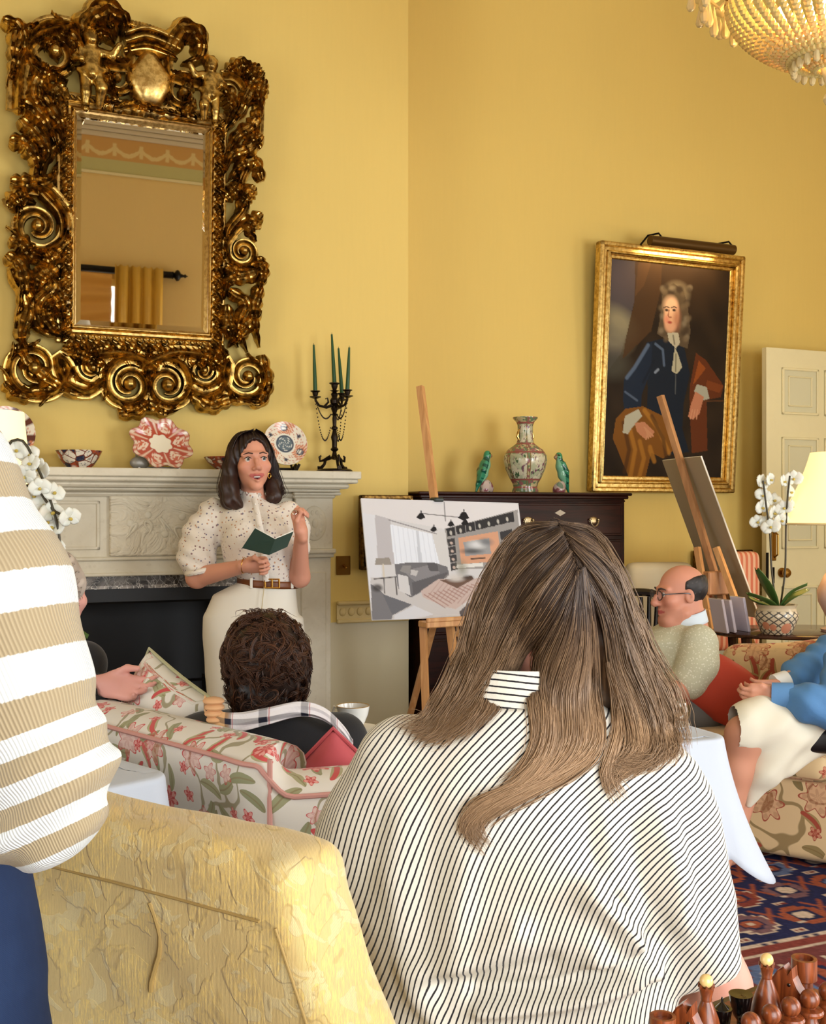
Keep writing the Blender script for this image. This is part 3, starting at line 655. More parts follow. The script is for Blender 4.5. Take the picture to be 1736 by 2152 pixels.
def cherub(px, py, sc, lean, sg):
    x, z = mp(px, py); y = -0.085; H = 0.21*sc
    def fn(P):
        P = (P-np.array([x, y, z]))/sc; P = P.copy(); P[:, 0] *= sg
        d = ell(P, (0, 0, 0.10), (0.034, 0.034, 0.037)); d = smin(d, ell(P, (0, -0.026, 0.088), (0.02, 0.014, 0.018)), 0.01)
        for k in range(9): d = smin(d, ell(P, (0.027*math.cos(k*0.8-0.4), 0.004, 0.112+0.024*math.sin(k*0.8-0.4)), (0.013,)*3), 0.006)
        d = smin(d, ell(P, (0, 0, 0.02), (0.040, 0.034, 0.056)), 0.012); d = smin(d, ell(P, (0, -0.008, -0.025), (0.043, 0.038, 0.036)), 0.015)
        d = smin(d, chain(P, [(0.035, 0, 0.05), (0.075, -0.02, 0.035), (0.10, -0.035, 0.075)], [0.018, 0.016, 0.013], 0.008), 0.01)
        d = smin(d, chain(P, [(-0.035, 0, 0.05), (-0.06, -0.015, 0.01), (-0.04, -0.045, 0.0)], [0.018, 0.016, 0.013], 0.008), 0.01)
        d = smin(d, chain(P, [(0.02, -0.01, -0.045), (0.035, -0.035, -0.095), (0.03, -0.01, -0.15)], [0.026, 0.022, 0.015], 0.01), 0.01)
        d = smin(d, chain(P, [(-0.02, -0.005, -0.045), (-0.02, -0.015, -0.11), (-0.022, -0.005, -0.17), (-0.022, -0.03, -0.18)], [0.027, 0.02, 0.014, 0.013], 0.01), 0.01)
        d = smin(d, chain(P, [(-0.045, -0.01, -0.03), (0, -0.035, -0.045), (0.045, -0.01, -0.02)], [0.014, 0.016, 0.014], 0.01), 0.006)
        return d*sc
    sdf('cherub', fn, (x-0.16, y-0.12, z-0.24), (x+0.16, y+0.09, z+0.2), 0.005, M_GOLD, mir)
cherub(186, 150, 1.15, 0, 1); cherub(432, 196, 1.0, 0, -1)
# ================================================================ things on the mantelpiece
MZ = 1.5125
def imari(name, dens=1.0, red=0.5):
    g = G(name, 0.15, 0, 0.6); o = g.obj()
    v = g.n('ShaderNodeTexVoronoi', 1, {'Vector': o, 'Scale': 26.0*dens}); e = g.n('ShaderNodeTexVoronoi', 0, {'Vector': o, 'Scale': 26.0*dens}, feature='DISTANCE_TO_EDGE')
    r = g.n('ShaderNodeSeparateColor', 0, {0: v}); gr = g.n('ShaderNodeSeparateColor', 1, {0: v}); d = g.n('ShaderNodeTexVoronoi', 0, {'Vector': o, 'Scale': 26.0*dens})
    c = g.mix(g.ss(r, 0.32, 0.34), L3(34, 38, 66), L3(226, 216, 200)); c = g.mix(g.m('MULTIPLY', g.ss(gr, 1-red, 1.02-red), g.ss(d, 0.2, 0.5)), c, L3(170, 72, 40))
    c = g.mix(g.m('MULTIPLY', g.ss(g.noise(o, 90), 0.55, 0.6), 0.6), c, L3(70, 80, 96)); c = g.mix(g.ss(e, 0.06, 0.03), c, L3(120, 60, 40)); g.col(c); return g.mat
M_IMARI = imari('imari_glaze'); M_IMARI2 = imari('imari_glaze_red', 1.2, 0.75)
def bowl(name, label, px, r, h, m, v=0.14, n=8):
    s, _ = onwall(px, 965, v); t = thing(name, label, 'bowl', W(s, v, MZ), TH)
    b = MB(); b.lathe([(0, 0.0), (r*0.55, 0.0), (r*0.56, 0.008), (r*0.62, 0.012), (r*0.86, h*0.6), (r, h), (r*0.97, h), (r*0.82, h*0.6), (r*0.5, 0.02), (0, 0.016)], n*4, sx=1.0); b.build('bowl_body', m, t)
    return t
bowl('bowl', 'blue, white and rust patterned bowl alone on the mantelpiece by the orchid', 166, 0.10, 0.078, M_IMARI)
bowl('bowl', 'dark red patterned bowl on the mantelpiece partly behind the woman', 485, 0.125, 0.062, M_IMARI2)
def disc_plate(name, label, loc, tilt, roll, fn, cfn, stand, n=72, m=26):
    t = thing(name, label, 'plate', loc, TH); b = MB(); vs, cs, fs = [], [], []
    for side in (0, 1):
        for j in range(m+1):
            for i in range(n):
                a = 2*PI*i/n; q = j/m; x, z, y = fn(a, q); vs.append((x, y+(0.006 if side else 0), z)); cs.append(cfn(a, q) if not side else (214, 208, 198))
    N1 = (m+1)*n
    for side in (0, 1):
        for j in range(m):
            for i in range(n):
                i2 = (i+1) % n; f = (side*N1+j*n+i, side*N1+j*n+i2, side*N1+(j+1)*n+i2, side*N1+(j+1)*n+i); fs.append(f if not side else f[::-1])
    for i in range(n): i2 = (i+1) % n; fs.append((m*n+i, m*n+i2, N1+m*n+i2, N1+m*n+i))
    b.add(vs, fs, lin(cs)); p = b.build('dish', M_GLAZE, t, True); p.rotation_euler = Euler((-tilt, roll, 0), 'XYZ')
    return t, p
def lobed(a, q):
    R = (0.128+0.007*math.cos(8*a)+0.010*abs(math.cos(4*a)))*q; return R*math.cos(a)*1.04, R*math.sin(a)*0.84, -0.018*q**3
def redcol(a, q):
    if q < 0.36: return (238, 228, 204)
    if q < 0.40: return (176, 70, 48)
    w = abs(((a*6/(2*PI)) % 1)-0.5)*2; s = (a*6/(2*PI)) % 1
    dx, dy = (s-0.5)*1.5*q, q-0.70; r = math.hypot(dx, dy)
    if w > 0.9: return (226, 196, 170)
    if q > 0.965: return (150, 60, 44)
    if q > 0.88: return (226, 204, 180) if math.sin(a*44) > -0.2 else (196, 110, 86)
    if r < 0.2: return (196, 96, 70) if (math.sin(r*55+3*math.atan2(dy, dx)) > 0.1) else (232, 206, 182)
    if r < 0.25: return (234, 212, 190)
    return (180, 76, 54)
s, z = onwall(336, 932, 0.12)
t, p = disc_plate('serving_dish', 'scalloped red and white oval dish propped tilted on the mantelpiece', W(s, 0.12, MZ), math.radians(14), math.radians(18), lobed, redcol, None)
p.location = (0, -0.02, 0.118)
b = MB(); b.tube([(-0.10, -0.05, 0.004), (-0.11, 0.03, 0.006), (-0.09, 0.055, 0.1)], 0.006, 6); b.tube([(0.08, -0.05, 0.004), (0.09, 0.03, 0.006), (0.07, 0.055, 0.1)], 0.006, 6); b.tube([(-0.1, 0.03, 0.01), (0.09, 0.03, 0.01)], 0.005, 6)
b.ball((-0.09, 0.0, 0.03), (0.045, 0.02, 0.03)); b.build('plate_stand', mat('grey_pewter', (150, 146, 138), 0.4, 0.4), t)
def roundp(a, q): R = 0.108*q; return R*math.cos(a), R*math.sin(a), -(0.012*max(0, (q-0.6)/0.4))
def imaricol(a, q):
    if q < 0.34: return (96, 112, 122) if (math.sin(a*5+q*20)*math.cos(q*40) > -0.35) else (214, 218, 212)
    if q < 0.40: return (70, 80, 96)
    if q < 0.47: return (234, 230, 216)
    if q < 0.50: return (90, 90, 100)
    k = (a*6/(2*PI)) % 1; i = int(a*6/(2*PI)); r = math.hypot((k-0.5)*2.0*q*0.55, (q-0.75))
    if i % 2 == 0:
        if r < 0.07: return (40, 44, 70)
        if r < 0.12: return (120, 118, 120) if math.sin(a*60) > 0 else (226, 216, 204)
        if math.sin(a*31+q*25)*math.sin(q*38-a*11) > 0.72: return (196, 110, 80)
        return (236, 226, 208)
    if r < 0.13: return (232, 226, 212) if math.sin(a*70+q*50) > -0.3 else (110, 108, 118)
    if r < 0.16: return (60, 60, 76)
    return (206, 126, 92) if math.sin(a*40+q*46) > -0.4 else (236, 214, 190)
s, z = onwall(597, 940, 0.12)
def stand(t):
    b = MB()
    for x in (-0.045, 0.045):
        b.tube([(x, -0.05, 0.004), (x*1.1, -0.03, 0.03), (x, -0.002, 0.012), (x*1.15, 0.05, 0.006)], 0.008, 7); b.tube([(x, -0.055, 0.006), (x*1.3, -0.06, 0.035)], 0.007, 7); b.tube([(x*0.9, 0.0, 0.012), (x*0.5, 0.05, 0.14)], 0.006, 7)
    b.tube([(-0.05, 0.01, 0.012), (0.05, 0.01, 0.012)], 0.007, 7); b.build('plate_stand', mat('ebonised_wood', (22, 18, 17), 0.3), t)
t, p = disc_plate('plate', 'white patterned plate with blue centre on a black stand beside the candelabrum', W(s, 0.12, MZ), math.radians(15), 0, roundp, imaricol, None); p.location = (0, -0.015, 0.132); stand(t)
s, z = onwall(12, 930, 0.12)
def darkcol(a, q):
    v = imaricol(a, q); k = 0.55 if q < 0.7 else 1.0; return tuple(int(x*k) for x in v) if math.sin(a*9) > -0.5 else (96, 52, 44)
t, p = disc_plate('plate', 'dark patterned plate on the mantelpiece half hidden by the cream lampshade', W(s, 0.12, MZ), math.radians(13), 0, lambda a, q: tuple(1.12*k for k in roundp(a, q)), darkcol, None); p.location = (0, -0.015, 0.145); stand(t)
# ---------------------------------------------------------------- candelabrum with four green candles
s, z = onwall(703, 992, 0.13); CANP = W(s, 0.13, MZ); t = thing('candelabrum', 'dark bronze candelabrum with swags of chain on the end of the mantelpiece', 'candelabrum', CANP, TH)
b = MB(); b.lathe([(0.0, 0), (0.088, 0), (0.088, 0.008), (0.078, 0.016), (0.06, 0.016), (0.055, 0.012), (0, 0.012)], 3*8)
for k in range(3):
    a = k*2*PI/3+0.5; c, q = math.cos(a), math.sin(a)
    b.tube([(0.018*c, 0.018*q, 0.075), (0.045*c, 0.045*q, 0.062), (0.05*c, 0.05*q, 0.04), (0.066*c, 0.066*q, 0.022), (0.082*c, 0.082*q, 0.02)], [0.012, 0.009, 0.007, 0.009, 0.011], 8)
    b.tube([(0.05*c, 0.05*q, 0.06), (0.072*c, 0.072*q, 0.055), (0.074*c, 0.074*q, 0.075), (0.066*c, 0.066*q, 0.082)], [0.007, 0.006, 0.006, 0.004], 7)
b.build('tripod_foot', M_BRONZE, t)
b = MB(); b.lathe([(0.0, 0.06), (0.022, 0.065), (0.014, 0.08), (0.009, 0.1), (0.016, 0.106), (0.02, 0.112), (0.012, 0.122), (0.013, 0.15), (0.018, 0.17), (0.012, 0.19), (0.009, 0.205), (0.016, 0.21), (0.016, 0.216), (0.009, 0.225), (0.011, 0.26), (0.009, 0.275), (0.02, 0.28), (0.009, 0.286), (0.014, 0.3), (0.018, 0.31), (0.01, 0.325), (0.02, 0.335), (0.022, 0.35), (0.013, 0.365), (0.018, 0.38), (0.009, 0.39), (0.024, 0.396), (0.009, 0.4), (0.015, 0.415), (0.016, 0.425), (0.026, 0.43), (0.026, 0.434), (0.012, 0.434), (0.0, 0.43)], 20)
b.build('stem', M_BRONZE, t)
ARM = [(math.radians(a), 0.094) for a in (172, 48, -68)]; cups = [(0, 0, 0.434)]
for a, R in ARM:
    c, q = math.cos(a), math.sin(a); b = MB()
    b.tube([(0.012*c, 0.012*q, 0.325), (0.04*c, 0.04*q, 0.314), (0.075*c, 0.075*q, 0.322), (0.092*c, 0.092*q, 0.345), (R*c, R*q, 0.36)], [0.008, 0.007, 0.006, 0.006, 0.006], 8)
    b.tube([(0.05*c, 0.05*q, 0.318), (0.03*c, 0.03*q, 0.34), (0.035*c, 0.035*q, 0.36), (0.045*c, 0.045*q, 0.355)], [0.006, 0.005, 0.004, 0.003], 7)
    b.lathe([(0.0, 0.352), (0.008, 0.354), (0.028, 0.362), (0.028, 0.365), (0.01, 0.366), (0.013, 0.375), (0.015, 0.385), (0.024, 0.39), (0.024, 0.393), (0.011, 0.393), (0, 0.388)], 16, (R*c, R*q, 0)); b.build('branch', M_BRONZE, t); cups.append((R*c, R*q, 0.390))
def chain_loop(b, p0, p1, sag):
    n = 26
    for k in range(n):
        f = k/(n-1); z = -sag*4*f*(1-f); b.ball((p0[0]+(p1[0]-p0[0])*f, p0[1]+(p1[1]-p0[1])*f, p0[2]+(p1[2]-p0[2])*f+z), (0.0032, 0.0032, 0.0044), 6, 4)
for a, R in ARM:
    c, q = math.cos(a), math.sin(a); b = MB(); chain_loop(b, (R*c, R*q, 0.352), (0.018*c, 0.018*q, 0.28), 0.05); b.build('swag_chain', M_BRONZE, t); b = MB(); chain_loop(b, (R*c, R*q, 0.352), (0.02*c, 0.02*q, 0.215), 0.12); b.build('swag_chain', M_BRONZE, t)
M_CANDLE = mat('green_wax', (30, 74, 34), 0.4, 0, 0.4)
M_WICK = mat('wick', (30, 26, 22), 0.8)
for (x, y, z), (lx, ly), h, lab in zip(cups, ((-0.014, 0), (-0.008, 0.0), (-0.016, 0.006), (0.006, -0.01)), (0.235, 0.225, 0.225, 0.205), ('in the raised centre cup', 'standing apart on the mirror side', 'in the cup furthest from the mirror', 'in the cup turned to the room')):
    c = thing('candle', 'tapering dark green candle '+lab+' of the bronze candelabrum', 'candle', CANP+Matrix.Rotation(TH, 3, 'Z')@Vector((x, y, z)), TH, 'green candles in the candelabrum')
    b = MB(); b.tube([(0, 0, 0.0), (lx*0.5, ly*0.5, h*0.5), (lx, ly, h)], [0.0105, 0.0085, 0.0045], 12); b.build('wax', M_CANDLE, c); b = MB(); b.tube([(lx, ly, h), (lx, ly, h+0.008)], 0.001, 5); b.build('wick', M_WICK, c)
# ================================================================ alcove: chest of drawers, vase, parrots
t = thing('chest_of_drawers', 'tall dark mahogany chest of drawers in the alcove behind the long-haired woman', 'chest of drawers', P0, TH)
D0, D1, DV, DZ = 0.70, 1.925, 0.055, 1.425
b = MB(); bxx(b, D0, D1, -0.44, DV, 0.1, DZ-0.03, 0.004); bxx(b, D0-0.01, D1+0.01, -0.44, DV+0.012, 0.08, 0.13, 0.004)
for x in (D0+0.03, D1-0.1): bxx(b, x, x+0.08, -0.05, DV+0.01, 0, 0.1, 0.01); bxx(b, x, x+0.08, -0.43, -0.36, 0, 0.1, 0.01)
bxx(b, D0, D1, -0.44, DV+0.008, 1.375, 1.385, 0.003); b.build('carcass', M_MAHOG, t)
b = MB(); bxx(b, D0-0.03, D1+0.03, -0.445, DV+0.035, DZ-0.016, DZ, 0.006); bxx(b, D0-0.015, D1+0.015, -0.445, DV+0.02, DZ-0.034, DZ-0.016, 0.005); b.build('top', M_MAHOG, t)
def pull(par, s, z, v=DV+0.014):
    b = MB(); b.ball((s, -v, z+0.004), (0.03, 0.003, 0.02), 14, 6)
    for e in (-1, 1): b.ball((s+e*0.026, -v-0.008, z+0.008), 0.008, 8, 6)
    b.tube([(s+0.026*math.cos(a), -v-0.014, z+0.006-0.034*math.sin(a)) for a in np.linspace(0, PI, 12)], 0.0035, 7); b.build('pull', M_PULL, par)
M_PULL = mat('worn_silvered_brass', (176, 160, 128), 0.3, 1.0)
rows = [(1.19, 1.37), (0.945, 1.17), (0.69, 0.925), (0.42, 0.67), (0.15, 0.40)]
for ri, (z0, z1) in enumerate(rows):
    for (a0, a1, hs) in (((D0+0.02, 1.085, (0.9,)), (1.105, D1-0.02, (1.31, 1.715))) if ri == 0 else ((D0+0.02, D1-0.02, (0.98, 1.64)),)):
        b = MB(); bxx(b, a0, a1, DV-0.05, DV+0.010, z0, z1, 0.004); bxx(b, a0+0.012, a1-0.012, DV, DV+0.013, z0+0.012, z1-0.012, 0.003); d = b.build('drawer', M_MAHOG, t)
        for h in hs: pull(d, h, (z0+z1)/2-0.01)
        b = MB(); x, z = (a0+a1)/2, z1-0.055; b.prism([(x-0.034, z), (x, z-0.017), (x+0.034, z), (x, z+0.017)], -(DV+0.017), -(DV+0.011)); b.build('escutcheon', mat('bone_inlay', (190, 176, 156), 0.4), d, False)
def vasemat():
    g = G('enamelled_vase', 0.16, 0, 0.6); o = g.obj(); x = g.n('ShaderNodeSeparateXYZ', 0, {0: o}); y = g.n('ShaderNodeSeparateXYZ', 1, {0: o}); z = g.n('ShaderNodeSeparateXYZ', 2, {0: o})
    an = g.m('ARCTAN2', y, x); f = g.m('ABSOLUTE', g.m('SUBTRACT', g.m('FRACT', g.m('MULTIPLY', an, 6/(2*PI))), 0.5))
    v = g.n('ShaderNodeTexVoronoi', 1, {'Vector': o, 'Scale': 70.0}); r = g.n('ShaderNodeSeparateColor', 0, {0: v}); q = g.n('ShaderNodeSeparateColor', 1, {0: v})
    small = g.mix(g.ss(r, 0.5, 0.52), L3(150, 96, 96), L3(190, 174, 130)); small = g.mix(g.ss(q, 0.6, 0.62), small, L3(104, 124, 92))
    scene = g.mix(g.ss(g.noise(o, 22), 0.42, 0.58), L3(178, 180, 148), L3(212, 204, 176)); scene = g.mix(g.ss(g.noise(g.scale(o, 60, 60, 30), 1.0), 0.56, 0.62), scene, L3(120, 76, 96)); scene = g.mix(g.ss(g.noise(g.scale(o, 50, 50, 26), 1.0, 2), 0.6, 0.64), scene, L3(74, 100, 66))
    pan = g.m('MULTIPLY', g.ss(f, 0.43, 0.40), g.m('MAXIMUM', g.m('MULTIPLY', g.ss(z, 0.075, 0.08), g.ss(z, 0.215, 0.21)), g.m('MULTIPLY', g.ss(z, 0.275, 0.28), g.ss(z, 0.38, 0.375))))
    c = g.mix(pan, small, scene); ed = g.m('MULTIPLY', g.ss(g.m('ABSOLUTE', g.m('SUBTRACT', f, 0.43)), 0.03, 0.015), 0.9); c = g.mix(ed, c, L3(128, 96, 56))
    for zz in (0.03, 0.072, 0.222, 0.27, 0.385): c = g.mix(g.ss(g.m('ABSOLUTE', g.m('SUBTRACT', z, zz)), 0.006, 0.003), c, L3(150, 84, 76))
    g.col(c); return g.mat
s, _ = onwall(1104, 1028, -0.15); t = thing('vase', 'tall enamelled porcelain vase with flared rim between two green parrots', 'vase', W(s, -0.15, DZ), TH+0.2)
k = 0.002626; pr = [(0, 0), (27, 0), (28, 4), (25, 12), (27, 20), (34, 32), (42, 50), (46, 68), (45, 78), (38, 90), (27, 98), (19, 104), (16.5, 112), (16, 126), (16.5, 142), (19, 149), (26, 156), (26, 159), (22, 158), (14, 150), (12, 120), (0, 120)]
b = MB(); b.lathe([(r*k, z*k) for r, z in pr], 48); b.build('vase_body', vasemat(), t, 1.2)
for e in (-1, 1): b = MB(); b.tube([(e*0.044, 0, 0.29), (e*0.056, 0, 0.31), (e*0.05, 0, 0.335), (e*0.042, 0, 0.35)], [0.006, 0.008, 0.007, 0.005], 8); b.build('neck_handle', M_GOLD2, t)
def parrot(px, sg, label):
    s, _ = onwall(px, 1029, -0.14); t = thing('parrot_figurine', label, 'figurine', W(s, -0.14, DZ), TH, 'porcelain parrots on the chest of drawers')
    def fn(P):
        P = P*np.array([sg, 1, 1]); d = ell(P, (0.018, 0, 0.207), (0.02, 0.019, 0.022)); d = smin(d, chain(P, [(0.016, 0, 0.195), (0.004, 0, 0.15), (-0.012, 0, 0.10), (-0.024, 0, 0.065)], [0.017, 0.028, 0.029, 0.018], 0.012), 0.012)
        d = smin(d, chain(P, [(-0.02, 0, 0.09), (-0.036, 0.004, 0.045), (-0.048, 0.004, 0.005)], [0.02, 0.012, 0.006], 0.01), 0.01)
        for y in (-1, 1): d = smin(d, chain(P, [(0.0, y*0.02, 0.165), (-0.018, y*0.026, 0.12), (-0.036, y*0.014, 0.06)], [0.014, 0.014, 0.006], 0.006), 0.004)
        d = smin(d, chain(P, [(0.032, 0, 0.208), (0.042, 0, 0.2), (0.038, 0, 0.188)], [0.009, 0.007, 0.003], 0.004), 0.004)
        return d
    def cf(V):
        x, y, z = V[:, 0]*sg, np.abs(V[:, 1]), V[:, 2]; C = np.tile(lin((60, 140, 104)), (len(V), 1)); w = wob(V, 120, 3)
        br = x > (z-0.10)*0.35-0.006; C[br] = lin((128, 184, 150)); C[(~br) & (w > 0.1)] = lin((22, 84, 68)); C[z > 0.195] = lin((50, 138, 96)); C[(x > 0.033) & (z > 0.18)] = lin((150, 116, 84))
        e = np.hypot(x-0.026, z-0.212) < 0.005; C[e & (y > 0.012)] = lin((30, 24, 20)); C[(z < 0.05)] = lin((40, 120, 90)); return C
    sdf('bird', fn, (-0.08, -0.06, -0.005), (0.08, 0.06, 0.24), 0.0032, M_GLAZE, t, cf)
    def rk(P): return ell(P*np.array([sg, 1, 1]), (0.012, 0, 0.022), (0.042, 0.035, 0.05))+0.006*wob(P, 90, 5)
    def rc(V):
        C = np.tile(lin((196, 176, 168)), (len(V), 1)); w = wob(V, 150, 8); C[w > 0.25] = lin((140, 78, 84)); C[w < -0.5] = lin((110, 130, 110)); return C
    sdf('rock_base', lambda P: np.maximum(rk(P), -P[:, 2]), (-0.07, -0.05, -0.005), (0.08, 0.05, 0.085), 0.004, M_GLAZE, t, rc)
parrot(1018, 1, 'green porcelain parrot facing the vase from the easel side'); parrot(1180, -1, 'green porcelain parrot between the vase and the portrait')
# ---------------------------------------------------------------- portrait in gilt frame with picture light
PX0, PX1, PZ0, PZ1 = 1.99, 3.045, 1.44, 2.912; pc = ((PX0+PX1)/2, (PZ0+PZ1)/2); pw, ph = PX1-PX0, PZ1-PZ0
t = thing('framed_portrait', 'gilt-framed oil portrait of a wigged man in a blue coat', 'painting', W(pc[0], -0.375, pc[1]), 0, rot=Euler((math.radians(4), 0, TH)))
b = MB()
for w0, w1, y0, y1, r in ((0, 0.03, -0.045, 0.02, 0.008), (0.025, 0.055, -0.03, 0.02, 0.006), (0.05, 0.072, -0.05, 0.02, 0.009), (0.07, 0.096, -0.02, 0.015, 0.006)):
    for (x0, x1, z0, z1) in ((-pw/2+w0, pw/2-w0, ph/2-w1, ph/2-w0), (-pw/2+w0, pw/2-w0, -ph/2+w0, -ph/2+w1), (-pw/2+w0, -pw/2+w1, -ph/2+w0, ph/2-w0), (pw/2-w1, pw/2-w0, -ph/2+w0, ph/2-w0)): b.box(((x0+x1)/2, (y0+y1)/2, (z0+z1)/2), (x1-x0, y1-y0, z1-z0), r)
b.build('gilt_frame', M_GOLD2, t)
cw, ch = pw-0.17, ph-0.17; R = Ras(cw, ch, 190, 290, (40, 28, 15))
def q(X, Y):
    v = (Y-320)/1520.0; v = (Y-(285+85*((X-190)/830.0)))/(1842-(285+85*((X-190)/830.0))); u = (X-(195-45*v))/(827.0); return (u, v)
def PQ(*p): return [q(*a) for a in p]
nz = (np.sin(R.X*23+3*np.sin(R.Y*9))+np.sin(R.Y*31+2*np.cos(R.X*17)))/2
R.C *= (1+0.25*nz)[..., None]
R.poly(PQ((190, 270), (420, 290), (350, 620), (270, 960), (160, 1120), (150, 900)), (74, 66, 66)); R.ell(*q(260, 740), 0.13, 0.05, (150, 138, 104), 0.8, 0.6, 0.5); R.ell(*q(230, 860), 0.12, 0.06, (130, 120, 94), 0.7, 0.6); R.ell(*q(280, 420), 0.16, 0.09, (96, 82, 84), 0.6, 0.7); R.ell(*q(220, 1040), 0.12, 0.06, (70, 66, 54), 0.8, 0.5)
R.poly(PQ((360, 300), (540, 300), (530, 520), (470, 800), (280, 1000), (300, 860), (355, 600)), (72, 48, 24), 0.9); R.poly(PQ((380, 310), (470, 310), (420, 480), (360, 560)), (104, 70, 38), 0.5); R.ell(*q(620, 420), 0.35, 0.12, (66, 44, 24), 0.5, 0.8)
R.poly(PQ((780, 950), (850, 1000), (980, 1180), (960, 1260), (860, 1280), (870, 1640), (760, 1660), (740, 1350), (740, 1180)), (92, 44, 16)); R.poly(PQ((800, 1000), (850, 1060), (760, 1180)), (150, 76, 26), 0.7); R.poly(PQ((860, 1140), (980, 1180), (950, 1230), (850, 1200)), (124, 62, 24), 0.7); R.line(PQ((830, 1290), (980, 1285)), 0.006, (84, 50, 24))
R.poly(PQ((440, 880), (560, 850), (690, 880), (740, 1100), (700, 1300), (690, 1480), (740, 1650), (560, 1680), (440, 1500), (450, 1200)), (20, 27, 38))
R.poly(PQ((480, 870), (440, 910), (370, 1040), (290, 1150), (285, 1280), (300, 1390), (410, 1370), (410, 1250), (470, 1080)), (24, 34, 50)); R.line(PQ((450, 900), (360, 1060), (310, 1130)), 0.018, (92, 108, 132), 0.7); R.line(PQ((490, 1010), (420, 1160)), 0.012, (16, 22, 34), 0.8); R.line(PQ((500, 890), (550, 930), (560, 1040)), 0.012, (96, 112, 136), 0.6); R.line(PQ((300, 1230), (380, 1290)), 0.01, (100, 114, 136), 0.5); R.line(PQ((640, 900), (640, 1240)), 0.006, (90, 92, 90), 0.6); R.line(PQ((500, 1090), (520, 1070)), 0.012, (150, 160, 176), 0.6)
R.poly(PQ((240, 1420), (300, 1350), (420, 1330), (560, 1400), (630, 1640), (560, 1700), (480, 1660), (440, 1840), (330, 1840), (220, 1560)), (120, 74, 20)); 
for p in ([(330, 1480), (370, 1640), (340, 1830)], [(430, 1360), (520, 1480), (600, 1660)], [(470, 1620), (500, 1720), (470, 1640)], [(400, 1580), (430, 1700), (400, 1830)]): R.line(PQ(*p), 0.022, (176, 118, 40), 0.6)
for p in ([(290, 1450), (330, 1640), (300, 1800)], [(480, 1400), (560, 1560), (580, 1680)]): R.line(PQ(*p), 0.02, (66, 38, 12), 0.7)
R.ell(*q(640, 540), 0.10, 0.055, (116, 100, 76), 1, 0.3); R.poly(PQ((540, 560), (560, 490), (620, 465), (690, 520), (720, 640), (740, 800), (720, 920), (660, 900), (560, 850), (510, 820), (530, 700)), (84, 68, 48))
for i in range(46):
    a, bq = random.uniform(535, 735), random.uniform(480, 860)
    if 555 < a < 660 and 570 < bq < 800: continue
    R.ell(*q(a, bq), 0.022, 0.013, random.choice([(130, 114, 90), (104, 86, 62), (60, 46, 32)]), 0.7, 0.5, random.uniform(-1, 1))
R.ell(*q(607, 690), 0.062, 0.077, (214, 160, 120), 1, 0.15, 0.06); R.ell(*q(600, 620), 0.055, 0.04, (226, 180, 140), 0.9, 0.4); R.ell(*q(645, 720), 0.028, 0.05, (160, 100, 72), 0.7, 0.6); R.ell(*q(575, 720), 0.02, 0.016, (214, 132, 104), 0.8, 0.6); R.ell(*q(600, 770), 0.04, 0.022, (206, 150, 116), 0.8, 0.5)
for x in (573, 624): R.ell(*q(x, 652), 0.014, 0.006, (44, 30, 22), 1, 0.4); R.line(PQ((x-20, 636), (x, 628), (x+18, 636)), 0.005, (70, 48, 32))
R.line(PQ((590, 650), (584, 690), (590, 702), (606, 702)), 0.005, (150, 88, 62)); R.ell(*q(596, 738), 0.018, 0.006, (160, 66, 54), 1, 0.4)
R.poly(PQ((580, 810), (655, 810), (668, 880), (640, 920), (590, 870)), (176, 166, 140)); R.poly(PQ((630, 910), (655, 960), (685, 1050), (650, 1100), (610, 1080), (625, 980)), (170, 162, 134)); R.line(PQ((620, 830), (630, 890)), 0.008, (120, 112, 92)); R.line(PQ((640, 960), (640, 1080)), 0.008, (120, 114, 92))
R.poly(PQ((300, 1400), (390, 1350), (415, 1400), (350, 1480), (320, 1530), (285, 1520)), (176, 170, 148)); R.poly(PQ((365, 1450), (430, 1440), (500, 1510), (480, 1545), (430, 1560), (380, 1510)), (186, 124, 88))
for k in range(4): R.line(PQ((430+k*8, 1480+k*14), (490-k*16, 1540+k*8)), 0.008, (196, 138, 100))
R.poly(PQ((790, 1170), (860, 1190), (880, 1270), (820, 1290), (770, 1220)), (160, 156, 136)); R.poly(PQ((780, 1220), (840, 1260), (810, 1380), (760, 1420), (730, 1400), (750, 1310)), (180, 116, 84))
for k in range(3): R.line(PQ((760+k*18, 1350), (745+k*22, 1415)), 0.006, (196, 136, 100))
R.C = np.clip(R.C, 0.004, 1); R.build('canvas', M_PRINT, t, (0, -0.012, 0))
s0, z0 = onwall(1366, 505, -0.20); s1, z1 = onwall(1542, 521, -0.20); t = thing('picture_light', 'bronze tubular picture light above the gilt-framed portrait', 'picture light', W((s0+s1)/2, -0.20, z0), TH)
hl = (s1-s0)/2; b = MB(); b.tube([(-hl, 0, 0), (hl, 0, 0)], 0.03, 20); b.build('shade_tube', mat('brown_bronze', (92, 66, 30), 0.4, 0.7), t)
for e in (-0.42, 0.42): b = MB(); b.tube([(e*hl*2-0.07, 0.17, -0.11), (e*hl*2-0.06, 0.12, -0.03), (e*hl*2-0.02, 0.06, 0.045), (e*hl*2+0.02, 0.01, 0.05), (e*hl*2+0.035, -0.005, 0.02)], 0.006, 8); b.build('bracket', M_IRON, t)
l = bpy.data.lights.new('picture_lamp', 'AREA'); l.shape = 'RECTANGLE'; l.size = 2*hl*0.9; l.size_y = 0.03; l.energy = 2.6; l.color = (1, 0.72, 0.36); o = bpy.data.objects.new('picture_lamp', l); COL.objects.link(o); o.parent = t; o.location = (0, 0.01, -0.033); o.rotation_euler = (math.radians(-18), 0, 0); o.rotation_euler = (math.radians(22), 0, 0)
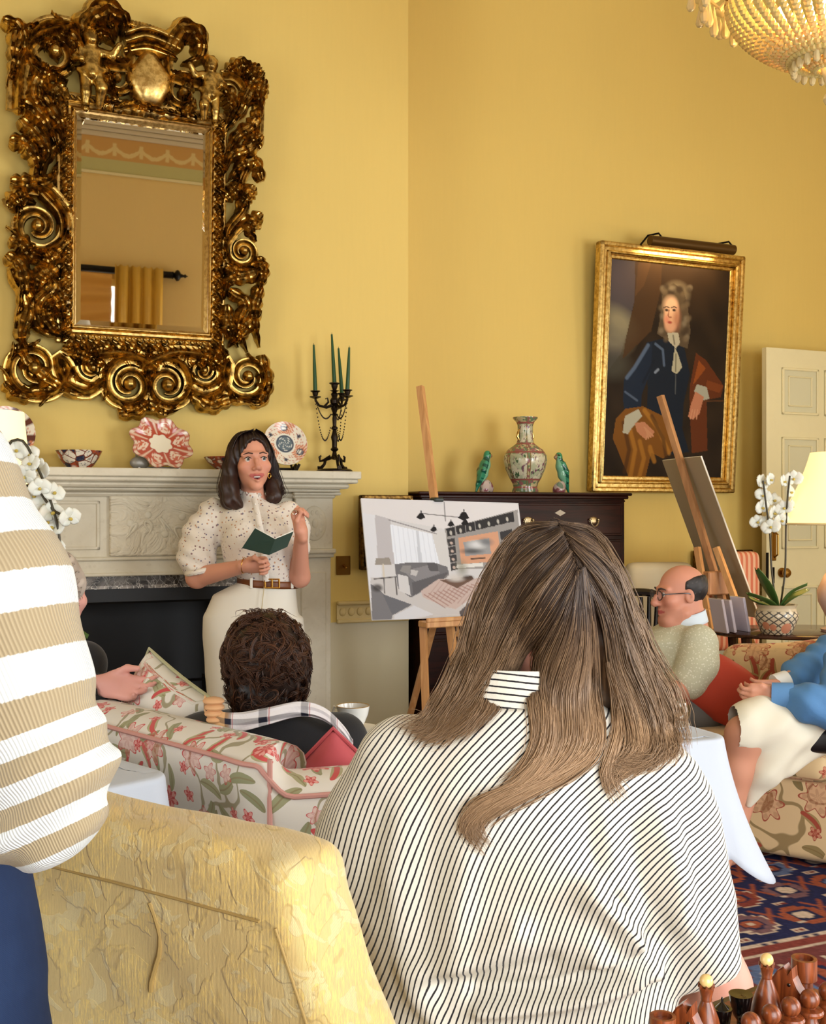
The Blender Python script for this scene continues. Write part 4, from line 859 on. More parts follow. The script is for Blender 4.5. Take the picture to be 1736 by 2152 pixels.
# small pictures low on the walls
def small_frame(name, label, s0, s1, z0, z1, v, tone):
    t = thing(name, label, 'picture', W((s0+s1)/2, v, (z0+z1)/2), TH); w, h = s1-s0, z1-z0; b = MB()
    for a, y in ((0.0, -0.02), (0.02, -0.03)):
        for (x0, x1, c0, c1) in ((-w/2+a, w/2-a, h/2-a-0.022, h/2-a), (-w/2+a, w/2-a, -h/2+a, -h/2+a+0.022), (-w/2+a, -w/2+a+0.022, -h/2+a, h/2-a), (w/2-a-0.022, w/2-a, -h/2+a, h/2-a)): b.box(((x0+x1)/2, y/2, (c0+c1)/2), (x1-x0, -y+0.02, c1-c0), 0.005)
    b.build('frame', M_GOLDDARK, t); b = MB(); b.box((0, -0.006, 0), (w-0.06, 0.006, h-0.06)); b.build('canvas', mat('dim_canvas_%d' % tone[0], tone, 0.6, var=0.4, vscale=9), t, False); return t
M_GOLDDARK = goldmat('tarnished_gilt', (122, 92, 46), (70, 48, 24), 0.35, 60)
small_frame('small_picture', 'small tarnished gilt picture on the wall behind the room photograph board', 0.372, 0.655, 1.03, 1.405, 0.03, (58, 46, 30))
sa, za = onwall(1457, 1157, -0.42); sb, zb = onwall(1577, 1240, -0.42)
small_frame('small_picture', 'small dark framed picture low on the wall behind the tilted easel', sa, sb, zb, za, -0.42, (84, 70, 44))
# ---------------------------------------------------------------- open door leaf
t = thing('door_1', None, None, W(3.115, -0.2, 0), TH); t['kind'] = 'structure'
DW, DH = 0.86, 2.335
b = MB(); b.box((DW/2, 0, DH/2+0.005), (DW, 0.045, DH-0.01), 0.003); b.build('door_leaf', M_CREAM, t)
rows = [(1.925, 2.215), (1.09, 1.785), (0.2, 0.86)]
for z0, z1 in rows:
    for x0, x1 in ((0.115, 0.405), (0.455, 0.745)):
        b = MB(); b.box(((x0+x1)/2, -0.0235, (z0+z1)/2), (x1-x0, 0.004, z1-z0)); p = b.build('door_panel', M_PANEL, t, False)
        b = MB()
        for e, w, yy in ((0, 0.016, 0.03), (0.05, 0.010, 0.028)):
            a0, a1, c0, c1 = x0+e, x1-e, z0+e, z1-e
            for q4 in ((a0, a1, c1-w, c1), (a0, a1, c0, c0+w), (a0, a0+w, c0, c1), (a1-w, a1, c0, c1)): b.box(((q4[0]+q4[1])/2, -yy, (q4[2]+q4[3])/2), (q4[1]-q4[0], 0.012, q4[3]-q4[2]), 0.004)
        b.build('panel_moulding', M_CREAM, p)
b = MB(); b.box((0.05, -0.03, 1.12), (0.03, 0.012, 0.2), 0.003); b.tube([(0.05, -0.035, 1.04), (0.05, -0.065, 1.06), (0.05, -0.065, 1.18), (0.05, -0.035, 1.2)], 0.006, 8); b.build('pull_handle', M_BRASS, t)
b = MB(); b.lathe([(0, 0), (0.03, 0), (0.03, 0.006), (0.012, 0.01), (0.01, 0.03), (0.026, 0.036), (0.03, 0.05), (0.022, 0.062), (0, 0.066)], 20); o = b.build('door_knob', M_BRASS, t, loc=(0.115, -0.023, 0.945)); o.rotation_euler = (PI/2, 0, 0)
b = MB(); b.box((0.004, -0.024, 0.95), (0.02, 0.006, 0.24), 0.002); b.box((0.05, -0.025, 0.93), (0.018, 0.006, 0.1), 0.002); b.build('lock_plate', M_IRON, t)
# ================================================================ chintz
def floral(name, base, sc=1.0, seed=0.0, vine=(150, 140, 104), leafc=((150, 152, 118), (186, 180, 140)), pink=((206, 84, 84), (232, 164, 156)), rough=0.7):
    g = G(name, rough, 0, 0.25, Sheen_Weight=0.15); t0 = g.attr('tex', 'Vector'); t0 = g.v('ADD', t0, (seed, seed*1.7, 0)); nz = g.noise(t0, 9*sc, 2, out=1)
    t = g.v('ADD', t0, g.n('ShaderNodeVectorMath', 0, {0: g.v('SUBTRACT', nz, (0.5, 0.5, 0.5)), 3: 0.016/sc}, operation='SCALE'))
    c = L3(*base)
    def cells(scale, off, rnd=0.8):
        co = g.v('ADD', t, (off, off*0.6, 0)); nd = g.nt.nodes.new('ShaderNodeTexVoronoi'); nd.voronoi_dimensions = '2D'; g.put(nd.inputs['Vector'], co); g.put(nd.inputs['Scale'], scale*sc); g.put(nd.inputs['Randomness'], rnd)
        d = g.v('SUBTRACT', co, nd.outputs['Position']); x = g.n('ShaderNodeSeparateXYZ', 0, {0: d}); y = g.n('ShaderNodeSeparateXYZ', 1, {0: d})
        r = g.n('ShaderNodeSeparateColor', 0, {0: nd.outputs['Color']}); q = g.n('ShaderNodeSeparateColor', 1, {0: nd.outputs['Color']}); b = g.n('ShaderNodeSeparateColor', 2, {0: nd.outputs['Color']})
        return x, y, r, q, b
    n = g.noise(t, 4.2*sc, 1.5); c = g.mix(g.m('MULTIPLY', g.ss(g.m('ABSOLUTE', g.m('SUBTRACT', n, 0.5)), 0.014, 0.008), 0.85), c, L3(*vine))
    for scale, off, L, Wd, thr in ((9.0, 0.31, 0.055, 0.017, 0.25), (8.0, 3.7, 0.045, 0.015, 0.35)):
        x, y, r, q, b = cells(scale, off); a = g.m('MULTIPLY', r, 6.283); ca, sa = g.m('COSINE', a), g.m('SINE', a)
        ex = g.m('DIVIDE', g.m('ADD', g.m('MULTIPLY', x, ca), g.m('MULTIPLY', y, sa)), L/sc); ey = g.m('DIVIDE', g.m('SUBTRACT', g.m('MULTIPLY', y, ca), g.m('MULTIPLY', x, sa)), Wd/sc)
        ey = g.m('ADD', ey, g.m('MULTIPLY', g.m('MULTIPLY', ex, ex), 0.7)); e = g.m('ADD', g.m('MULTIPLY', ex, ex), g.m('MULTIPLY', ey, ey)); on = g.ss(q, thr, thr+0.01)
        lf = g.mix(g.ss(g.m('ABSOLUTE', ey), 0.18, 0.1), g.mix(b, L3(*leafc[0]), L3(*leafc[1])), L3(*vine)); lf = g.mix(g.m('MULTIPLY', g.ss(b, 0.62, 0.66), g.ss(g.m('ABSOLUTE', ey), 0.55, 0.4)), lf, L3(*pink[0]))
        c = g.mix(g.m('MULTIPLY', g.ss(e, 1.0, 0.92), on), c, lf)
    for scale, off, R, pet, thr, k in ((4.4, 1.3, 0.062, 7, 0.15, 150.0), (8.2, 5.1, 0.030, 5, 0.22, 240.0)):
        x, y, r, q, b = cells(scale, off, 0.75); rr = g.m('SQRT', g.m('ADD', g.m('MULTIPLY', x, x), g.m('MULTIPLY', y, y))); an = g.m('ADD', g.m('ARCTAN2', y, x), g.m('MULTIPLY', r, 6.283))
        cs = g.m('COSINE', g.m('MULTIPLY', an, float(pet))); Rv = g.m('MULTIPLY', g.m('ADD', 0.8, g.m('MULTIPLY', cs, 0.2)), g.m('MULTIPLY', g.m('ADD', 0.7, g.m('MULTIPLY', b, 0.4)), R/sc)); f = g.m('DIVIDE', rr, Rv)
        ring = g.m('SINE', g.m('ADD', g.m('MULTIPLY', rr, k*sc), g.m('MULTIPLY', cs, 1.6))); fc = g.mix(g.ss(ring, -0.2, 0.5), L3(*pink[1]), L3(*pink[0])); fc = g.mix(g.m('MULTIPLY', g.ss(b, 0.45, 0.5), 0.55), fc, c); fc = g.mix(g.ss(f, 0.86, 0.92), fc, L3(*pink[0]))
        c = g.mix(g.m('MULTIPLY', g.ss(f, 1.0, 0.96), g.ss(q, thr, thr+0.01)), c, fc)
    g.col(c); g.bump(g.noise(t0, 700), 0.08, 0.001); return g.mat
M_CHINTZ = floral('white_chintz', (230, 224, 214), 1.25); M_CHINTZ2 = floral('cream_chintz', (226, 196, 148), 0.9, 2.3, (140, 116, 72), ((132, 116, 74), (176, 148, 96)), ((166, 76, 56), (206, 140, 108)))
M_PIPE = mat('sofa_piping', (206, 150, 140), 0.7)
def simple(name, rgb, rough=0.8, **kw): return mat(name, rgb, rough, **kw)
# ---------------------------------------------------------------- chintz sofa behind the curly-haired woman: a curved wall swept along its plan
t = thing('sofa', 'white chintz sofa with pink flowers, high back and arm, behind the curly-haired woman', 'sofa', (0, 0, 0))
path = [Vector(p) for p in cr([(-1.02, 3.06), (-0.80, 2.83), (-0.58, 2.61), (-0.42, 2.45), (-0.345, 2.372), (-0.27, 2.362), (-0.12, 2.405), (0.05, 2.455)], 70)] if True else []
def sweep_wall(path, ztop, thick, z0=0.06, roll=0.06, bulge=0.02):
    vs, fs, tx = [], [], []; n = len(path); s = 0
    for i in range(n):
        T = (path[min(i+1, n-1)]-path[max(i-1, 0)]).normalized(); Nl = Vector((-T.y, T.x)); 
        if i: s += (path[i]-path[i-1]).length
        zt = ztop(i/(n-1)); prof = [(0.0, z0), (0.0, z0+0.12), (-bulge*0.4, z0+(zt-z0)*0.5), (-bulge*0.2, zt-0.17), (-bulge*0.8, zt-0.10)]
        for k in range(9): a = PI*k/8; prof.append((thick/2-(thick/2+0.02)*math.cos(a), zt-roll+roll*math.sin(a)))
        prof += [(thick+0.01, zt-0.12), (thick, zt-0.25), (thick, 0.3)]
        acc = 0
        for k, (o, z) in enumerate(prof):
            if k: acc += math.hypot(o-prof[k-1][0], z-prof[k-1][1])
            p = path[i]+Nl*o; vs.append((p.x, p.y, z)); tx.append((s, acc, 0))
        m = len(prof)
    for i in range(n-1):
        for k in range(m): k2 = (k+1) % m; fs.append((i*m+k, (i+1)*m+k, (i+1)*m+k2, i*m+k2))
    fs += [tuple(range(m))[::-1], tuple((n-1)*m+k for k in range(m))]
    return vs, fs, tx
zt = lambda t: 0.832 if t < 0.66 else (0.832-0.05*min(1, (t-0.66)/0.1)**1.0 if t < 0.76 else 0.782)
zt_s = lambda t: 0.806-0.062*(lambda f: f*f*(3-2*f))(min(1, max(0, (t-0.60)/0.13)))
vs_, fs_, tx_ = sweep_wall(path, zt_s, 0.15)
b = MB(); b.add(vs_, fs_); me = b.mesh('upholstered_back'); setvec(me, 'tex', tx_); link('upholstered_back', me, M_CHINTZ, t)
b = MB(); b.add([(x, y, z) for z in (0.2, 0.43) for x, y in ((-0.86, 3.1), (-0.33, 2.56), (-0.03, 2.62), (-0.14, 2.82), (-0.62, 3.32))], [(4, 3, 2, 1, 0), (5, 6, 7, 8, 9)]+[(i, (i+1) % 5, 5+(i+1) % 5, 5+i) for i in range(5)]); me = b.mesh('seat_cushion', 0.5); boxtex(me); link('seat_cushion', me, M_CHINTZ, t)
def onpath(f, off, z):
    k = f*(len(path)-1); i = min(int(k), len(path)-2); p = path[i].lerp(path[i+1], k-i); T = (path[i+1]-path[i]).normalized(); Nl = Vector((-T.y, T.x)); p = p+Nl*off; return (p.x, p.y, z)
b = MB(); b.tube([onpath(f, -0.02, zt_s(f)-0.03) for f in np.linspace(0, 0.62, 40)]+[onpath(f, -0.018, zt_s(f)-0.035) for f in np.linspace(0.63, 1, 20)], 0.006, 7); b.build('top_piping', M_PIPE, t)
b = MB(); b.tube([onpath(0.655, -0.015, z) for z in np.linspace(0.79, 0.1, 12)], 0.006, 7); b.build('corner_piping', M_PIPE, t)
b = MB(); b.tube([onpath(0.87+0.012*math.sin((0.78-z)*6), -0.012, z) for z in np.linspace(0.765, 0.1, 14)], 0.005, 7); b.build('arm_piping', M_PIPE, t)
for x, y in ((-0.95, 3.05), (-0.30, 2.45), (0.0, 2.52), (-0.6, 3.25)):
    b = MB(); b.tube([(x, y, 0.0), (x, y, 0.22)], [0.02, 0.03], 10); b.build('leg', M_DARKWOOD, t)
def pillow(name, label, loc, size, rotv, m, rn=0.0):
    t0 = thing(name, label, 'cushion', loc, 0, rot=Euler(rotv)); w, d, h = size
    b = MB()
    for sg in (1, -1):
        def f(i, j):
            x, z = 2*i-1, 2*j-1; x, z = x*math.sqrt(1-rn*z*z/2), z*math.sqrt(1-rn*x*x/2); k = (max(0, (1-abs(x)**2.6))*max(0, (1-abs(z)**2.6)))**0.45; pin = 1-0.07*(1-abs(z)**2)*abs(x)**2; pin2 = 1-0.07*(1-abs(x)**2)*abs(z)**2
            return (x*w/2*pin, sg*(d/2*k+0.001), z*h/2*pin2)
        b.grid(f, 22, 22)
    me = b.mesh('cushion_cover', False); V = verts(me); bm = bmesh.new(); bm.from_mesh(me); bmesh.ops.remove_doubles(bm, verts=bm.verts, dist=0.003); bmesh.ops.recalc_face_normals(bm, faces=bm.faces); bm.to_mesh(me); bm.free(); shade(me, False); boxtex(me)
    link('cushion_cover', me, m, t0); b = MB(); pts = []
    for a, bb in ((-1, -1), (1, -1), (1, 1), (-1, 1)): pts.append((a*w/2*(1-0.28*rn), 0, bb*h/2*(1-0.28*rn)))
    ring = []
    for k in range(4):
        p, q2 = Vector(pts[k]), Vector(pts[(k+1) % 4]); c = (p+q2)/2*(0.93+0.4*rn)
        for f_ in np.linspace(0, 1, 9)[:-1]: ring.append(tuple((p*(1-f_)**2+c*2*f_*(1-f_)+q2*f_*f_)))
    b.tube(ring+[ring[0]], 0.005, 6, False); b.build('cushion_piping', m, t0); return t0
pillow('cushion', 'pink cushion poking up behind the black cardigan on the chintz sofa', (-0.185, 2.60, 0.645), (0.25, 0.12, 0.24), (0.3, 0.75, 0.3), simple('pink_velvet', (196, 84, 92), Sheen_Weight=0.1))
pillow('cushion', 'pale floral cushion under the hand of the white-haired person', (-0.70, 3.0, 0.72), (0.34, 0.14, 0.34), (-0.25, 0.35, -0.75), M_CHINTZ)
# ---------------------------------------------------------------- yellow damask armchair nearest the camera
YR, YD = Vector((-0.101, 1.162, 0)), Vector((-0.857, 0.515, 0)); YF = Vector((0.515, 0.857, 0)); YW = 0.74
yc = YR+YD*(YW/2); yrz = math.atan2(-YD.y, -YD.x)
t = thing('armchair', 'mustard yellow damask chair with its back to the camera beside the striped shirt', 'armchair', (yc.x, yc.y, 0), yrz)
def damask():
    g = G('yellow_damask', 0.62, 0, 0.3, Sheen_Weight=0.25); tx = g.attr('tex', 'Vector')
    th = g.noise(g.scale(tx, 420, 60, 1), 1.0, 3, 0.7); w = g.wave(g.v('ADD', tx, g.n('ShaderNodeVectorMath', 0, {0: g.noise(tx, 40, 2, out=1), 3: 0.002}, operation='SCALE')), 170, 0.6)
    tw = g.wave(g.scale(tx, 1, 0.8, 1), 210, 1.0, 'DIAGONAL'); reg = g.noise(g.scale(tx, 1, 0.8, 1), 15, 3, 0.55, dist=0.8); reg2 = g.noise(g.v('ADD', tx, (3, 5, 0)), 24, 2, 0.5, dist=1.2)
    m1 = g.ss(reg, 0.47, 0.50); m2 = g.ss(reg2, 0.55, 0.58); thr = g.m('ADD', g.m('MULTIPLY', th, 0.7), g.m('MULTIPLY', w, 0.3)); hgt = g.m('MULTIPLY', g.m('ADD', 0.5, g.m('MULTIPLY', m1, 0.6)), thr)
    c = g.mix(thr, L3(184, 158, 104), L3(226, 196, 126)); c = g.mix(g.m('MULTIPLY', m1, g.m('MULTIPLY', g.ss(th, 0.42, 0.62), 0.85)), c, L3(234, 200, 116)); c = g.mix(g.m('MULTIPLY', m2, g.m('ADD', 0.25, g.m('MULTIPLY', tw, 0.5))), c, L3(214, 198, 150))
    c = g.mix(g.m('MULTIPLY', g.ss(g.m('ABSOLUTE', g.m('SUBTRACT', reg, 0.485)), 0.014, 0.004), 0.25), c, L3(150, 118, 60)); g.col(c); g.bump(g.m('ADD', hgt, g.m('ADD', g.m('MULTIPLY', m1, 0.7), g.m('MULTIPLY', m2, 0.4))), 0.42, 0.003); return g.mat
M_DAMASK = damask(); YT = 0.932
def warp(P):
    x, y, z = P[:, 0].copy(), P[:, 1], P[:, 2]; k = np.clip((YT-z), 0, 1); s = 1+0.86*np.clip(k-0.03, 0, 1)*(x > 0)+0.1*k; return np.stack([x/s, y-0.20*(z-0.5)*-1*0.6-0.012*np.cos(x*4.2), z], 1)
def yback(P): return rbox(warp(P), (0, 0.065, 0.70), (YW, 0.125, 0.52), 0.032)
def ytex(V): side = np.clip((V[:, 0]-0.37)*30, 0, 1)[:, None]; return np.stack([V[:, 0]+V[:, 1]*0.9, V[:, 2]+0.4*V[:, 1], V[:, 0]*0], 1)
o = sdf('chair_back', yback, (-0.5, -0.15, 0.42), (0.62, 0.3, 0.99), 0.008, M_DAMASK, t, relax=3, vecs={'tex': ytex}, disp=lambda V: 0.003*wob(V, 26, 4)+0.0016*wob(V, 70, 9))
def seatf(P): return smin(rbox(P, (-0.03, 0.30, 0.36), (0.60, 0.48, 0.16), 0.05), rbox(P, (-0.03, 0.27, 0.24), (0.60, 0.46, 0.2), 0.03), 0.03)
sdf('seat', seatf, (-0.45, -0.05, 0.1), (0.45, 0.65, 0.5), 0.012, M_DAMASK, t, vecs={'tex': ytex})
for x, y in ((-0.28, 0.08), (0.22, 0.08), (-0.28, 0.46), (0.22, 0.46)):
    b = MB(); b.tube([(x, y, 0), (x, y, 0.2)], [0.016, 0.026], 10); b.build('leg', M_DARKWOOD, t)
def surf_y(x, z):
    """front of the back panel at (x, z)"""
    ys = np.linspace(-0.14, 0.1, 240); d = yback(np.stack([np.full(240, x), ys, np.full(240, z)], 1)); i = np.argmax(d < 0.0); return ys[i] if d[i] < 0 else None
def weltline(pts, name, r=0.0017):
    q = [(x, surf_y(x, z), z) for x, z in pts]; q = [(x, y-0.001, z) for x, y, z in q if y is not None]; b = MB(); b.tube(q, r, 7); b.build(name, mat('damask_welt', (168, 138, 80), 0.7), t)
weltline([(x, YT-0.042) for x in np.linspace(-0.34, 0.325, 40)], 'top_seam'); weltline([(0.37*(1+0.86*max(0, YT-z-0.03)+0.1*(YT-z))-0.030, z) for z in np.linspace(YT-0.045, 0.48, 40)], 'side_seam'); weltline([(x, 0.672) for x in np.linspace(-0.36, 0.36, 40)], 'lower_seam')
weltline([(0.16+0.012*math.sin(k*0.5), YT-0.055-0.012*k) for k in range(10)], 'raised_cord', 0.0032)
# ---------------------------------------------------------------- cream chintz sofa by the far wall
SX, SY = Vector((0.834, -0.552, 0)), Vector((0.552, 0.834, 0)); SP = Vector((1.285, 4.12, 0)); srz = math.atan2(SX.y, SX.x)
t = thing('sofa', 'cream chintz sofa with red roses where the man and the blue-shirted person sit', 'sofa', SP, srz)
def part_sdf(name, fn, lo, hi, h, m, par, **kw):
    o = sdf(name, fn, lo, hi, h, m, par, **kw); boxtex(o.data); return o
X0, X1 = -0.36, 1.5
part_sdf('base', lambda P: rbox(P, ((X0+X1)/2, 0.42, 0.185), (X1-X0, 0.80, 0.31), 0.02), (X0-0.05, -0.03, 0), (X1+0.05, 0.9, 0.4), 0.02, M_CHINTZ2, t)
for k in range(3):
    w = (X1-X0-0.1)/3; c = X0+0.05+w*(k+0.5)
    part_sdf('seat_cushion', lambda P: rbox(P, (c, 0.32, 0.39), (w-0.004, 0.68, 0.125), 0.045), (c-w/2-0.02, -0.06, 0.3), (c+w/2+0.02, 0.7, 0.48), 0.014, M_CHINTZ2, t)
def sback(P):
    zt_ = 0.725+0.12*np.exp(-((P[:, 0]-0.45)/0.42)**2); q = P.copy(); q[:, 1] -= 0.12*(P[:, 2]-0.4); q[:, 2] -= (zt_-0.75)*np.clip((P[:, 2]-0.3)/0.45, 0, 1); return rbox(q, ((X0+X1)/2, 0.715, 0.52), (X1-X0, 0.17, 0.46), 0.075)
part_sdf('back', sback, (X0-0.04, 0.55, 0.25), (X1+0.04, 0.95, 0.9), 0.016, M_CHINTZ2, t)
for x in (X0-0.02, X1+0.02):
    part_sdf('arm', lambda P: smin(cap(P, (x, 0.05, 0.52), (x, 0.75, 0.54), 0.085), rbox(P, (x, 0.40, 0.28), (0.12, 0.76, 0.44), 0.03), 0.03), (x-0.12, -0.06, 0.03), (x+0.12, 0.88, 0.66), 0.016, M_CHINTZ2, t)
for x, y in ((X0+0.05, 0.06), (X1-0.05, 0.06), (X0+0.05, 0.78), (X1-0.05, 0.78)):
    b = MB(); b.tube([(x, y, 0), (x, y, 0.06)], 0.025, 10); b.build('foot', M_DARKWOOD, t)
p = at(1512, 1447, 4.46); pillow('cushion', 'burnt orange velvet cushion between the man and the blue-shirted person', p, (0.27, 0.20, 0.27), (-0.2, 0.55, srz+0.25), simple('orange_velvet', (178, 56, 30), Sheen_Weight=0.08), 0.75)
# ---------------------------------------------------------------- tables under white cloths
def cloth_table(name, label, tlabel, cx, cy, rz, w, d, z, hem, seed, tipfn=None, legs=True):
    t = thing('table', tlabel, 'table', (cx, cy, 0), rz); b = MB(); b.box((0, 0, z-0.02), (w-0.02, d-0.02, 0.025), 0.008); b.build('table_top', M_DARKWOOD, t)
    for x in (-1, 1):
        for y in (-1, 1): b = MB(); b.tube([(x*(w/2-0.06), y*(d/2-0.06), 0), (x*(w/2-0.06), y*(d/2-0.06), z-0.03)], [0.018, 0.028], 10); b.build('leg', M_DARKWOOD, t)
    n = 220; m = 26; vs, fs = [], []; rc = 0.055; per = []
    segs = [((w/2-rc, -d/2), (w/2-rc, -d/2+rc), -PI/2), ((w/2, d/2-rc), (w/2-rc, d/2-rc), 0), ((-w/2+rc, d/2), (-w/2+rc, d/2-rc), PI/2), ((-w/2, -d/2+rc), (-w/2+rc, -d/2+rc), PI)]
    pts = []; L = [d-2*rc, w-2*rc, d-2*rc, w-2*rc]
    for k in range(4):
        p0, c, a0 = segs[k]
        for i in range(14): a = a0+PI/2*i/14; pts.append((c[0]+rc*math.cos(a), c[1]+rc*math.sin(a), math.cos(a), math.sin(a), math.sin(PI*i/14)))
        e0 = (c[0]+rc*math.cos(a0+PI/2), c[1]+rc*math.sin(a0+PI/2)); e1 = segs[(k+1) % 4][0]
        for i in range(36): f = i/36; pts.append((e0[0]+(e1[0]-e0[0])*f, e0[1]+(e1[1]-e0[1])*f, math.cos(a0+PI/2), math.sin(a0+PI/2), 0.0))
    n = len(pts); r = random.Random(seed); ph = [r.uniform(0, 6) for _ in range(4)]
    prof = [(-9+k, 0.004, 0) for k in range(4)]
    for q in (-0.04, -0.012): prof.append((q, 0.004, 0))
    for k in range(1, 6): a = PI/2*k/5; prof.append((0.008*math.sin(a), 0.004-0.012*(1-math.cos(a)), 0))
    for k in range(1, 15): prof.append((0.008, -0.008, k/14))
    for j, (o, dz, f) in enumerate(prof):
        for i, (x, y, nx, ny, cn) in enumerate(pts):
            s = i/n*2*PI; wv = (0.5+0.5*math.sin(7*s+ph[0])+0.35*math.sin(13*s+ph[1]))*0.018*f; fl = o+wv+0.05*f+cn*0.07*f*f; drop = (z-hem+cn*0.075)*f
            if o < -5: k_ = (0.02, 0.35, 0.65, 0.88)[j]; x, y, fl = x*k_, y*k_, 0.0
            vs.append((x+nx*fl, y+ny*fl, z+dz-drop))
    for j in range(len(prof)-1):
        for i in range(n): i2 = (i+1) % n; fs.append((j*n+i, j*n+i2, (j+1)*n+i2, (j+1)*n+i))
    fs.append(tuple(range(n))[::-1]); b = MB(); b.add(vs, fs); o = b.build(name, M_WHITE, None, 0.9); o.location = (cx, cy, 0); o.rotation_euler = (0, 0, rz); meta(o, label, 'tablecloth')
    sm = o.modifiers.new('thick', 'SOLIDIFY'); sm.thickness = 0.002; sm.offset = 1; return t, o
nr = Vector((0.855, 2.89, 0)); ctr = nr-U*0.50-NN*0.235
cloth_table('tablecloth', 'white cloth over the long table beside the chintz sofas, corner hanging low', 'dark wooden table under the white cloth in front of the long-haired woman', ctr.x, ctr.y, TH, 0.96, 0.46, 0.72, 0.44, 3)
e1, e2 = Vector((-0.73, 0.68, 0)), Vector((-0.68, -0.73, 0)); fr = Vector((-0.472, 2.30, 0)); ctr = fr+e1*0.42+e2*0.24
cloth_table('tablecloth', 'white cloth over the table beside the striped sweater sleeve', 'dark wooden table hidden by the white cloth beside the striped sweater', ctr.x, ctr.y, math.atan2(-e1.y, -e1.x), 0.80, 0.42, 0.765, 0.4, 5)
def teacup(px, py, d, z, label, hang, sc=1.0):
    q = at(px, py, d); t = thing('teacup', label, 'cup', (q.x, q.y, z), hang, 'teacups on the white tablecloths'); s = sc
    b = MB(); b.lathe([(0, 0.0), (0.045*s, 0.0), (0.07*s, 0.01), (0.072*s, 0.013), (0.045*s, 0.006), (0, 0.006)], 28); b.build('saucer', M_CHINA, t)
    b = MB(); b.lathe([(0, 0.008), (0.022*s, 0.008), (0.024*s, 0.014), (0.033*s, 0.03), (0.041*s, 0.05), (0.045*s, 0.072), (0.042*s, 0.072), (0.036*s, 0.045), (0.02*s, 0.018), (0, 0.016)], 28); b.build('cup', M_CHINA, t)
    b = MB(); b.tube([(0.040*s, 0, 0.06), (0.062*s, 0, 0.064), (0.068*s, 0, 0.045), (0.055*s, 0, 0.028), (0.032*s, 0, 0.026)], 0.0042, 8); b.build('handle', M_CHINA, t)
    b = MB(); b.tube([(0.0437*s*math.cos(a), 0.0437*s*math.sin(a), 0.0725) for a in np.linspace(0, 2*PI, 29)], 0.0012, 5, False); b.build('gilt_rim', M_GOLD2, t)
M_CHINA = mat('white_china', (238, 236, 230), 0.15, 0, 0.6)
teacup(742, 1545, 2.96, 0.724, 'white gilt-rimmed teacup beside the curly-haired woman', 2.6); teacup(1400, 1545, 3.02, 0.724, 'white teacup with its handle beside the ends of the long hair', 0.2, 0.9)
# ================================================================ easels and boards
def board_box(name, parent, w, h, th, m, z=0): b = MB(); b.box((0, 0, 0), (w, th, h), 0.002); return b.build(name, m, parent)
LEAN = math.radians(13.5); BY = math.radians(30)
bt = at(755, 1048, 4.72); bd = Vector((math.cos(BY), math.sin(BY), 0)); bn = Vector((math.sin(BY), -math.cos(BY), 0)); BW, BH = 0.83, 0.53
bcz = Vector((0, 0, -1))*math.cos(LEAN)+bn*math.sin(LEAN); bctr = bt+bd*(BW/2)+bcz*(BH/2)+Vector((0, 0, -0.008))
t = thing('presentation_board', 'large board printed with a grey living room photograph on the easel', 'board', bctr, 0, rot=Euler((-LEAN, math.radians(1.2), BY), 'XYZ'))
board_box('foam_board', t, BW, BH, 0.008, mat('foam_white', (226, 224, 222), 0.6))
R = Ras(BW, BH, 250, 165, (206, 204, 206))
def q(X, Y): return ((X-(145+(Y-730)*0.163))/886.0, (Y-732-(X-145)*0.014)/684.0)
def PQ(*p): return [q(*a) for a in p]
R.poly(PQ((145, 730), (1030, 750), (1035, 790), (620, 910), (160, 820)), (216, 212, 214)); R.poly(PQ((150, 815), (240, 830), (320, 1400), (250, 1420)), (214, 214, 220)); R.poly(PQ((225, 825), (310, 850), (350, 1110), (265, 1110)), (186, 182, 186))
R.poly(PQ((310, 880), (560, 940), (600, 1130), (350, 1110)), (226, 230, 240)); R.poly(PQ((450, 915), (465, 918), (500, 1110), (480, 1110)), (196, 200, 210)); R.poly(PQ((540, 935), (610, 920), (650, 1140), (600, 1130)), (206, 204, 204))
for k in range(9): R.line(PQ((325+k*27, 890+k*6), (362+k*27, 1105)), 0.003, (204, 208, 220), 0.7)
R.line(PQ((300, 855), (565, 935)), 0.004, (140, 136, 140)); R.poly(PQ((610, 905), (1030, 785), (1075, 1150), (660, 1140)), (150, 146, 144))
for k in range(7):
    x = 618+k*54; w = 46+k*3; R.poly(PQ((x, 905-k*15), (x+w, 893-k*15.5), (x+w+9, 940-k*14+4), (x+9, 952-k*13.5)), (52, 50, 52)); R.ell(*q(x+28, 930-k*14), 0.008, 0.02, (190, 186, 178), 0.9)
for k in range(4): R.poly(PQ((628+k*8, 968+k*48), (668+k*7, 960+k*48), (676+k*7, 1002+k*48), (636+k*8, 1010+k*48)), (64, 62, 64)); R.ell(*q(652+k*8, 990+k*48), 0.01, 0.012, (190, 170, 160))
for k in range(3): R.poly(PQ((928+k*12, 925+k*62), (1000+k*10, 905+k*62), (1008+k*10, 955+k*62), (940+k*12, 975+k*62)), (58, 56, 58))
R.poly(PQ((690, 960), (918, 920), (950, 1100), (715, 1115)), (206, 154, 124)); R.poly(PQ((720, 985), (868, 962), (885, 1055), (735, 1068)), (150, 150, 152)); R.ell(*q(800, 1000), 0.05, 0.03, (214, 214, 216), 0.9, 0.6); R.ell(*q(770, 1040), 0.06, 0.02, (84, 84, 86), 0.9, 0.6); R.ell(*q(850, 985), 0.04, 0.03, (110, 112, 116), 0.8, 0.6)
R.line(PQ((770, 1085), (850, 1080)), 0.005, (60, 50, 46)); R.poly(PQ((690, 1118), (840, 1108), (840, 1130), (690, 1140)), (220, 218, 214))
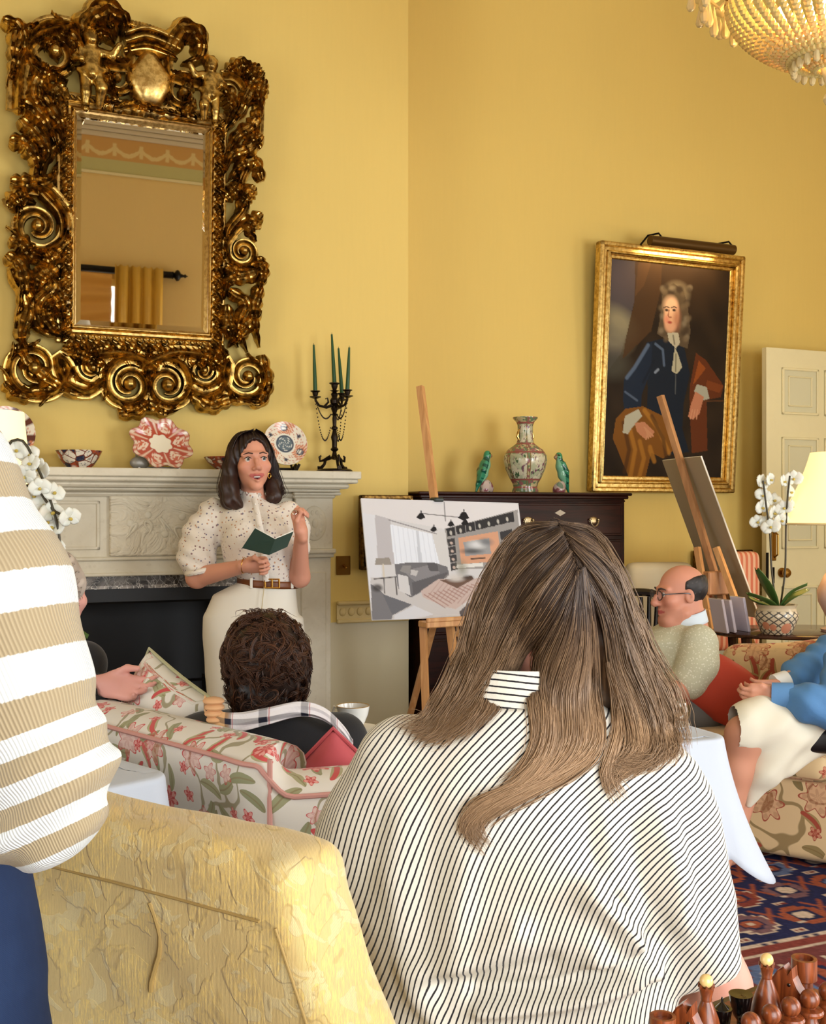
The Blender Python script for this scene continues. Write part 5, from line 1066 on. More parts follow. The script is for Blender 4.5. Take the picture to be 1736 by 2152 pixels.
R.poly(PQ((230, 1180), (560, 1200), (800, 1400), (330, 1420), (255, 1417)), (196, 192, 192)); R.poly(PQ((350, 1110), (420, 1100), (560, 1102), (640, 1130), (650, 1180), (560, 1240), (450, 1300), (380, 1250)), (112, 110, 114)); R.poly(PQ((400, 1150), (560, 1110), (600, 1165), (470, 1215)), (134, 132, 136)); R.poly(PQ((370, 1165), (425, 1180), (450, 1290), (385, 1260)), (206, 204, 206))
R.poly(PQ((395, 1115), (440, 1120), (430, 1165), (380, 1150)), (140, 138, 138)); R.poly(PQ((440, 1140), (480, 1150), (470, 1180), (440, 1170)), (190, 186, 186)); R.poly(PQ((525, 1105), (580, 1110), (590, 1155), (540, 1150)), (92, 90, 94)); R.poly(PQ((450, 1215), (640, 1160), (640, 1190), (460, 1290)), (96, 94, 98))
R.poly(PQ((500, 1265), (590, 1200), (840, 1200), (860, 1260), (700, 1375), (640, 1360), (515, 1300)), (196, 176, 170))
for k in range(12): R.line(PQ((520+k*26, 1285-k*5), (640+k*17, 1365-k*12)), 0.004, (150, 110, 100), 0.7); R.line(PQ((540+k*24, 1300+k*6), (600+k*26, 1215+k*4)), 0.003, (150, 110, 100), 0.5)
R.poly(PQ((600, 1205), (780, 1185), (790, 1205), (700, 1255)), (110, 86, 74)); R.ell(*q(690, 1195), 0.05, 0.03, (206, 200, 196), 0.9, 0.5); R.ell(*q(720, 1140), 0.03, 0.06, (130, 128, 110), 0.7, 0.7); R.ell(*q(760, 1195), 0.03, 0.02, (70, 60, 54), 0.8, 0.5)
R.poly(PQ((250, 1075), (320, 1070), (335, 1110), (248, 1110)), (150, 142, 134)); R.line(PQ((290, 1110), (300, 1180)), 0.006, (206, 196, 180)); R.line(PQ((250, 1190), (365, 1180)), 0.004, (70, 66, 66)); R.line(PQ((300, 1190), (310, 1270)), 0.004, (90, 86, 86)); R.line(PQ((360, 1185), (375, 1280)), 0.004, (90, 86, 86))
R.poly(PQ((235, 1215), (290, 1260), (345, 1310), (360, 1417), (258, 1417)), (120, 118, 122)); R.poly(PQ((300, 1275), (460, 1340), (360, 1395)), (106, 106, 112)); R.poly(PQ((370, 1395), (470, 1345), (580, 1400), (500, 1417), (370, 1417)), (208, 208, 214)); R.ell(*q(270, 1240), 0.03, 0.03, (70, 66, 66), 0.9, 0.4)
R.poly(PQ((720, 1390), (850, 1270), (1140, 1260), (1150, 1430), (730, 1420)), (96, 88, 88)); R.line(PQ((470, 815), (720, 840)), 0.003, (90, 88, 88)); R.line(PQ((595, 745), (612, 860)), 0.003, (90, 88, 88))
for x, y, s in ((472, 828, 1), (712, 825, 1.3), (642, 875, 0.8), (548, 905, 0.8), (722, 865, 0.9)): R.poly(PQ((x-24*s, y+12*s), (x-8*s, y-16*s), (x+10*s, y-16*s), (x+26*s, y+12*s), (x, y+24*s)), (34, 32, 34)); R.line(PQ((x, y-26*s), (x, y)), 0.005, (34, 32, 34))
R.build('printed_photograph', M_PRINT, t, (0, -0.0052, 0))
def easel(name, label, rotz, loc, lean, zt, zledge, ledge, m, back=0.55, wide=0.30, mast_side=0.0):
    """loc: floor point under the ledge; local -y faces the viewer side of the picture"""
    t = thing(name, label, 'easel', loc, rotz); tl = math.tan(lean); y = lambda z: (z-zledge)*tl+0.034
    b = MB(); b.tube([(mast_side, y(zledge-0.45), zledge-0.45), (mast_side, y(zt), zt)], 0.021, 4, up=(1, 0, 1)); b.build('mast', m, t, 0.3)
    b = MB(); b.box((0, -0.03, zledge-0.014), (ledge, 0.075, 0.028), 0.004); b.box((0, -0.065, zledge+0.006), (ledge, 0.012, 0.018), 0.003); b.build('ledge', m, t)
    for e in (-1, 1): b = MB(); b.tube([(e*wide*0.8, 0.02, zledge-0.02), (e*wide*0.9, -0.06, 0.0)], 0.019, 4, up=(1, 0, 1)); b.build('front_leg', m, t, 0.3)
    b = MB(); b.tube([(0.0, y(zledge+0.1)+0.03, zledge+0.1), (0.0, back, 0.0)], 0.018, 4, up=(1, 0, 1)); b.build('rear_leg', m, t, 0.3)
    b = MB(); b.box((0, y(zledge*0.5), zledge*0.5), (wide*1.4, 0.02, 0.035), 0.004); b.build('crossbar', m, t); return t, y
zb = (bctr+bcz*(BH/2)).z; fl = bctr+bcz*(BH/2)
off = fl-bd*0.02; t, yf = easel('easel', 'beech easel holding the living room photograph board', BY, (off.x, off.y, 0), LEAN, 1.90, zb-0.003, 0.34, M_BEECH, wide=0.17, mast_side=0.005)
b = MB(); b.box((0.0, yf(zb+BH*0.97)-0.03, zb+BH*math.cos(LEAN)+0.006), (0.05, 0.05, 0.02), 0.006); b.build('clamp', mat('dark_green_clamp', (30, 40, 36), 0.4), t)
b = MB()
for k in range(8): b.box((0.055+k*0.004, -0.0-0.028*k*0.2, zb-0.06-0.034*k), (0.008, 0.004, 0.02), 0.001)
b = MB(); b.tube([(0.045, 0.06, zb-0.02), (0.115, 0.03, 0.35)], 0.022, 4, up=(1, 0, 1)); b.build('notched_strut', M_BEECH, t, 0.3)
b = MB()
for k in range(9): b.box((0.046+k*0.0072-0.012, 0.058-k*0.0031-0.028, zb-0.05-k*0.050), (0.010, 0.006, 0.026), 0.001, ry=-0.12)
b.build('strut_notches', mat('notch_dark', (70, 44, 24), 0.8), t)
# second easel seen from behind
d1, d2 = 6.05, 5.60; TL, TR = at(1393, 967, d1), at(1474, 958, d2); h = (TR-TL); h.z = 0; BW2 = h.length; h.normalize(); n2 = Vector((-h.y, h.x, 0)); lean2 = math.radians(21.5)
n2 = n2 if n2.x > 0 else -n2; dn = Vector((0, 0, -1))*math.cos(lean2)+n2*math.sin(lean2); BH2 = 0.90
mt = Matrix((h, n2, -dn)).transposed().to_4x4() if False else None
ctr = (TL+TR)/2+dn*(BH2/2); X_ = h; Z_ = -dn; Y_ = Z_.cross(X_); Rm = Matrix((X_, Y_, Z_)).transposed()
t = thing('presentation_board', 'grey-backed board tilted on the second easel, seen from behind', 'board', ctr, 0, rot=Rm.to_euler())
b = MB(); b.box((0, 0.0, 0), (BW2, 0.008, BH2), 0.001); b.build('foam_board', mat('foam_edge', (236, 232, 226), 0.6), t)
s_ = 1 if (Rm@Vector((0, 1, 0))).x < 0 else -1
b = MB(); b.box((0, s_*0.0048, 0), (BW2-0.002, 0.0016, BH2-0.002)); b.build('grey_backing', mat('grey_card', (186, 168, 142), 0.8), t, False)
t = thing('easel', 'beech easel leaning behind the seated man, holding a board turned away', 'easel', ctr-Vector((0, 0, ctr.z)), 0)
L = lambda p: Vector(p)-Vector((ctr.x, ctr.y, 0)); mid = (TL+TR)/2-n2*0.03
b = MB(); b.tube([L(at(1388, 832, 5.8)), L(at(1462, 1075, 5.72)), L(at(1505, 1215, 5.68)), L(at(1530, 1300, 5.66))], 0.022, 4, up=(1, 0, 0)); b.build('mast', M_BEECH2, t, 0.3)
for pts in ([(1505, 1150, 5.60), (1572, 1330, 5.5), (1655, 1560, 5.4)], [(1465, 1150, 5.66), (1495, 1330, 5.55), (1540, 1600, 5.45)], [(1510, 1200, 5.85), (1560, 1400, 6.0), (1600, 1560, 6.08)]):
    q = [L(at(*p)) for p in pts]; q[2] = q[0]+(q[2]-q[0])*((q[0].z-0.002)/(q[0].z-q[2].z)); b = MB(); b.tube([q[0], q[2]], 0.02, 4, up=(1, 0, 0)); b.build('leg', M_BEECH, t, 0.3)
b = MB(); b.box(L(at(1505, 1225, 5.63)), (0.13, 0.05, 0.12), 0.006, rz=0.4); b.build('head_block', M_BEECH2, t)
b = MB(); b.tube([L(at(1470, 1290, 5.6)), L(at(1515, 1262, 5.6))], 0.02, 8, flat=0.5); b.build('ledge', M_BEECH, t)
# ---------------------------------------------------------------- side table with orchid, pale slabs for lit easel legs and lamp
tc = Vector((1.86, 5.22, 0)); t = thing('side_table', 'dark oval side table behind the cream chintz sofa, under the orchid', 'table', tc)
b = MB(); b.lathe([(0, 0.735), (0.42, 0.735), (0.44, 0.742), (0.44, 0.752), (0.42, 0.758), (0, 0.758)], 40, sy=0.58); b.build('table_top', M_DARKWOOD, t)
for x, y in ((-0.3, -0.1), (0.3, -0.1), (-0.3, 0.12), (0.3, 0.12)): b = MB(); b.tube([(x, y, 0), (x*0.95, y, 0.4), (x, y, 0.737)], [0.014, 0.02, 0.026], 10); b.build('leg', M_DARKWOOD, t)
for k, (px, dz, col, lab) in enumerate(((1517, 0.16, (198, 184, 190), 'pale slab standing in for a lit easel leg, nearest the man on the dark side table'), (1533, 0.155, (206, 196, 204), 'pale slab standing in for a lit easel leg, in the middle of the dark side table'), (1562, 0.165, (222, 214, 232), 'white slab standing in for a lit easel leg, nearest the orchid pot on the dark side table'))):  # pale slabs added on the table, standing in for light on easel legs
    q = at(px, 1330, 5.10+0.03*k); o = thing('book', lab, 'book', (q.x, q.y, 0.7585), 0.35, 'slabs standing in for lit easel legs'); b = MB(); b.box((0, 0, dz/2), (0.014, 0.10, dz), 0.002, ry=-0.0); c = b.build('cover', mat('lit_leg_tone_%d' % k, col, 0.6), o); b = MB(); b.box((0.0, 0.004, dz/2+0.001), (0.009, 0.098, dz-0.002)); b.build('pages', mat('lit_leg_core', (230, 222, 204), 0.8), o); o.rotation_euler = (0, -0.2, 0.35); o.location.z += 0.0015
M_PETAL = mat('white_petal', (244, 240, 226), 0.45, 0, 0.3, Subsurface_Weight=0.15); M_PETALC = mat('yellow_throat', (206, 180, 84), 0.5); M_STEM = mat('orchid_stem', (62, 54, 34), 0.5); M_LEAF = mat('orchid_leaf', (66, 96, 44), 0.35, var=0.2)
def flower(par, loc, r, yaw, pitch, seed):
    rr = random.Random(seed); b = MB(); b.M = Matrix.Translation(loc)@Euler((pitch, rr.uniform(-0.4, 0.4), yaw)).to_matrix().to_4x4()
    for a, L, wd in ((PI/2, 0.9, 0.42), (PI/2+2.2, 0.85, 0.40), (PI/2-2.2, 0.85, 0.40), (0.12, 1.0, 0.66), (PI-0.12, 1.0, 0.66)):
        f = lambda i, j: (math.cos(a)*r*L*i-math.sin(a)*r*wd*(2*j-1)*math.sin(PI*min(1, 0.08+0.9*i))**0.7, -r*0.22*math.sin(i*2.2)+r*0.12*(2*j-1)**2, math.sin(a)*r*L*i+math.cos(a)*r*wd*(2*j-1)*math.sin(PI*min(1, 0.08+0.9*i))**0.7)
        b.grid(f, 8, 6)
    o = b.build('orchid_flower', M_PETAL, par); sm = o.modifiers.new('thick', 'SOLIDIFY'); sm.thickness = 0.0012
    b = MB(); b.M = Matrix.Translation(loc)@Euler((pitch, 0, yaw)).to_matrix().to_4x4(); b.ball((0, -r*0.25, -r*0.08), (r*0.15, r*0.2, r*0.14), 8, 6); b.build('flower_throat', M_PETALC, o)
def orchid(label, potloc, potr, poth, potm, flowers, d, r, stems, leaves):
    t = thing('potted_orchid', label, 'orchid', potloc); L = lambda p: Vector(p)-Vector(potloc)
    b = MB(); k = potr/30.0; b.lathe([(0, 0), (20*k, 0), (22*k, 0.01), (29*k, poth*0.5), (30*k, poth*0.68), (26*k, poth*0.88), (27*k, poth*0.95), (29*k, poth), (25*k, poth), (22*k, poth*0.86), (0, poth*0.84)], 32); b.build('pot', potm, t)
    b = MB(); b.lathe([(0, poth*0.85), (22*k, poth*0.85), (18*k, poth*0.92), (0, poth*0.94)], 16); b.build('moss', mat('orchid_moss', (86, 76, 44), 0.9, var=0.4, vscale=80), t)
    for st in stems: b = MB(); b.tube([tuple(L(p)) for p in cr([tuple(x) for x in st], 26)], 0.0045, 7); b.build('stem', M_STEM, t)
    for lf in leaves:
        pts = [Vector(p) for p in cr([tuple(L(p)) for p in lf], 16)]; b = MB()
        def f(i, j):
            k2 = min(15, int(round(i*15))); T = (pts[min(15, k2+1)]-pts[max(0, k2-1)]).normalized(); S = T.cross(Vector((0, 0, 1))); S = S.normalized() if S.length > 1e-3 else Vector((1, 0, 0)); w = 0.036*math.sin(PI*(0.06+0.9*i))**0.6
            return tuple(pts[k2]+S*w*(2*j-1)+Vector((0, 0, 0.012*abs(2*j-1))))
        b.grid(f, 15, 6); o = b.build('leaf', M_LEAF, t); sm = o.modifiers.new('thick', 'SOLIDIFY'); sm.thickness = 0.002
    for k, (px, py) in enumerate(flowers): flower(t, L(at(px, py, d+random.uniform(-0.05, 0.05))), r*random.uniform(0.88, 1.08), random.uniform(-0.7, 0.7)+0.25, random.uniform(-0.3, 0.25), k)
    return t
d = 5.06; P = at(1632, 1330, d)
def potmat():
    g = G('lattice_pot', 0.2, 0, 0.5); o = g.obj(); x = g.n('ShaderNodeSeparateXYZ', 0, {0: o}); y = g.n('ShaderNodeSeparateXYZ', 1, {0: o}); z = g.n('ShaderNodeSeparateXYZ', 2, {0: o}); an = g.m('MULTIPLY', g.m('ARCTAN2', y, x), 14/(2*PI)); zz = g.m('MULTIPLY', z, 34.0)
    a = g.m('ABSOLUTE', g.m('SUBTRACT', g.m('FRACT', g.m('ADD', an, zz)), 0.5)); b2 = g.m('ABSOLUTE', g.m('SUBTRACT', g.m('FRACT', g.m('SUBTRACT', an, zz)), 0.5)); lat = g.m('MINIMUM', a, b2)
    c = g.mix(g.ss(lat, 0.14, 0.10), L3(214, 200, 172), L3(96, 92, 86)); fl = g.n('ShaderNodeTexVoronoi', 0, {'Vector': o, 'Scale': 12.0}); c = g.mix(g.ss(fl, 0.34, 0.3), c, L3(206, 140, 110)); c = g.mix(g.ss(z, 0.105, 0.11), c, L3(206, 190, 160)); g.col(c); return g.mat
orchid('white orchid in a lattice-patterned pot behind the cream chintz sofa', (P.x, P.y, 0.7585), 0.098, 0.135, potmat(), [(1601, 1014), (1618, 1008), (1603, 1041), (1601, 1066), (1592, 1097), (1610, 1098), (1626, 1052), (1625, 1078), (1620, 1108), (1642, 1093), (1646, 1012), (1668, 1006), (1660, 1034), (1662, 1064), (1648, 1068), (1666, 1092)], d, 0.043,
       [[at(1632, 1275, d), at(1622, 1200, d), at(1618, 1120, d), at(1610, 1060, d-0.02), at(1604, 1010, d-0.03)], [at(1640, 1275, d), at(1650, 1200, d), at(1652, 1110, d), at(1655, 1050, d-0.02), at(1660, 1000, d-0.04)]],
       [[at(1634, 1278, d), at(1615, 1240, d-0.02), at(1590, 1198, d-0.05)], [at(1630, 1278, d), at(1600, 1262, d-0.05), at(1570, 1250, d-0.08)], [at(1640, 1276, d), at(1665, 1246, d-0.03), at(1696, 1230, d-0.06)], [at(1642, 1278, d), at(1672, 1256, d), at(1700, 1242, d+0.03)], [at(1625, 1280, d), at(1590, 1268, d+0.03), at(1572, 1258, d+0.05)]])
def shade_lamp(label, loc, z_bot, z_top, r0, r1, base_h, basem, watts, rings=10, shadec=(250, 228, 170), emit=1.0):
    t = thing('table_lamp', label, 'lamp', loc); b = MB(); b.lathe([(0, 0), (0.07, 0), (0.075, 0.012), (0.03, 0.03), (0.05, 0.07), (0.085, 0.14), (0.09, 0.19), (0.06, 0.26), (0.025, 0.31), (0.018, 0.36), (0.02, 0.37), (0, 0.37)], 28); b.build('base', basem, t)
    zb, zt2 = z_bot-loc[2], z_top-loc[2]; b = MB(); b.tube([(0, 0, 0.36), (0, 0, zt2-0.02)], 0.006, 8); b.build('stem', M_BRASS, t)
    b = MB(); n = 14; prof = [(r0+(r1-r0)*(0.55*(k/n)+0.45*(1-(1-k/n)**2.2)), zb+(zt2-zb)*k/n) for k in range(n+1)]; b.lathe(prof+[(r-0.004, z) for r, z in prof[::-1]]+[prof[0]], 40)
    g = G('lampshade_silk', 0.8); g.col(L3(*shadec)); g.put(g.b.inputs['Emission Color'], L4(255, 226, 160)); g.b.inputs['Emission Strength'].default_value = emit; b.build('lamp_shade', g.mat, t)
    b = MB(); b.tube([(r0*math.cos(a), r0*math.sin(a), zb) for a in np.linspace(0, 2*PI, 41)], 0.005, 6, False); b.build('shade_trim', mat('shade_trim', (232, 206, 150), 0.7), t)
    b = MB(); b.ball((0, 0, (zb+zt2)/2), 0.03); g = G('lamp_bulb', 0.3); g.put(g.b.inputs['Emission Color'], L4(255, 214, 150)); g.b.inputs['Emission Strength'].default_value = 6; b.build('bulb', g.mat, t)
    for zz in (zb-0.03, zt2+0.03):
        pl = point('lamp_light', (0, 0, zz), watts, (1.0, 0.74, 0.42), 0.04); pl.parent = t
    return t
P = at(1800, 1100, 4.85); shade_lamp('cream bell-shaded lamp glowing beside the white orchid', (P.x+0.03, 5.15, 0.7585), 1.265, 1.60, 0.285, 0.12, 0.4, mat('pink_ceramic', (222, 190, 176), 0.25), 3.5)
P = at(-40, 870, 3.62); tl = thing('side_table', 'small round table holding the cream lamp and the orchid by the fireplace', 'table', (P.x+0.12, 3.62, 0))
b = MB(); b.lathe([(0, 0.72), (0.32, 0.72), (0.33, 0.735), (0.32, 0.75), (0, 0.75)], 36); b.build('table_top', M_DARKWOOD, tl)
for k in range(3): a = k*2*PI/3+0.4; b = MB(); b.tube([(0.2*math.cos(a), 0.2*math.sin(a), 0.722), (0.24*math.cos(a), 0.24*math.sin(a), 0)], [0.022, 0.014], 10); b.build('leg', M_DARKWOOD, tl)
shade_lamp('cream drum-shaded lamp by the fireplace, behind the orchid sprays', (P.x, 3.66, 0.75), 1.34, 1.655, 0.165, 0.122, 0.4, mat('cream_ceramic', (226, 214, 190), 0.25), 2.5, shadec=(250, 236, 196), emit=0.9)
d = 3.48; PT = (at(55, 1400, d).x, d, 0.75)
orchid('white orchid arching over the striped sleeve in front of the mantelpiece', PT, 0.085, 0.13, M_CHINA, [(34, 946), (60, 955), (84, 985), (52, 1001), (84, 1025), (112, 1036), (92, 1060), (108, 1078), (146, 1088), (113, 1108), (120, 1150), (70, 1040), (66, 975), (98, 1098)], d, 0.040,
       [[Vector(PT)+Vector((0, 0, 0.12)), at(20, 1150, d), at(10, 960, d), at(45, 925, d), at(80, 985, d), at(105, 1050, d), at(122, 1110, d), at(126, 1155, d)], [Vector(PT)+Vector((0.01, 0, 0.12)), at(40, 1200, d), at(40, 1050, d), at(70, 1020, d), at(110, 1070, d), at(145, 1088, d)]],
       [[Vector(PT)+Vector((0, 0, 0.13)), Vector(PT)+Vector((0.1, 0, 0.2)), Vector(PT)+Vector((0.2, -0.02, 0.17))], [Vector(PT)+Vector((0, 0, 0.13)), Vector(PT)+Vector((-0.1, 0.03, 0.2)), Vector(PT)+Vector((-0.2, 0.03, 0.16))]])
# ---------------------------------------------------------------- chairs behind the seated man
t = thing('side_chair', 'black wooden chair with a pierced curved back behind the seated man', 'chair', (1.19, 5.30, 0), 0.35); M_EBON = mat('black_lacquer', (24, 18, 16), 0.25)
b = MB(); b.box((0, 0, 0.44), (0.42, 0.40, 0.05), 0.015); b.build('seat', mat('cream_seat', (206, 190, 150), 0.8), t)
for x, y in ((-0.18, -0.17), (0.18, -0.17), (-0.18, 0.17), (0.18, 0.17)): b = MB(); b.tube([(x, y, 0), (x, y, 0.43)], [0.014, 0.02], 8); b.build('leg', M_EBON, t)
b = MB(); b.tube(cr([(-0.19, 0.18, 0.44), (-0.2, 0.2, 0.65), (-0.205, 0.22, 0.80), (-0.15, 0.235, 0.895), (0, 0.24, 0.915), (0.15, 0.235, 0.895), (0.205, 0.22, 0.80), (0.2, 0.2, 0.65), (0.19, 0.18, 0.44)], 50), 0.02, 8); b.build('back_hoop', M_EBON, t)
for k in range(7): x = -0.135+k*0.045; b = MB(); b.tube([(x*0.5, 0.185, 0.5), (x*0.9, 0.215, 0.75), (x*1.05, 0.235, 0.89)], [0.008, 0.012, 0.010], 8); b.build('splat', M_EBON, t)
b = MB(); b.tube([(-0.2, 0.19, 0.52), (0.2, 0.19, 0.52)], 0.013, 8); b.build('back_rail', M_EBON, t)
t = thing('armchair', 'plain cream armchair standing beyond the seated man', 'armchair', (1.345, 5.76, 0), 0.1); M_CREAMC = simple('cream_upholstery', (224, 206, 168))
part_sdf('back', lambda P: rbox(P, (0, 0.16, 0.68), (0.38, 0.13, 0.74), 0.05), (-0.3, 0.05, 0.25), (0.3, 0.3, 1.1), 0.02, M_CREAMC, t); part_sdf('seat', lambda P: rbox(P, (0, -0.02, 0.36), (0.38, 0.30, 0.2), 0.05), (-0.3, -0.3, 0.2), (0.3, 0.2, 0.52), 0.02, M_CREAMC, t)
for x, y in ((-0.14, -0.12), (0.14, -0.12), (-0.14, 0.14), (0.14, 0.14)): b = MB(); b.tube([(x, y, 0), (x, y, 0.3)], [0.014, 0.022], 8); b.build('leg', M_DARKWOOD, t)
t = thing('side_chair', 'coral striped upholstered chair behind the tilted grey-backed board', 'chair', (1.872, 6.0, 0), TH)
def stripec():
    g = G('coral_stripe', 0.7); g.col(g.mix(g.ss(g.wave(g.obj(), 9.0), 0.45, 0.55), L3(206, 112, 78), L3(226, 176, 140))); return g.mat
part_sdf('back', lambda P: rbox(P, (0, 0.18, 0.82), (0.36, 0.07, 0.56), 0.034), (-0.25, 0.1, 0.5), (0.25, 0.26, 1.14), 0.016, stripec(), t); part_sdf('seat', lambda P: rbox(P, (0, -0.02, 0.44), (0.37, 0.40, 0.1), 0.04), (-0.26, -0.26, 0.36), (0.26, 0.22, 0.52), 0.02, MATS.get('x') or bpy.data.materials['coral_stripe'], t)
for x, y in ((-0.15, -0.18), (0.15, -0.18)): b = MB(); b.tube([(x, y, 0), (x, y, 0.41)], [0.014, 0.02], 8); b.build('leg', M_DARKWOOD, t)
for x in (-0.16, 0.16): b = MB(); b.tube([(x, 0.2, 0), (x, 0.17, 0.45), (x, 0.18, 0.6)], [0.014, 0.02, 0.018], 8); b.build('leg', M_DARKWOOD, t)
# ---------------------------------------------------------------- rug
RS0, RS1, RV0, RV1 = -0.9, 2.3, 1.25, 3.35; R = Ras(RS1-RS0, RV1-RV0, 400, 290, (40, 42, 76)); rr = random.Random(5)
def rp(s, v): return ((s-RS0)/(RS1-RS0), (v-RV0)/(RV1-RV0))
def rect(s, v, w, h, col, a=1): R.poly([rp(s-w/2, v-h/2), rp(s+w/2, v-h/2), rp(s+w/2, v+h/2), rp(s-w/2, v+h/2)], col, a)
def step(s, v, w, h, col):
    rect(s, v, w, h*0.55, col); rect(s, v, w*0.7, h*0.8, col); rect(s, v, w*0.4, h, col)
RED, RUST, CRM, MAUV, BLU, NAV = (126, 60, 52), (152, 80, 56), (200, 178, 156), (118, 86, 90), (92, 106, 138), (40, 42, 70)
for i in range(15):
    for j in range(6):
        s, v = -0.78+i*0.215+(0.107 if j % 2 else 0), 1.36+j*0.205; c = [RED, MAUV, RUST, BLU][(i+2*j) % 4]; step(s, v, 0.17, 0.165, CRM if (i+j) % 3 == 0 else NAV); step(s, v, 0.155, 0.15, c); (rect if (i+j) % 2 else step)(s, v, 0.09, 0.085, NAV); step(s, v, 0.065, 0.06, [RUST, CRM, BLU, RED][(i+j) % 4]); rect(s, v, 0.02, 0.02, CRM); rect(s-0.05, v+0.045, 0.03, 0.012, CRM); rect(s+0.05, v-0.045, 0.03, 0.012, RUST)
        for e in (-1, 1): rect(s+e*0.10, v+0.095, 0.035, 0.028, CRM); rect(s+e*0.10, v+0.095, 0.02, 0.014, RED); R.line([rp(s+e*0.07, v-0.09), rp(s+e*0.105, v-0.04), rp(s+e*0.07, v+0.02)], 0.003, RUST)
def band(v0, v1, col): R.poly([rp(RS0, v0), rp(RS1, v0), rp(RS1, v1), rp(RS0, v1)], col)
band(2.52, 3.35, MAUV); band(2.52, 2.54, CRM); band(2.54, 2.585, RED); band(2.585, 2.60, CRM); band(2.60, 2.96, (112, 60, 58)); band(2.96, 2.975, CRM); band(2.975, 3.09, (92, 66, 92)); band(3.09, 3.105, CRM); band(3.105, 3.35, (118, 58, 54))
for k in range(20):
    s = RS0+0.08+k*0.16; step(s, 2.78, 0.14, 0.27, BLU if k % 2 else (128, 52, 46)); step(s, 2.78, 0.085, 0.17, CRM if k % 2 else NAV); step(s, 2.78, 0.055, 0.11, RUST); rect(s, 2.70, 0.02, 0.03, CRM); rect(s, 2.86, 0.02, 0.03, BLU)
    rect(s+0.08, 2.68, 0.02, 0.04, CRM); rect(s+0.08, 2.86, 0.02, 0.04, RUST); R.ell(*rp(s, 3.03), 0.014, 0.018, CRM); R.ell(*rp(s, 3.03), 0.007, 0.009, RED); R.line([rp(s-0.1, 3.2), rp(s-0.04, 3.26), rp(s, 3.16), rp(s+0.05, 3.24), rp(s+0.11, 3.18)], 0.006, CRM)
    for e in (-0.02, 0.02): R.ell(*rp(s+e, 2.53), 0.004, 0.004, NAV)
R.C *= (1+0.12*RNG.normal(size=R.X.shape))[..., None]; R.C = np.clip(R.C, 0.003, 1)
b = MB(); b.box((0, 0, 0), (RS1-RS0, RV1-RV0, 0.008)); t = thing('rug', 'red and navy patterned oriental rug beside the cream chintz sofa', 'rug', W((RS0+RS1)/2, (RV0+RV1)/2, 0.0045), TH); b.build('backing', mat('rug_backing', (90, 60, 50), 0.95), t, False)
o = R.build('pile', attrmat('rug_pile', 0.95, 0.1), t, (0, 0, 0.0045)); o.rotation_euler = (-PI/2, 0, 0)
# ---------------------------------------------------------------- chandelier
CH = at(1744, 0, 3.9); zc = CH.z; t = thing('chandelier', 'crystal bead chandelier glowing warm at the ceiling corner of view', 'chandelier', (CH.x, CH.y, 0))
def crystal(name, e=0.0):
    g = G(name, 0.08, 0, 0.8); g.col(L3(255, 230, 172)); g.b.inputs['Transmission Weight'].default_value = 0.3; g.b.inputs['IOR'].default_value = 1.5; return g.mat
M_CRY = crystal('crystal_glass'); M_BEAD = mat('glass_bead', (255, 222, 146), 0.12, 0, 0.8, Transmission_Weight=0.25, Subsurface_Weight=0.2)
b = MB()
for k in range(46):
    a = 2*PI*k/46
    for j in range(19):
        f = j/18; r = 0.115+0.235*(1-f**1.7); z = 3.16-0.235*f**0.85; b.ball((r*math.cos(a), r*math.sin(a), z), 0.0155, 6, 4)
o = b.build('bead_basket', M_BEAD, t, kind='stuff')
b = MB()
for k in range(26):
    a = 2*PI*k/26
    for j in range(9): f = j/8; b.ball(((0.118-0.07*f**1.5)*math.cos(a), (0.118-0.07*f**1.5)*math.sin(a), 2.985-0.085*f), 0.0105, 6, 4)
b.build('lower_beads', M_BEAD, t, kind='stuff')
for r, z in ((0.355, 3.165), (0.124, 2.99)): b = MB(); b.tube([(r*math.cos(a), r*math.sin(a), z) for a in np.linspace(0, 2*PI, 49)], 0.008, 8, False); b.build('ring', M_BRASS, t)
def drop(b, x, y, z, L, w): b.lathe([(0, 0), (w*0.7, L*0.06), (w, L*0.2), (w*0.75, L*0.45), (w*0.25, L*0.85), (0, L)], 8, (x, y, z-L))
for k in range(22): a = 2*PI*k/22; b = MB(); drop(b, 0.124*math.cos(a), 0.124*math.sin(a), 2.985, 0.10, 0.013); b.build('crystal_drop', M_CRY, t)
for k in range(20):
    a = 2*PI*k/20; c, s = math.cos(a), math.sin(a); b = MB(); b.tube([(0.1*c, 0.1*s, 3.55), (0.28*c, 0.28*s, 3.32), (0.40*c, 0.40*s, 3.22), (0.45*c, 0.45*s, 3.27)], 0.009, 7); b.lathe([(0, 0), (0.015, 0), (0.05, 0.02), (0.052, 0.025), (0.012, 0.01), (0.012, 0.06), (0, 0.06)], 14, (0.45*c, 0.45*s, 3.25)); arm = b.build('crystal_arm', M_CRY, t)
    for q in range(3): b = MB(); x, y = (0.45+0.03*math.cos(q*2.1))*c-0.03*math.sin(q*2.1)*s, (0.45+0.03*math.cos(q*2.1))*s+0.03*math.sin(q*2.1)*c; drop(b, x, y, 3.255, 0.085+0.02*q, 0.018); b.build('crystal_drop', M_CRY, arm)
b = MB(); b.lathe([(0, 2.77), (0.016, 2.774), (0.024, 2.79), (0.018, 2.808), (0.008, 2.815), (0.018, 2.85), (0.032, 2.90), (0.045, 2.985), (0, 2.985)], 16); b.build('finial_pendant', M_CRY, t)
b = MB(); b.lathe([(0, 3.165), (0.05, 3.165), (0.03, 3.25), (0.06, 3.4), (0.09, 3.52), (0.05, 3.6), (0.02, 3.7), (0.012, ZCEIL), (0, ZCEIL)], 20); b.build('stem', M_BRASS, t)
g = G('warm_bulb', 0.3); g.put(g.b.inputs['Emission Color'], L4(255, 206, 120)); g.b.inputs['Emission Strength'].default_value = 40
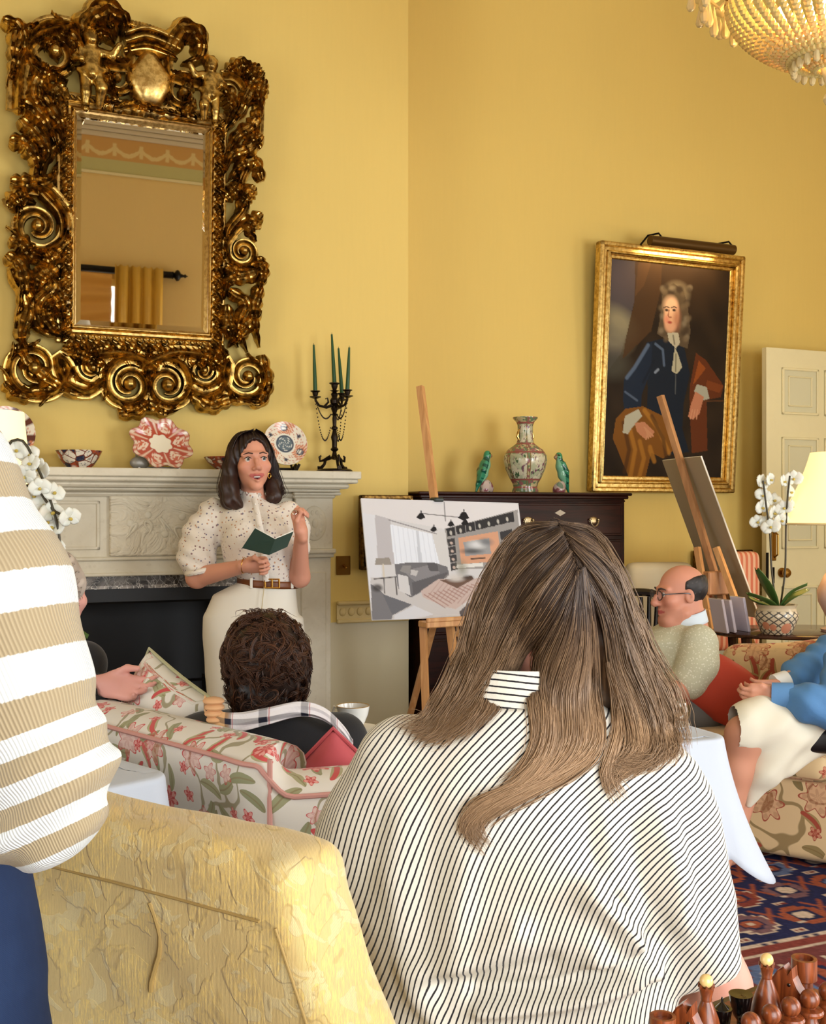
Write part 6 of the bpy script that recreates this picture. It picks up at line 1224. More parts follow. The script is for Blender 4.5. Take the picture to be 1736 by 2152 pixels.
for k in range(6): a = k*PI/3; b = MB(); b.ball((0.17*math.cos(a), 0.17*math.sin(a), 3.09), (0.02, 0.02, 0.035), 10, 8); b.build('bulb', g.mat, t)
for k in range(3): a = k*2*PI/3; pl = point('chandelier_light', (0.16*math.cos(a), 0.16*math.sin(a), 3.06), 9, (1, 0.7, 0.32), 0.05); pl.parent = t
pl = point('chandelier_top_light', (0, 0, 3.42), 4, (1, 0.76, 0.42), 0.1); pl.parent = t; pl.location = (0.15, 0, 3.35)
# ================================================================ people
def skinmat():
    g = G('skin', 0.5, 0, 0.35, Subsurface_Weight=0.12); g.b.inputs['Subsurface Radius'].default_value = (0.012, 0.005, 0.003); g.col(g.attr('col', 'Color')); g.bump(g.noise(g.obj(), 260, 3), 0.06, 0.001); return g.mat
M_SKIN = skinmat()
class Frame:
    def __init__(s, o, yaw=0, pitch=0, roll=0, sc=1.0): s.o = A(o); s.R = np.array(Euler((pitch, roll, yaw), 'XYZ').to_matrix()); s.s = sc
    def q(s, P): return (P-s.o)@s.R/s.s
    def w(s, p): return s.o+s.R@(A(p)*s.s)
def head_d(Q, smile=0.0, male=False, mouth_open=0.0):
    d = ell(Q, (0, 0.018, 0.034), (0.074, 0.094, 0.084)); d = smin(d, ell(Q, (0, -0.022, -0.03), (0.060, 0.066, 0.078)), 0.03)
    d = smin(d, ell(Q, (0, -0.062, -0.096), (0.024, 0.024, 0.019)), 0.025)
    if male: d = smin(d, chain(Q, [(-0.05, 0.0, -0.07), (-0.02, -0.06, -0.1), (0.02, -0.06, -0.1), (0.05, 0.0, -0.07)], [0.026, 0.022, 0.022, 0.026], 0.02), 0.02)
    for e in (-1, 1):
        d = smin(d, ell(Q, (e*0.042, -0.056, -0.018), (0.024, 0.024, 0.022)), 0.02); d = smin(d, cap(Q, (e*0.012, -0.083, 0.030), (e*0.048, -0.068, 0.030), 0.0085, 0.008), 0.016)
        d = smax(d, -ell(Q, (e*0.032, -0.098, 0.010), (0.019, 0.016, 0.012)), 0.014)
        d = smin(d, ell(Q, (e*0.0325, -0.0695, 0.010), (0.0155, 0.014, 0.0135)), 0.003)
    d = smin(d, chain(Q, [(0, -0.078, 0.022), (0, -0.094, 0.0), (0, -0.106, -0.024)], [0.007, 0.008, 0.0115] if not male else [0.009, 0.012, 0.0165], 0.006), 0.009)
    for e in (-1, 1): d = smin(d, ell(Q, (e*0.0125, -0.093, -0.029), (0.0085, 0.011, 0.008)), 0.006)
    lw = 0.022+0.006*smile
    up = chain(Q, [(-lw, -0.074, -0.057+0.006*smile), (-0.006, -0.0885, -0.0545), (0.006, -0.0885, -0.0545), (lw, -0.074, -0.057+0.006*smile)], [0.003, 0.0058, 0.0058, 0.003], 0.004)
    lo = chain(Q, [(-lw, -0.074, -0.059+0.006*smile), (0, -0.087, -0.069-mouth_open), (lw, -0.074, -0.059+0.006*smile)], [0.003, 0.0072, 0.003], 0.004)
    d = smin(d, up, 0.006); d = smin(d, lo, 0.006)
    if mouth_open: d = smax(d, -ell(Q, (0, -0.092, -0.0615-mouth_open*0.45), (lw*0.82, 0.016, 0.0035+mouth_open*0.5)), 0.003)
    for e in (-1, 1):
        ear = ell(Q, (e*0.077, 0.012, -0.002), (0.009, 0.019, 0.030), rot('Z', e*-0.35)); ear = smax(ear, -ell(Q, (e*0.086, 0.006, 0.0), (0.007, 0.010, 0.016)), 0.004); d = smin(d, ear, 0.006)
    return d
def face_cols(C, Q, skin, lip=(176, 84, 80), blush=0.25, lw=0.024, mo=0.0, smile=0.0):
    s = lin(skin); ck = np.exp(-(((np.abs(Q[:, 0])-0.040)/0.022)**2+((Q[:, 1]+0.06)/0.03)**2+((Q[:, 2]+0.022)/0.022)**2)); C[:] = C*(1-blush*ck[:, None])+lin((214, 110, 92))*blush*ck[:, None]
    ns = np.exp(-((Q[:, 0]/0.016)**2+((Q[:, 1]+0.104)/0.016)**2+((Q[:, 2]+0.026)/0.016)**2)); C[:] = C*(1-0.3*blush*2*ns[:, None])+lin((206, 110, 96))*0.3*blush*2*ns[:, None]
    z0 = -0.061+0.006*smile*np.clip(np.abs(Q[:, 0])/lw, 0, 1)-mo*0.4*(1-np.clip(np.abs(Q[:, 0])/lw, 0, 1)); l = (np.abs(Q[:, 0])/(lw+0.004))**2+((Q[:, 2]-z0)/(0.0085+mo*0.5))**2 < 1; l &= Q[:, 1] < -0.066; C[l] = lin(lip)
    if mo: l = (np.abs(Q[:, 0])/(lw*0.8))**2+((Q[:, 2]-z0)/(0.003+mo*0.5))**2 < 1; l &= (Q[:, 1] < -0.06) & (Q[:, 1] > -0.083); C[l] = lin((70, 24, 24))
    return C
def hand_d(P, o, R, curl, side=1, s=1.0, thumb=((0.05, 0.045, -0.012), (0.056, 0.075, -0.02)), spread=0.0):
    """R rows: thumb side, finger direction, back of hand (world)"""
    Q = (P-A(o))@A(R).T/s; Q = Q*np.array([side, 1, 1]); d = rbox(Q, (0, 0.046, 0), (0.076, 0.094, 0.024), 0.0115); d = smin(d, cap(Q, (0, -0.03, 0), (0, 0.02, 0), 0.023, 0.026), 0.02)
    F_ = None; BX = (0.029, 0.0095, -0.010, -0.029); BYY = (0.088, 0.092, 0.088, 0.078); LL = (0.070, 0.078, 0.072, 0.056)
    for i in range(4):
        c = curl[i] if isinstance(curl[0], (list, tuple)) else curl; p = np.array([BX[i], BYY[i], 0.0]); a = 0; pts = [p-np.array([0, 0.02, 0]), p]
        for k, f in enumerate((0.45, 0.31, 0.24)): a += c[k]; p = p+LL[i]*f*np.array([spread*(1.5-i)*0.6, math.cos(a), -math.sin(a)]); pts.append(p)
        e = chain(Q, pts, [0.0095, 0.0098, 0.0088, 0.0082, 0.0066], 0.003); F_ = e if F_ is None else np.minimum(F_, e)
    d = smin(d, F_, 0.006); t = chain(Q, [(0.026, 0.012, -0.004), thumb[0], thumb[1]], [0.0145, 0.0115, 0.0085], 0.005); return smin(d, t, 0.009)*s
def R3(x, y):
    """rows from thumb-ish direction x and finger direction y"""
    y = Vector(y).normalized(); x = Vector(x); x = (x-y*x.dot(y)).normalized(); return np.array([x, y, x.cross(y)])
def skincol(base, var=0.05, seed=1): return lambda V: np.clip(lin(base)[None]*(1+var*wob(V, 45, seed))[:, None], 0, 1)
def eyes(par, fr, iris=(70, 60, 50), look=0.0):
    for e in (-1, 1):
        n, m = 18, 12; b = MB(); c = fr.w((e*0.0325, -0.0715, 0.010)); b.ball((0, 0, 0), 0.0128*fr.s, n, m); me = b.mesh('eye', False); V = verts(me); f = fr.R@A((look, -1, 0)); f = f/np.linalg.norm(f); k = V@f/(0.0128*fr.s); C = np.tile(lin((232, 226, 220)), (len(V), 1)); C[k > 0.83] = lin(iris); C[k > 0.965] = lin((14, 12, 12)); setcol2(me, C); link('eye', me, M_GLAZE, par, loc=tuple(c))
def setcol2(me, C):
    a = me.attributes['col']; a.data.foreach_set('color', np.concatenate([C, np.ones((len(C), 1))], 1).astype(np.float32).ravel())
def brow(par, fr, col, thick=0.0032, lift=0.0):
    for e in (-1, 1):
        b = MB(); b.tube([tuple(fr.w(p)) for p in ((e*0.013, -0.0905, 0.0305+lift*0.5), (e*0.03, -0.0875, 0.0345+lift), (e*0.05, -0.0735, 0.0285+lift))], [thick*fr.s, thick*fr.s, thick*0.5*fr.s], 7); b.build('eyebrow', mat('brow_%d_%d' % (col[0], col[1]), col, 0.8), par)
def hairmat(name, root, tip, streak=0.35, sheen=0.0, rough=0.42):
    g = G(name, rough, 0, 0.35); h = g.attr('h'); r = g.attr('r'); c = g.mix(h, L3(*root), L3(*tip)); c = g.mix(g.m('MULTIPLY', r, streak), c, tuple(x*0.45 for x in L3(*root))); c = g.mix(g.m('MULTIPLY', g.ss(r, 0.72, 1.0), streak), c, tuple(min(1, x*1.5) for x in L3(*tip))); g.col(c); g.b.inputs['Anisotropic'].default_value = 0.4; return g.mat
def strands(name, paths, rad, m, par, hs=None, sides=3, seed=2):
    """many thin tapering tubes as one mesh; hs: colour position along each path"""
    r = np.random.default_rng(seed); P = np.asarray(paths, float); n, k, _ = P.shape; T = np.gradient(P, axis=1); T /= np.linalg.norm(T, axis=2, keepdims=True)+1e-9
    up = np.array([0.3, -1.0, 0.2]); N = np.cross(T, up); N /= np.linalg.norm(N, axis=2, keepdims=True)+1e-9; B = np.cross(T, N); t = np.linspace(0, 1, k); w = rad*(0.75+0.5*r.random((n, 1)))*np.clip(1.15-t**3*0.95, 0.15, 1)[None]*np.clip(0.5+t*8, 0.5, 1)[None]
    V = np.stack([P+w[..., None]*(math.cos(2*PI*j/sides)*N+math.sin(2*PI*j/sides)*B) for j in range(sides)], 2); idx = np.arange(n*k*sides).reshape(n, k, sides)
    Q = np.concatenate([np.stack([idx[:, :-1, j], idx[:, 1:, j], idx[:, 1:, (j+1) % sides], idx[:, :-1, (j+1) % sides]], -1).reshape(-1, 4) for j in range(sides)])
    me = bpy.data.meshes.new(name); V = V.reshape(-1, 3); me.vertices.add(len(V)); me.vertices.foreach_set('co', V.astype(np.float32).ravel()); me.loops.add(len(Q)*4); me.loops.foreach_set('vertex_index', Q.astype(np.int32).ravel()); me.polygons.add(len(Q)); me.polygons.foreach_set('loop_start', np.arange(0, len(Q)*4, 4, dtype=np.int32)); me.update(calc_edges=True); me.polygons.foreach_set('use_smooth', [True]*len(Q))
    H = np.repeat((np.tile(t, (n, 1)) if hs is None else hs)[..., None], sides, 2).ravel(); setattr1(me, 'h', H); setattr1(me, 'r', np.repeat(r.random(n), k*sides)); return link(name, me, m, par)
def spline(pts, n): return np.array(cr([tuple(p) for p in pts], n))
# ---------------------------------------------------------------- the standing speaker
D_S = 4.72; BS = Vector((-0.66, D_S, 0)); wp = thing('person', 'standing woman in floral blouse and white trousers reading from a green notebook', 'person', BS)
def S(px, py, dy=0.0): d = D_S+dy; p = at(px, py, d)-BS; return (p.x, p.y, p.z)
hf = Frame(S(528, 974), math.radians(22), math.radians(-3), math.radians(-3), 1.07)
neckb = S(533, 1062, 0.035)
ELB, WRB = S(414, 1213, -0.02), S(522, 1188, -0.20); ELA, WRA = S(630, 1213, -0.02), S(633, 1118, -0.17)
RB = R3((0.15, -0.35, 0.95), (0.95, -0.28, 0.05)); RA = R3((-0.55, -0.75, 0.0), (-0.22, -0.05, 1.0))
def wbody(P):
    d = head_d(hf.q(P), 1.3, False, 0.006); d = smin(d, cap(P, hf.w((0, 0.022, -0.06)), neckb, 0.047, 0.056), 0.025)
    d = smin(d, ell(P, S(533, 1110, 0.04), (0.15, 0.085, 0.13)), 0.04); d = smin(d, ell(P, S(548, 1190, 0.04), (0.11, 0.08, 0.14)), 0.05)
    d = smin(d, chain(P, [S(448, 1080, 0.03), ELB, WRB], [0.05, 0.046, 0.027], 0.02), 0.03); d = smin(d, chain(P, [S(612, 1080, 0.03), ELA, WRA], [0.048, 0.042, 0.026], 0.02), 0.03)
    d = smin(d, hand_d(P, WRB, RB, (1.0, 1.1, 0.7), 1, 0.92, ((0.045, 0.05, -0.03), (0.03, 0.085, -0.045))), 0.012)
    d = smin(d, hand_d(P, WRA, RA, ((0.9, 0.9, 0.5), (1.15, 1.1, 0.6), (1.2, 1.2, 0.7), (1.2, 1.2, 0.7)), 1, 0.9, ((0.045, 0.055, -0.03), (0.028, 0.09, -0.05))), 0.012); return d
def wcol(V): C = skincol((222, 158, 132))(V); Q = hf.q(V); return face_cols(C, Q, (222, 158, 132), (196, 104, 98), 0.3, 0.027, 0.006, 1.3)
sdf('body', wbody, (-0.42, -0.36, 0.85), (0.34, 0.22, 1.70), 0.0036, M_SKIN, wp, wcol)
eyes(wp, hf, (84, 84, 80), 0.25); brow(wp, hf, (74, 48, 38), 0.0028, 0.001)
b = MB(); b.tube([tuple(hf.w(p)) for p in ((-0.022, -0.0735, -0.0565), (-0.009, -0.0812, -0.0605), (0.009, -0.0812, -0.0605), (0.022, -0.0735, -0.0565))], 0.0036, 8); b.build('teeth', mat('teeth', (236, 230, 220), 0.25), wp)
for e in (-1, 1):
    b = MB(); b.tube([tuple(hf.w(p)) for p in ((e*0.018, -0.0845, 0.0135), (e*0.032, -0.0875, 0.0195), (e*0.047, -0.077, 0.0135))], [0.0012, 0.0022, 0.0012], 6); b.build('eyelash', mat('lash', (30, 22, 20), 0.7), wp)
# blouse
def blouse_m():
    g = G('sprigged_blouse', 0.75, 0, 0.2, Sheen_Weight=0.1); o = g.obj(); c = L3(238, 228, 216); nd = g.nt.nodes.new('ShaderNodeTexVoronoi'); g.put(nd.inputs['Vector'], o); g.put(nd.inputs['Scale'], 62.0); nd.inputs['Randomness'].default_value = 0.9
    d = nd.outputs['Distance']; r = g.n('ShaderNodeSeparateColor', 0, {0: nd.outputs['Color']}); q = g.n('ShaderNodeSeparateColor', 1, {0: nd.outputs['Color']})
    dd = g.m('ADD', d, g.m('MULTIPLY', g.noise(o, 160, 2), 0.35)); blob = g.mix(g.ss(r, 0.4, 0.42), L3(128, 122, 138), L3(206, 160, 126)); blob = g.mix(g.ss(r, 0.72, 0.74), blob, L3(150, 118, 116)); c = g.mix(g.m('MULTIPLY', g.ss(dd, 0.46, 0.40), g.ss(q, 0.12, 0.16)), c, blob); g.col(c); g.bump(g.noise(o, 30, 4), 0.35, 0.012); return g.mat
M_BLOUSE = blouse_m()
zs = [A(S(0, y))[2] for y in (1224, 1214, 1196, 1150, 1100, 1075, 1060, 1050)]; cx = [S(x, 0)[0] for x in (560, 559, 548, 540, 535, 533, 532, 532)]
def blouse(P):
    d = loft(P, zs, cx, [0.03]*5+[0.03, 0.035, 0.035], [0.118, 0.124, 0.150, 0.163, 0.168, 0.152, 0.10, 0.062], [0.105, 0.112, 0.125, 0.135, 0.125, 0.105, 0.08, 0.062], 2.3)
    d = smin(d, ell(P, S(515, 1130, -0.05), (0.065, 0.07, 0.07)), 0.05); d = smin(d, ell(P, S(580, 1130, -0.05), (0.062, 0.07, 0.07)), 0.05)
    sl = chain(P, [S(446, 1078, 0.03), S(424, 1120, 0.02), S(414, 1168, 0.0), S(420, 1196, -0.02)], [0.062, 0.076, 0.080, 0.064], 0.03); sr = chain(P, [S(606, 1080, 0.03), S(618, 1112, 0.02), S(624, 1150, 0.0)], [0.058, 0.062, 0.056], 0.03)
    d = smin(d, sl, 0.03); d = smin(d, sr, 0.025); d = smin(d, cap(P, S(532, 1055, 0.035), S(531, 1040, 0.03), 0.062, 0.058), 0.01); fold = 0.004*np.sin(P[:, 2]*90+P[:, 0]*50)*(P[:, 0] < -0.2)+0.0045*wob(P, 38, 6); d = d-fold
    d = smax(d, -cap(P, S(531, 1046, 0.03), S(530, 1000, 0.02), 0.051, 0.052), 0.004); return d
sdf('blouse', blouse, (-0.42, -0.2, 0.96), (0.3, 0.24, 1.44), 0.005, M_BLOUSE, wp)
b = MB(); pts = [S(534, 1046, -0.055), S(541, 1080, -0.108), S(551, 1130, -0.128), S(556, 1180, -0.112), S(560, 1222, -0.10)]; b.tube(cr(pts, 30), 0.012, 8, flat=0.35, up=(0, -1, 0))
for k in range(7): p = cr(pts, 30)[3+k*4]; b.ball((p[0], p[1]-0.008, p[2]), 0.005, 8, 6)
b.build('button_placket', mat('placket', (240, 232, 222), 0.7), wp)
b = MB()
for e, (x, y) in (('l', (431, 1198)), ): b.tube([tuple(A(S(424, 1200, -0.035))+0.066*A((math.cos(a)*0.9, math.sin(a), 0.18*math.cos(a)))) for a in np.linspace(0, 2*PI, 25)], 0.012, 8, False)
b.build('sleeve_cuff', M_BLOUSE, wp)
# trousers, belt, book, jewellery
zt_ = [0.10, 0.45, 0.72]+[A(S(0, y))[2] for y in (1400, 1340, 1290, 1250, 1222)]
def trousers(P):
    d = None
    for sg, xs in ((-1, (497, 485, 480)), (1, (585, 588, 586))):
        l = loft(P, [0.06, 0.3, 0.62, 0.86], [S(xs[0], 0)[0], S(xs[0], 0)[0], S(xs[1], 0)[0], S(xs[2], 0)[0]], [0.03]*4, [0.115, 0.105, 0.115, 0.10], [0.10, 0.09, 0.10, 0.09], 2.2); d = l if d is None else smin(d, l, 0.02)
    hp = loft(P, [A(S(0, y))[2] for y in (1640, 1520, 1420, 1340, 1290, 1250, 1222)], [S(x, 0)[0] for x in (545, 540, 535, 528, 527, 534, 561)], [0.03]*7, [0.10, 0.16, 0.196, 0.203, 0.20, 0.178, 0.120], [0.06, 0.09, 0.12, 0.13, 0.13, 0.12, 0.104], 2.3)
    d = smin(d, hp, 0.03); return d-0.003*wob(P, 24, 9)
M_TROU = mat('white_denim', (240, 234, 220), 0.75, bump=0.1, bscale=300, bdist=0.001)
sdf('trousers', trousers, (-0.3, -0.16, 0.04), (0.4, 0.24, 1.05), 0.009, M_TROU, wp)
b = MB(); b.tube([S(556, 1228, -0.098), S(552, 1260, -0.11), S(549, 1290, -0.115)], 0.002, 5); b.build('fly_seam', mat('seam_shadow', (206, 190, 150), 0.8), wp)
zb_ = A(S(0, 1226))[2]; b = MB(); n = 48; xc = S(561, 0)[0]
def bandf(i, j): a = 2*PI*i; return (xc+0.133*math.cos(a), 0.03+0.117*math.sin(a), zb_-0.016+0.032*j-0.008*math.cos(a))
b.grid(bandf, 48, 3); o = b.build('belt', mat('tan_leather', (120, 66, 32), 0.4), wp); sm = o.modifiers.new('thick', 'SOLIDIFY'); sm.thickness = 0.004
b = MB(); x, y, z = S(572, 1226, -0.094)
for dx in (-0.03, 0.0, 0.03): b.box((x+dx, y-0.006, z), (0.008, 0.008, 0.04), 0.003)
for dz in (-0.018, 0.018): b.box((x, y-0.006, z+dz), (0.066, 0.008, 0.006), 0.002)
b.build('belt_buckle', mat('bright_gold', (222, 170, 84), 0.2, 1.0), wp)
for px in (528, 614): b = MB(); b.box(S(px, 1226, -0.083 if px < 600 else -0.04), (0.012, 0.006, 0.045), 0.002); b.build('belt_loop', M_TROU, wp)
b = MB(); c = A(WRB)-0.02*A((0.95, -0.28, 0.05)); b.tube([tuple(c+0.032*(math.cos(a)*A((0.2, 0.7, -0.1))+math.sin(a)*A((0.1, 0, 1.0)))) for a in np.linspace(0, 2*PI, 25)], 0.0022, 6, False); b.build('bracelet', MATS['bright_gold'], wp)
b = MB(); c = A(WRA)+A((-0.022, -0.055, 0.082)); b.tube([tuple(c+0.010*(math.cos(a)*A((1, 0, 0))+math.sin(a)*A((0, 0.5, 0.8)))) for a in np.linspace(0, 2*PI, 17)], 0.0018, 6, False); b.build('ring', mat('silver', (220, 216, 208), 0.2, 1.0), wp)
# hair
M_DHAIR = hairmat('dark_brown_hair', (28, 17, 14), (64, 40, 30))
def whair(P):
    Q = hf.q(P); d = ell(Q, (0, 0.024, 0.045), (0.088, 0.106, 0.092)); d = smax(d, -ell(Q, (0.010, -0.10, -0.025), (0.069, 0.078, 0.136)), 0.010)
    for e, pts in ((-1, [(-0.068, -0.02, 0.05), (-0.090, -0.015, -0.02), (-0.100, -0.01, -0.09), (-0.098, -0.015, -0.145), (-0.07, -0.02, -0.165)]), (1, [(0.070, -0.01, 0.05), (0.086, 0.0, -0.02), (0.086, 0.0, -0.09), (0.082, -0.01, -0.135), (0.066, -0.02, -0.15)])):
        d = smin(d, chain(Q, pts, [0.022, 0.026, 0.036, 0.034, 0.018] if e < 0 else [0.02, 0.022, 0.028, 0.028, 0.016], 0.02), 0.02)
    d = smin(d, chain(Q, [(0, 0.08, 0.0), (0, 0.085, -0.08), (0, 0.08, -0.13)], [0.075, 0.07, 0.05], 0.03), 0.03); an = np.arctan2(Q[:, 1]-0.02, Q[:, 0]); return d-0.003*np.sin(an*26+Q[:, 2]*30)-0.0025*wob(Q, 70, 12)
hl = lambda V: np.clip((0.16-hf.q(V)[:, 2])*2.2, 0, 1); hr = lambda V: 0.5+0.5*np.sin(np.arctan2(hf.q(V)[:, 1]-0.02, hf.q(V)[:, 0])*40+4*wob(V, 30, 4))
hair = sdf('hair', whair, tuple(A(hf.o)-0.24), tuple(A(hf.o)+0.2), 0.0042, M_DHAIR, wp, attrs={'h': hl, 'r': hr})
rs = np.random.default_rng(5); PT = []
for i in range(900):
    e = -1 if rs.random() < 0.6 else 1; a = rs.uniform(-0.5, 2.6); y0 = 0.02+0.095*math.sin(a)*0.9; x1 = e*(0.088+rs.normal()*0.008); sp = rs.uniform(0.0, 1)
    ys = -0.055 if a < 0.1 else y0; L = rs.uniform(-0.17, -0.12); sw = rs.normal()*0.01
    p = [(0.014+e*0.004, -0.045+0.10*sp, 0.135-0.02*sp), (e*0.055, -0.045+0.11*sp, 0.108), (e*0.086, -0.035+0.12*sp, 0.04), (x1, -0.03+0.115*sp, -0.03), (x1+e*0.018, -0.025+0.10*sp, -0.09), (x1+e*0.014+sw, -0.03+0.09*sp, -0.13), (e*0.07+sw, -0.035+0.09*sp, L)]
    PT.append(np.array([hf.w(q) for q in spline(p, 18)]))
strands('hair_strands', PT, 0.0011, M_DHAIR, hair, seed=3)
b = MB(); c = hf.w((0.062, -0.03, -0.045)); b.tube([tuple(A(c)+A((0.003, -0.004, -0.01))+0.011*A((math.cos(a)*0.5, math.cos(a)*0.5, math.sin(a)))) for a in np.linspace(0, 2*PI, 17)], 0.0016, 6, False); b.build('earring', MATS['bright_gold'], wp)
# notebook (held, its own thing)
bk = thing('notebook', 'small dark green notebook held open by the standing woman', 'book', BS); M_BOOK = mat('green_cloth', (20, 52, 46), 0.6); d0 = D_S-0.29
def Bp(px, py, dy): p = at(px, py, d0+dy)-BS; return Vector(p)
TLc, TM, TRc, BLc, BM_, BRc = Bp(536, 1110, 0.02), Bp(578, 1133, -0.02), Bp(617, 1117, 0.05), Bp(509, 1151, -0.03), Bp(566, 1166, -0.07), Bp(604, 1149, 0.0)
def slab(b, q, th, inset=0.0):
    c = sum(q, Vector())/4; q = [p+(c-p)*inset for p in q]; n = (q[1]-q[0]).cross(q[2]-q[0]).normalized(); n = n if n.y > 0 else -n; b.add([tuple(p) for p in q]+[tuple(p+n*th) for p in q], [(3, 2, 1, 0), (4, 5, 6, 7), (0, 1, 5, 4), (1, 2, 6, 5), (2, 3, 7, 6), (3, 0, 4, 7)])
for nm, q in (('cover', [TLc, TM, BM_, BLc]), ('cover', [TM, TRc, BRc, BM_])):
    b = MB(); slab(b, q, 0.003); c = b.build(nm, M_BOOK, bk, False); b = MB(); up = Vector((0, 0.012, 0.010)); slab(b, [p+up*0.6 for p in q], 0.007, 0.05); b.build('pages', mat('paper', (240, 236, 226), 0.8), c, False)
# ---------------------------------------------------------------- woman with long hair, seen from behind
D_F = 1.60; BF = Vector((0.165, D_F, 0)); fw = thing('person', 'woman with long brown hair in a striped shirt seated with her back to the camera', 'person', BF)
def Fp(px, py, dy=0.0): p = at(px, py, D_F+dy)-BF; return (p.x, p.y, p.z)
ff = Frame(Fp(1168, 1300, 0.02), math.radians(180), math.radians(6), 0, 1.0)
def zF(y): return Fp(0, y)[2]
def xF(x): return Fp(x, 0)[0]
rows = [(1470, 985, 1235, .070, -.02), (1500, 955, 1290, .080, -.02), (1540, 890, 1372, .098, -.01), (1600, 825, 1432, .118, 0), (1700, 762, 1470, .135, 0.0), (1800, 735, 1478, .145, .0), (1900, 742, 1462, .148, .0), (1990, 765, 1425, .142, .0), (2060, 790, 1405, .138, 0), (2110, 775, 1420, .145, 0), (2200, 760, 1440, .155, 0), (2400, 760, 1450, .16, .02)]
RZ = [zF(r[0]) for r in rows][::-1]; RC = [xF((r[1]+r[2])/2) for r in rows][::-1]; RAa = [(r[2]-r[1])/2*D_F/F for r in rows][::-1]; RBb = [r[3] for r in rows][::-1]; RY = [r[4] for r in rows][::-1]
SLV = [Fp(1300, 1605, 0.0), Fp(1362, 1720, 0.0), Fp(1408, 1870, -0.01), Fp(1445, 1985, -0.03)]
def shirt0(P):
    d = loft(P, RZ, RC, RY, RAa, RBb, 2.25)
    s1 = chain(P, SLV, [0.072, 0.078, 0.066, 0.054], 0.06); d = smin(d, s1, 0.05)
    s2 = chain(P, [Fp(850, 1600, 0.02), Fp(800, 1760, 0.06), Fp(800, 1900, 0.16)], [0.07, 0.085, 0.08], 0.06); d = smin(d, s2, 0.05)
    # flared sleeve end and the deep fold between sleeve and body
    d = smin(d, chain(P, [Fp(1465, 1920, -0.02), Fp(1500, 2012, -0.04), Fp(1523, 2030, -0.05)], [0.052, 0.034, 0.012], 0.02), 0.035)
    d = smax(d, -chain(P, [Fp(1345, 1930, -0.16), Fp(1385, 1995, -0.15), Fp(1425, 2075, -0.13)], [0.012, 0.026, 0.045], 0.02), 0.035)
    return d
def foldline(P, pts, w, h):
    d = None
    for a, b_ in zip(pts[:-1], pts[1:]): e = cap(P, A(a), A(b_), 0.0); d = e if d is None else np.minimum(d, e)
    return h*np.exp(-(d/w)**2)
def Fy(px, py): return Fp(px, py, -0.145)
FOLDS = [([(1250, 1880), (1330, 1960), (1380, 2060)], .022, .016), ([(1235, 1700), (1255, 1850), (1290, 1960)], .02, -.006), ([(1340, 1760), (1360, 1880), (1400, 1980)], .018, -.008), ([(1400, 1700), (1440, 1850), (1455, 1960)], .02, .008), ([(1300, 1900), (1370, 1990)], .012, -.012), ([(1250, 2020), (1340, 2060), (1390, 2070)], .016, .010), ([(900, 2050), (1010, 2010), (1080, 1960)], .02, .010), ([(930, 2090), (1040, 2060), (1160, 2030)], .016, -.008), ([(840, 1740), (830, 1860), (850, 1990)], .025, .007), ([(905, 1720), (885, 1900), (870, 2000)], .022, -.005), ([(985, 1750), (965, 1900), (960, 2020)], .02, .005), ([(1000, 2100), (1160, 2085), (1300, 2050), (1385, 2010)], .014, -.012), ([(1010, 2130), (1180, 2110), (1330, 2085)], .012, .010), ([(1460, 1740), (1490, 1860), (1505, 1960)], .014, -.006), ([(860, 2060), (880, 2110), (920, 2160)], .02, .012)]
def sdisp(V):
    back = 1.0*(V[:, 1] < 0.02); s = 0.0016*wob(V, 42, 3)+0.001*wob(V, 95, 5)
    for p, w, h in FOLDS: s = s+1.9*foldline(V*np.array([1, 0.25, 1]), [A(Fy(*q))*np.array([1, 0.25, 1]) for q in p], w, h)
    return s
def stripe(V):
    """stripe coordinate in metres: straight along the back, bending over shoulder and down the sleeve"""
    x, z = V[:, 0], V[:, 2]; c, s_ = math.cos(0.16), math.sin(0.16); xr, zr = x*c-(z-1.0)*-s_*-1, x*s_+(z-1.0)*c
    xr = x*c-(z-1.0)*s_; C0 = A((0.42, 0, -0.36)); dx, dz = xr-C0[0], zr-C0[2]; R_ = np.where(dz > 0, np.sqrt(dx**2+dz**2*0.8), np.abs(dx))
    u = -R_+0.006*np.sin(z*16+x*5)+0.0022*wob(V, 26, 8); u = u+0.3*(sdisp(V)); depth = np.clip(V[:, 1]+0.02, 0, 1); return u+depth*0.5*np.sign(x-0.0)
def stripemat(name, base, line, period, width, attr='u'):
    g = G(name, 0.8, 0, 0.2, Sheen_Weight=0.1); u = g.m('ADD', g.attr(attr), g.m('MULTIPLY', g.m('SUBTRACT', g.noise(g.obj(), 150, 2), 0.5), 0.0009)); f = g.m('ABSOLUTE', g.m('SUBTRACT', g.m('FRACT', g.m('DIVIDE', u, period)), 0.5)); k = g.ss(f, width*0.62, width*0.38)
    g.col(g.mix(k, L3(*base), L3(*line))); g.bump(g.m('ADD', g.noise(g.obj(), 420, 3), g.m('MULTIPLY', g.noise(g.obj(), 110, 3), 0.8)), 0.22, 0.0025); return g.mat
M_SHIRT = stripemat('striped_seersucker', (238, 232, 218), (40, 36, 40), 0.0076, 0.27)
shirt = sdf('shirt', shirt0, (-0.42, -0.26, 0.40), (0.42, 0.3, 1.08), 0.0046, M_SHIRT, fw, relax=2, attrs={'u': stripe}, disp=sdisp)
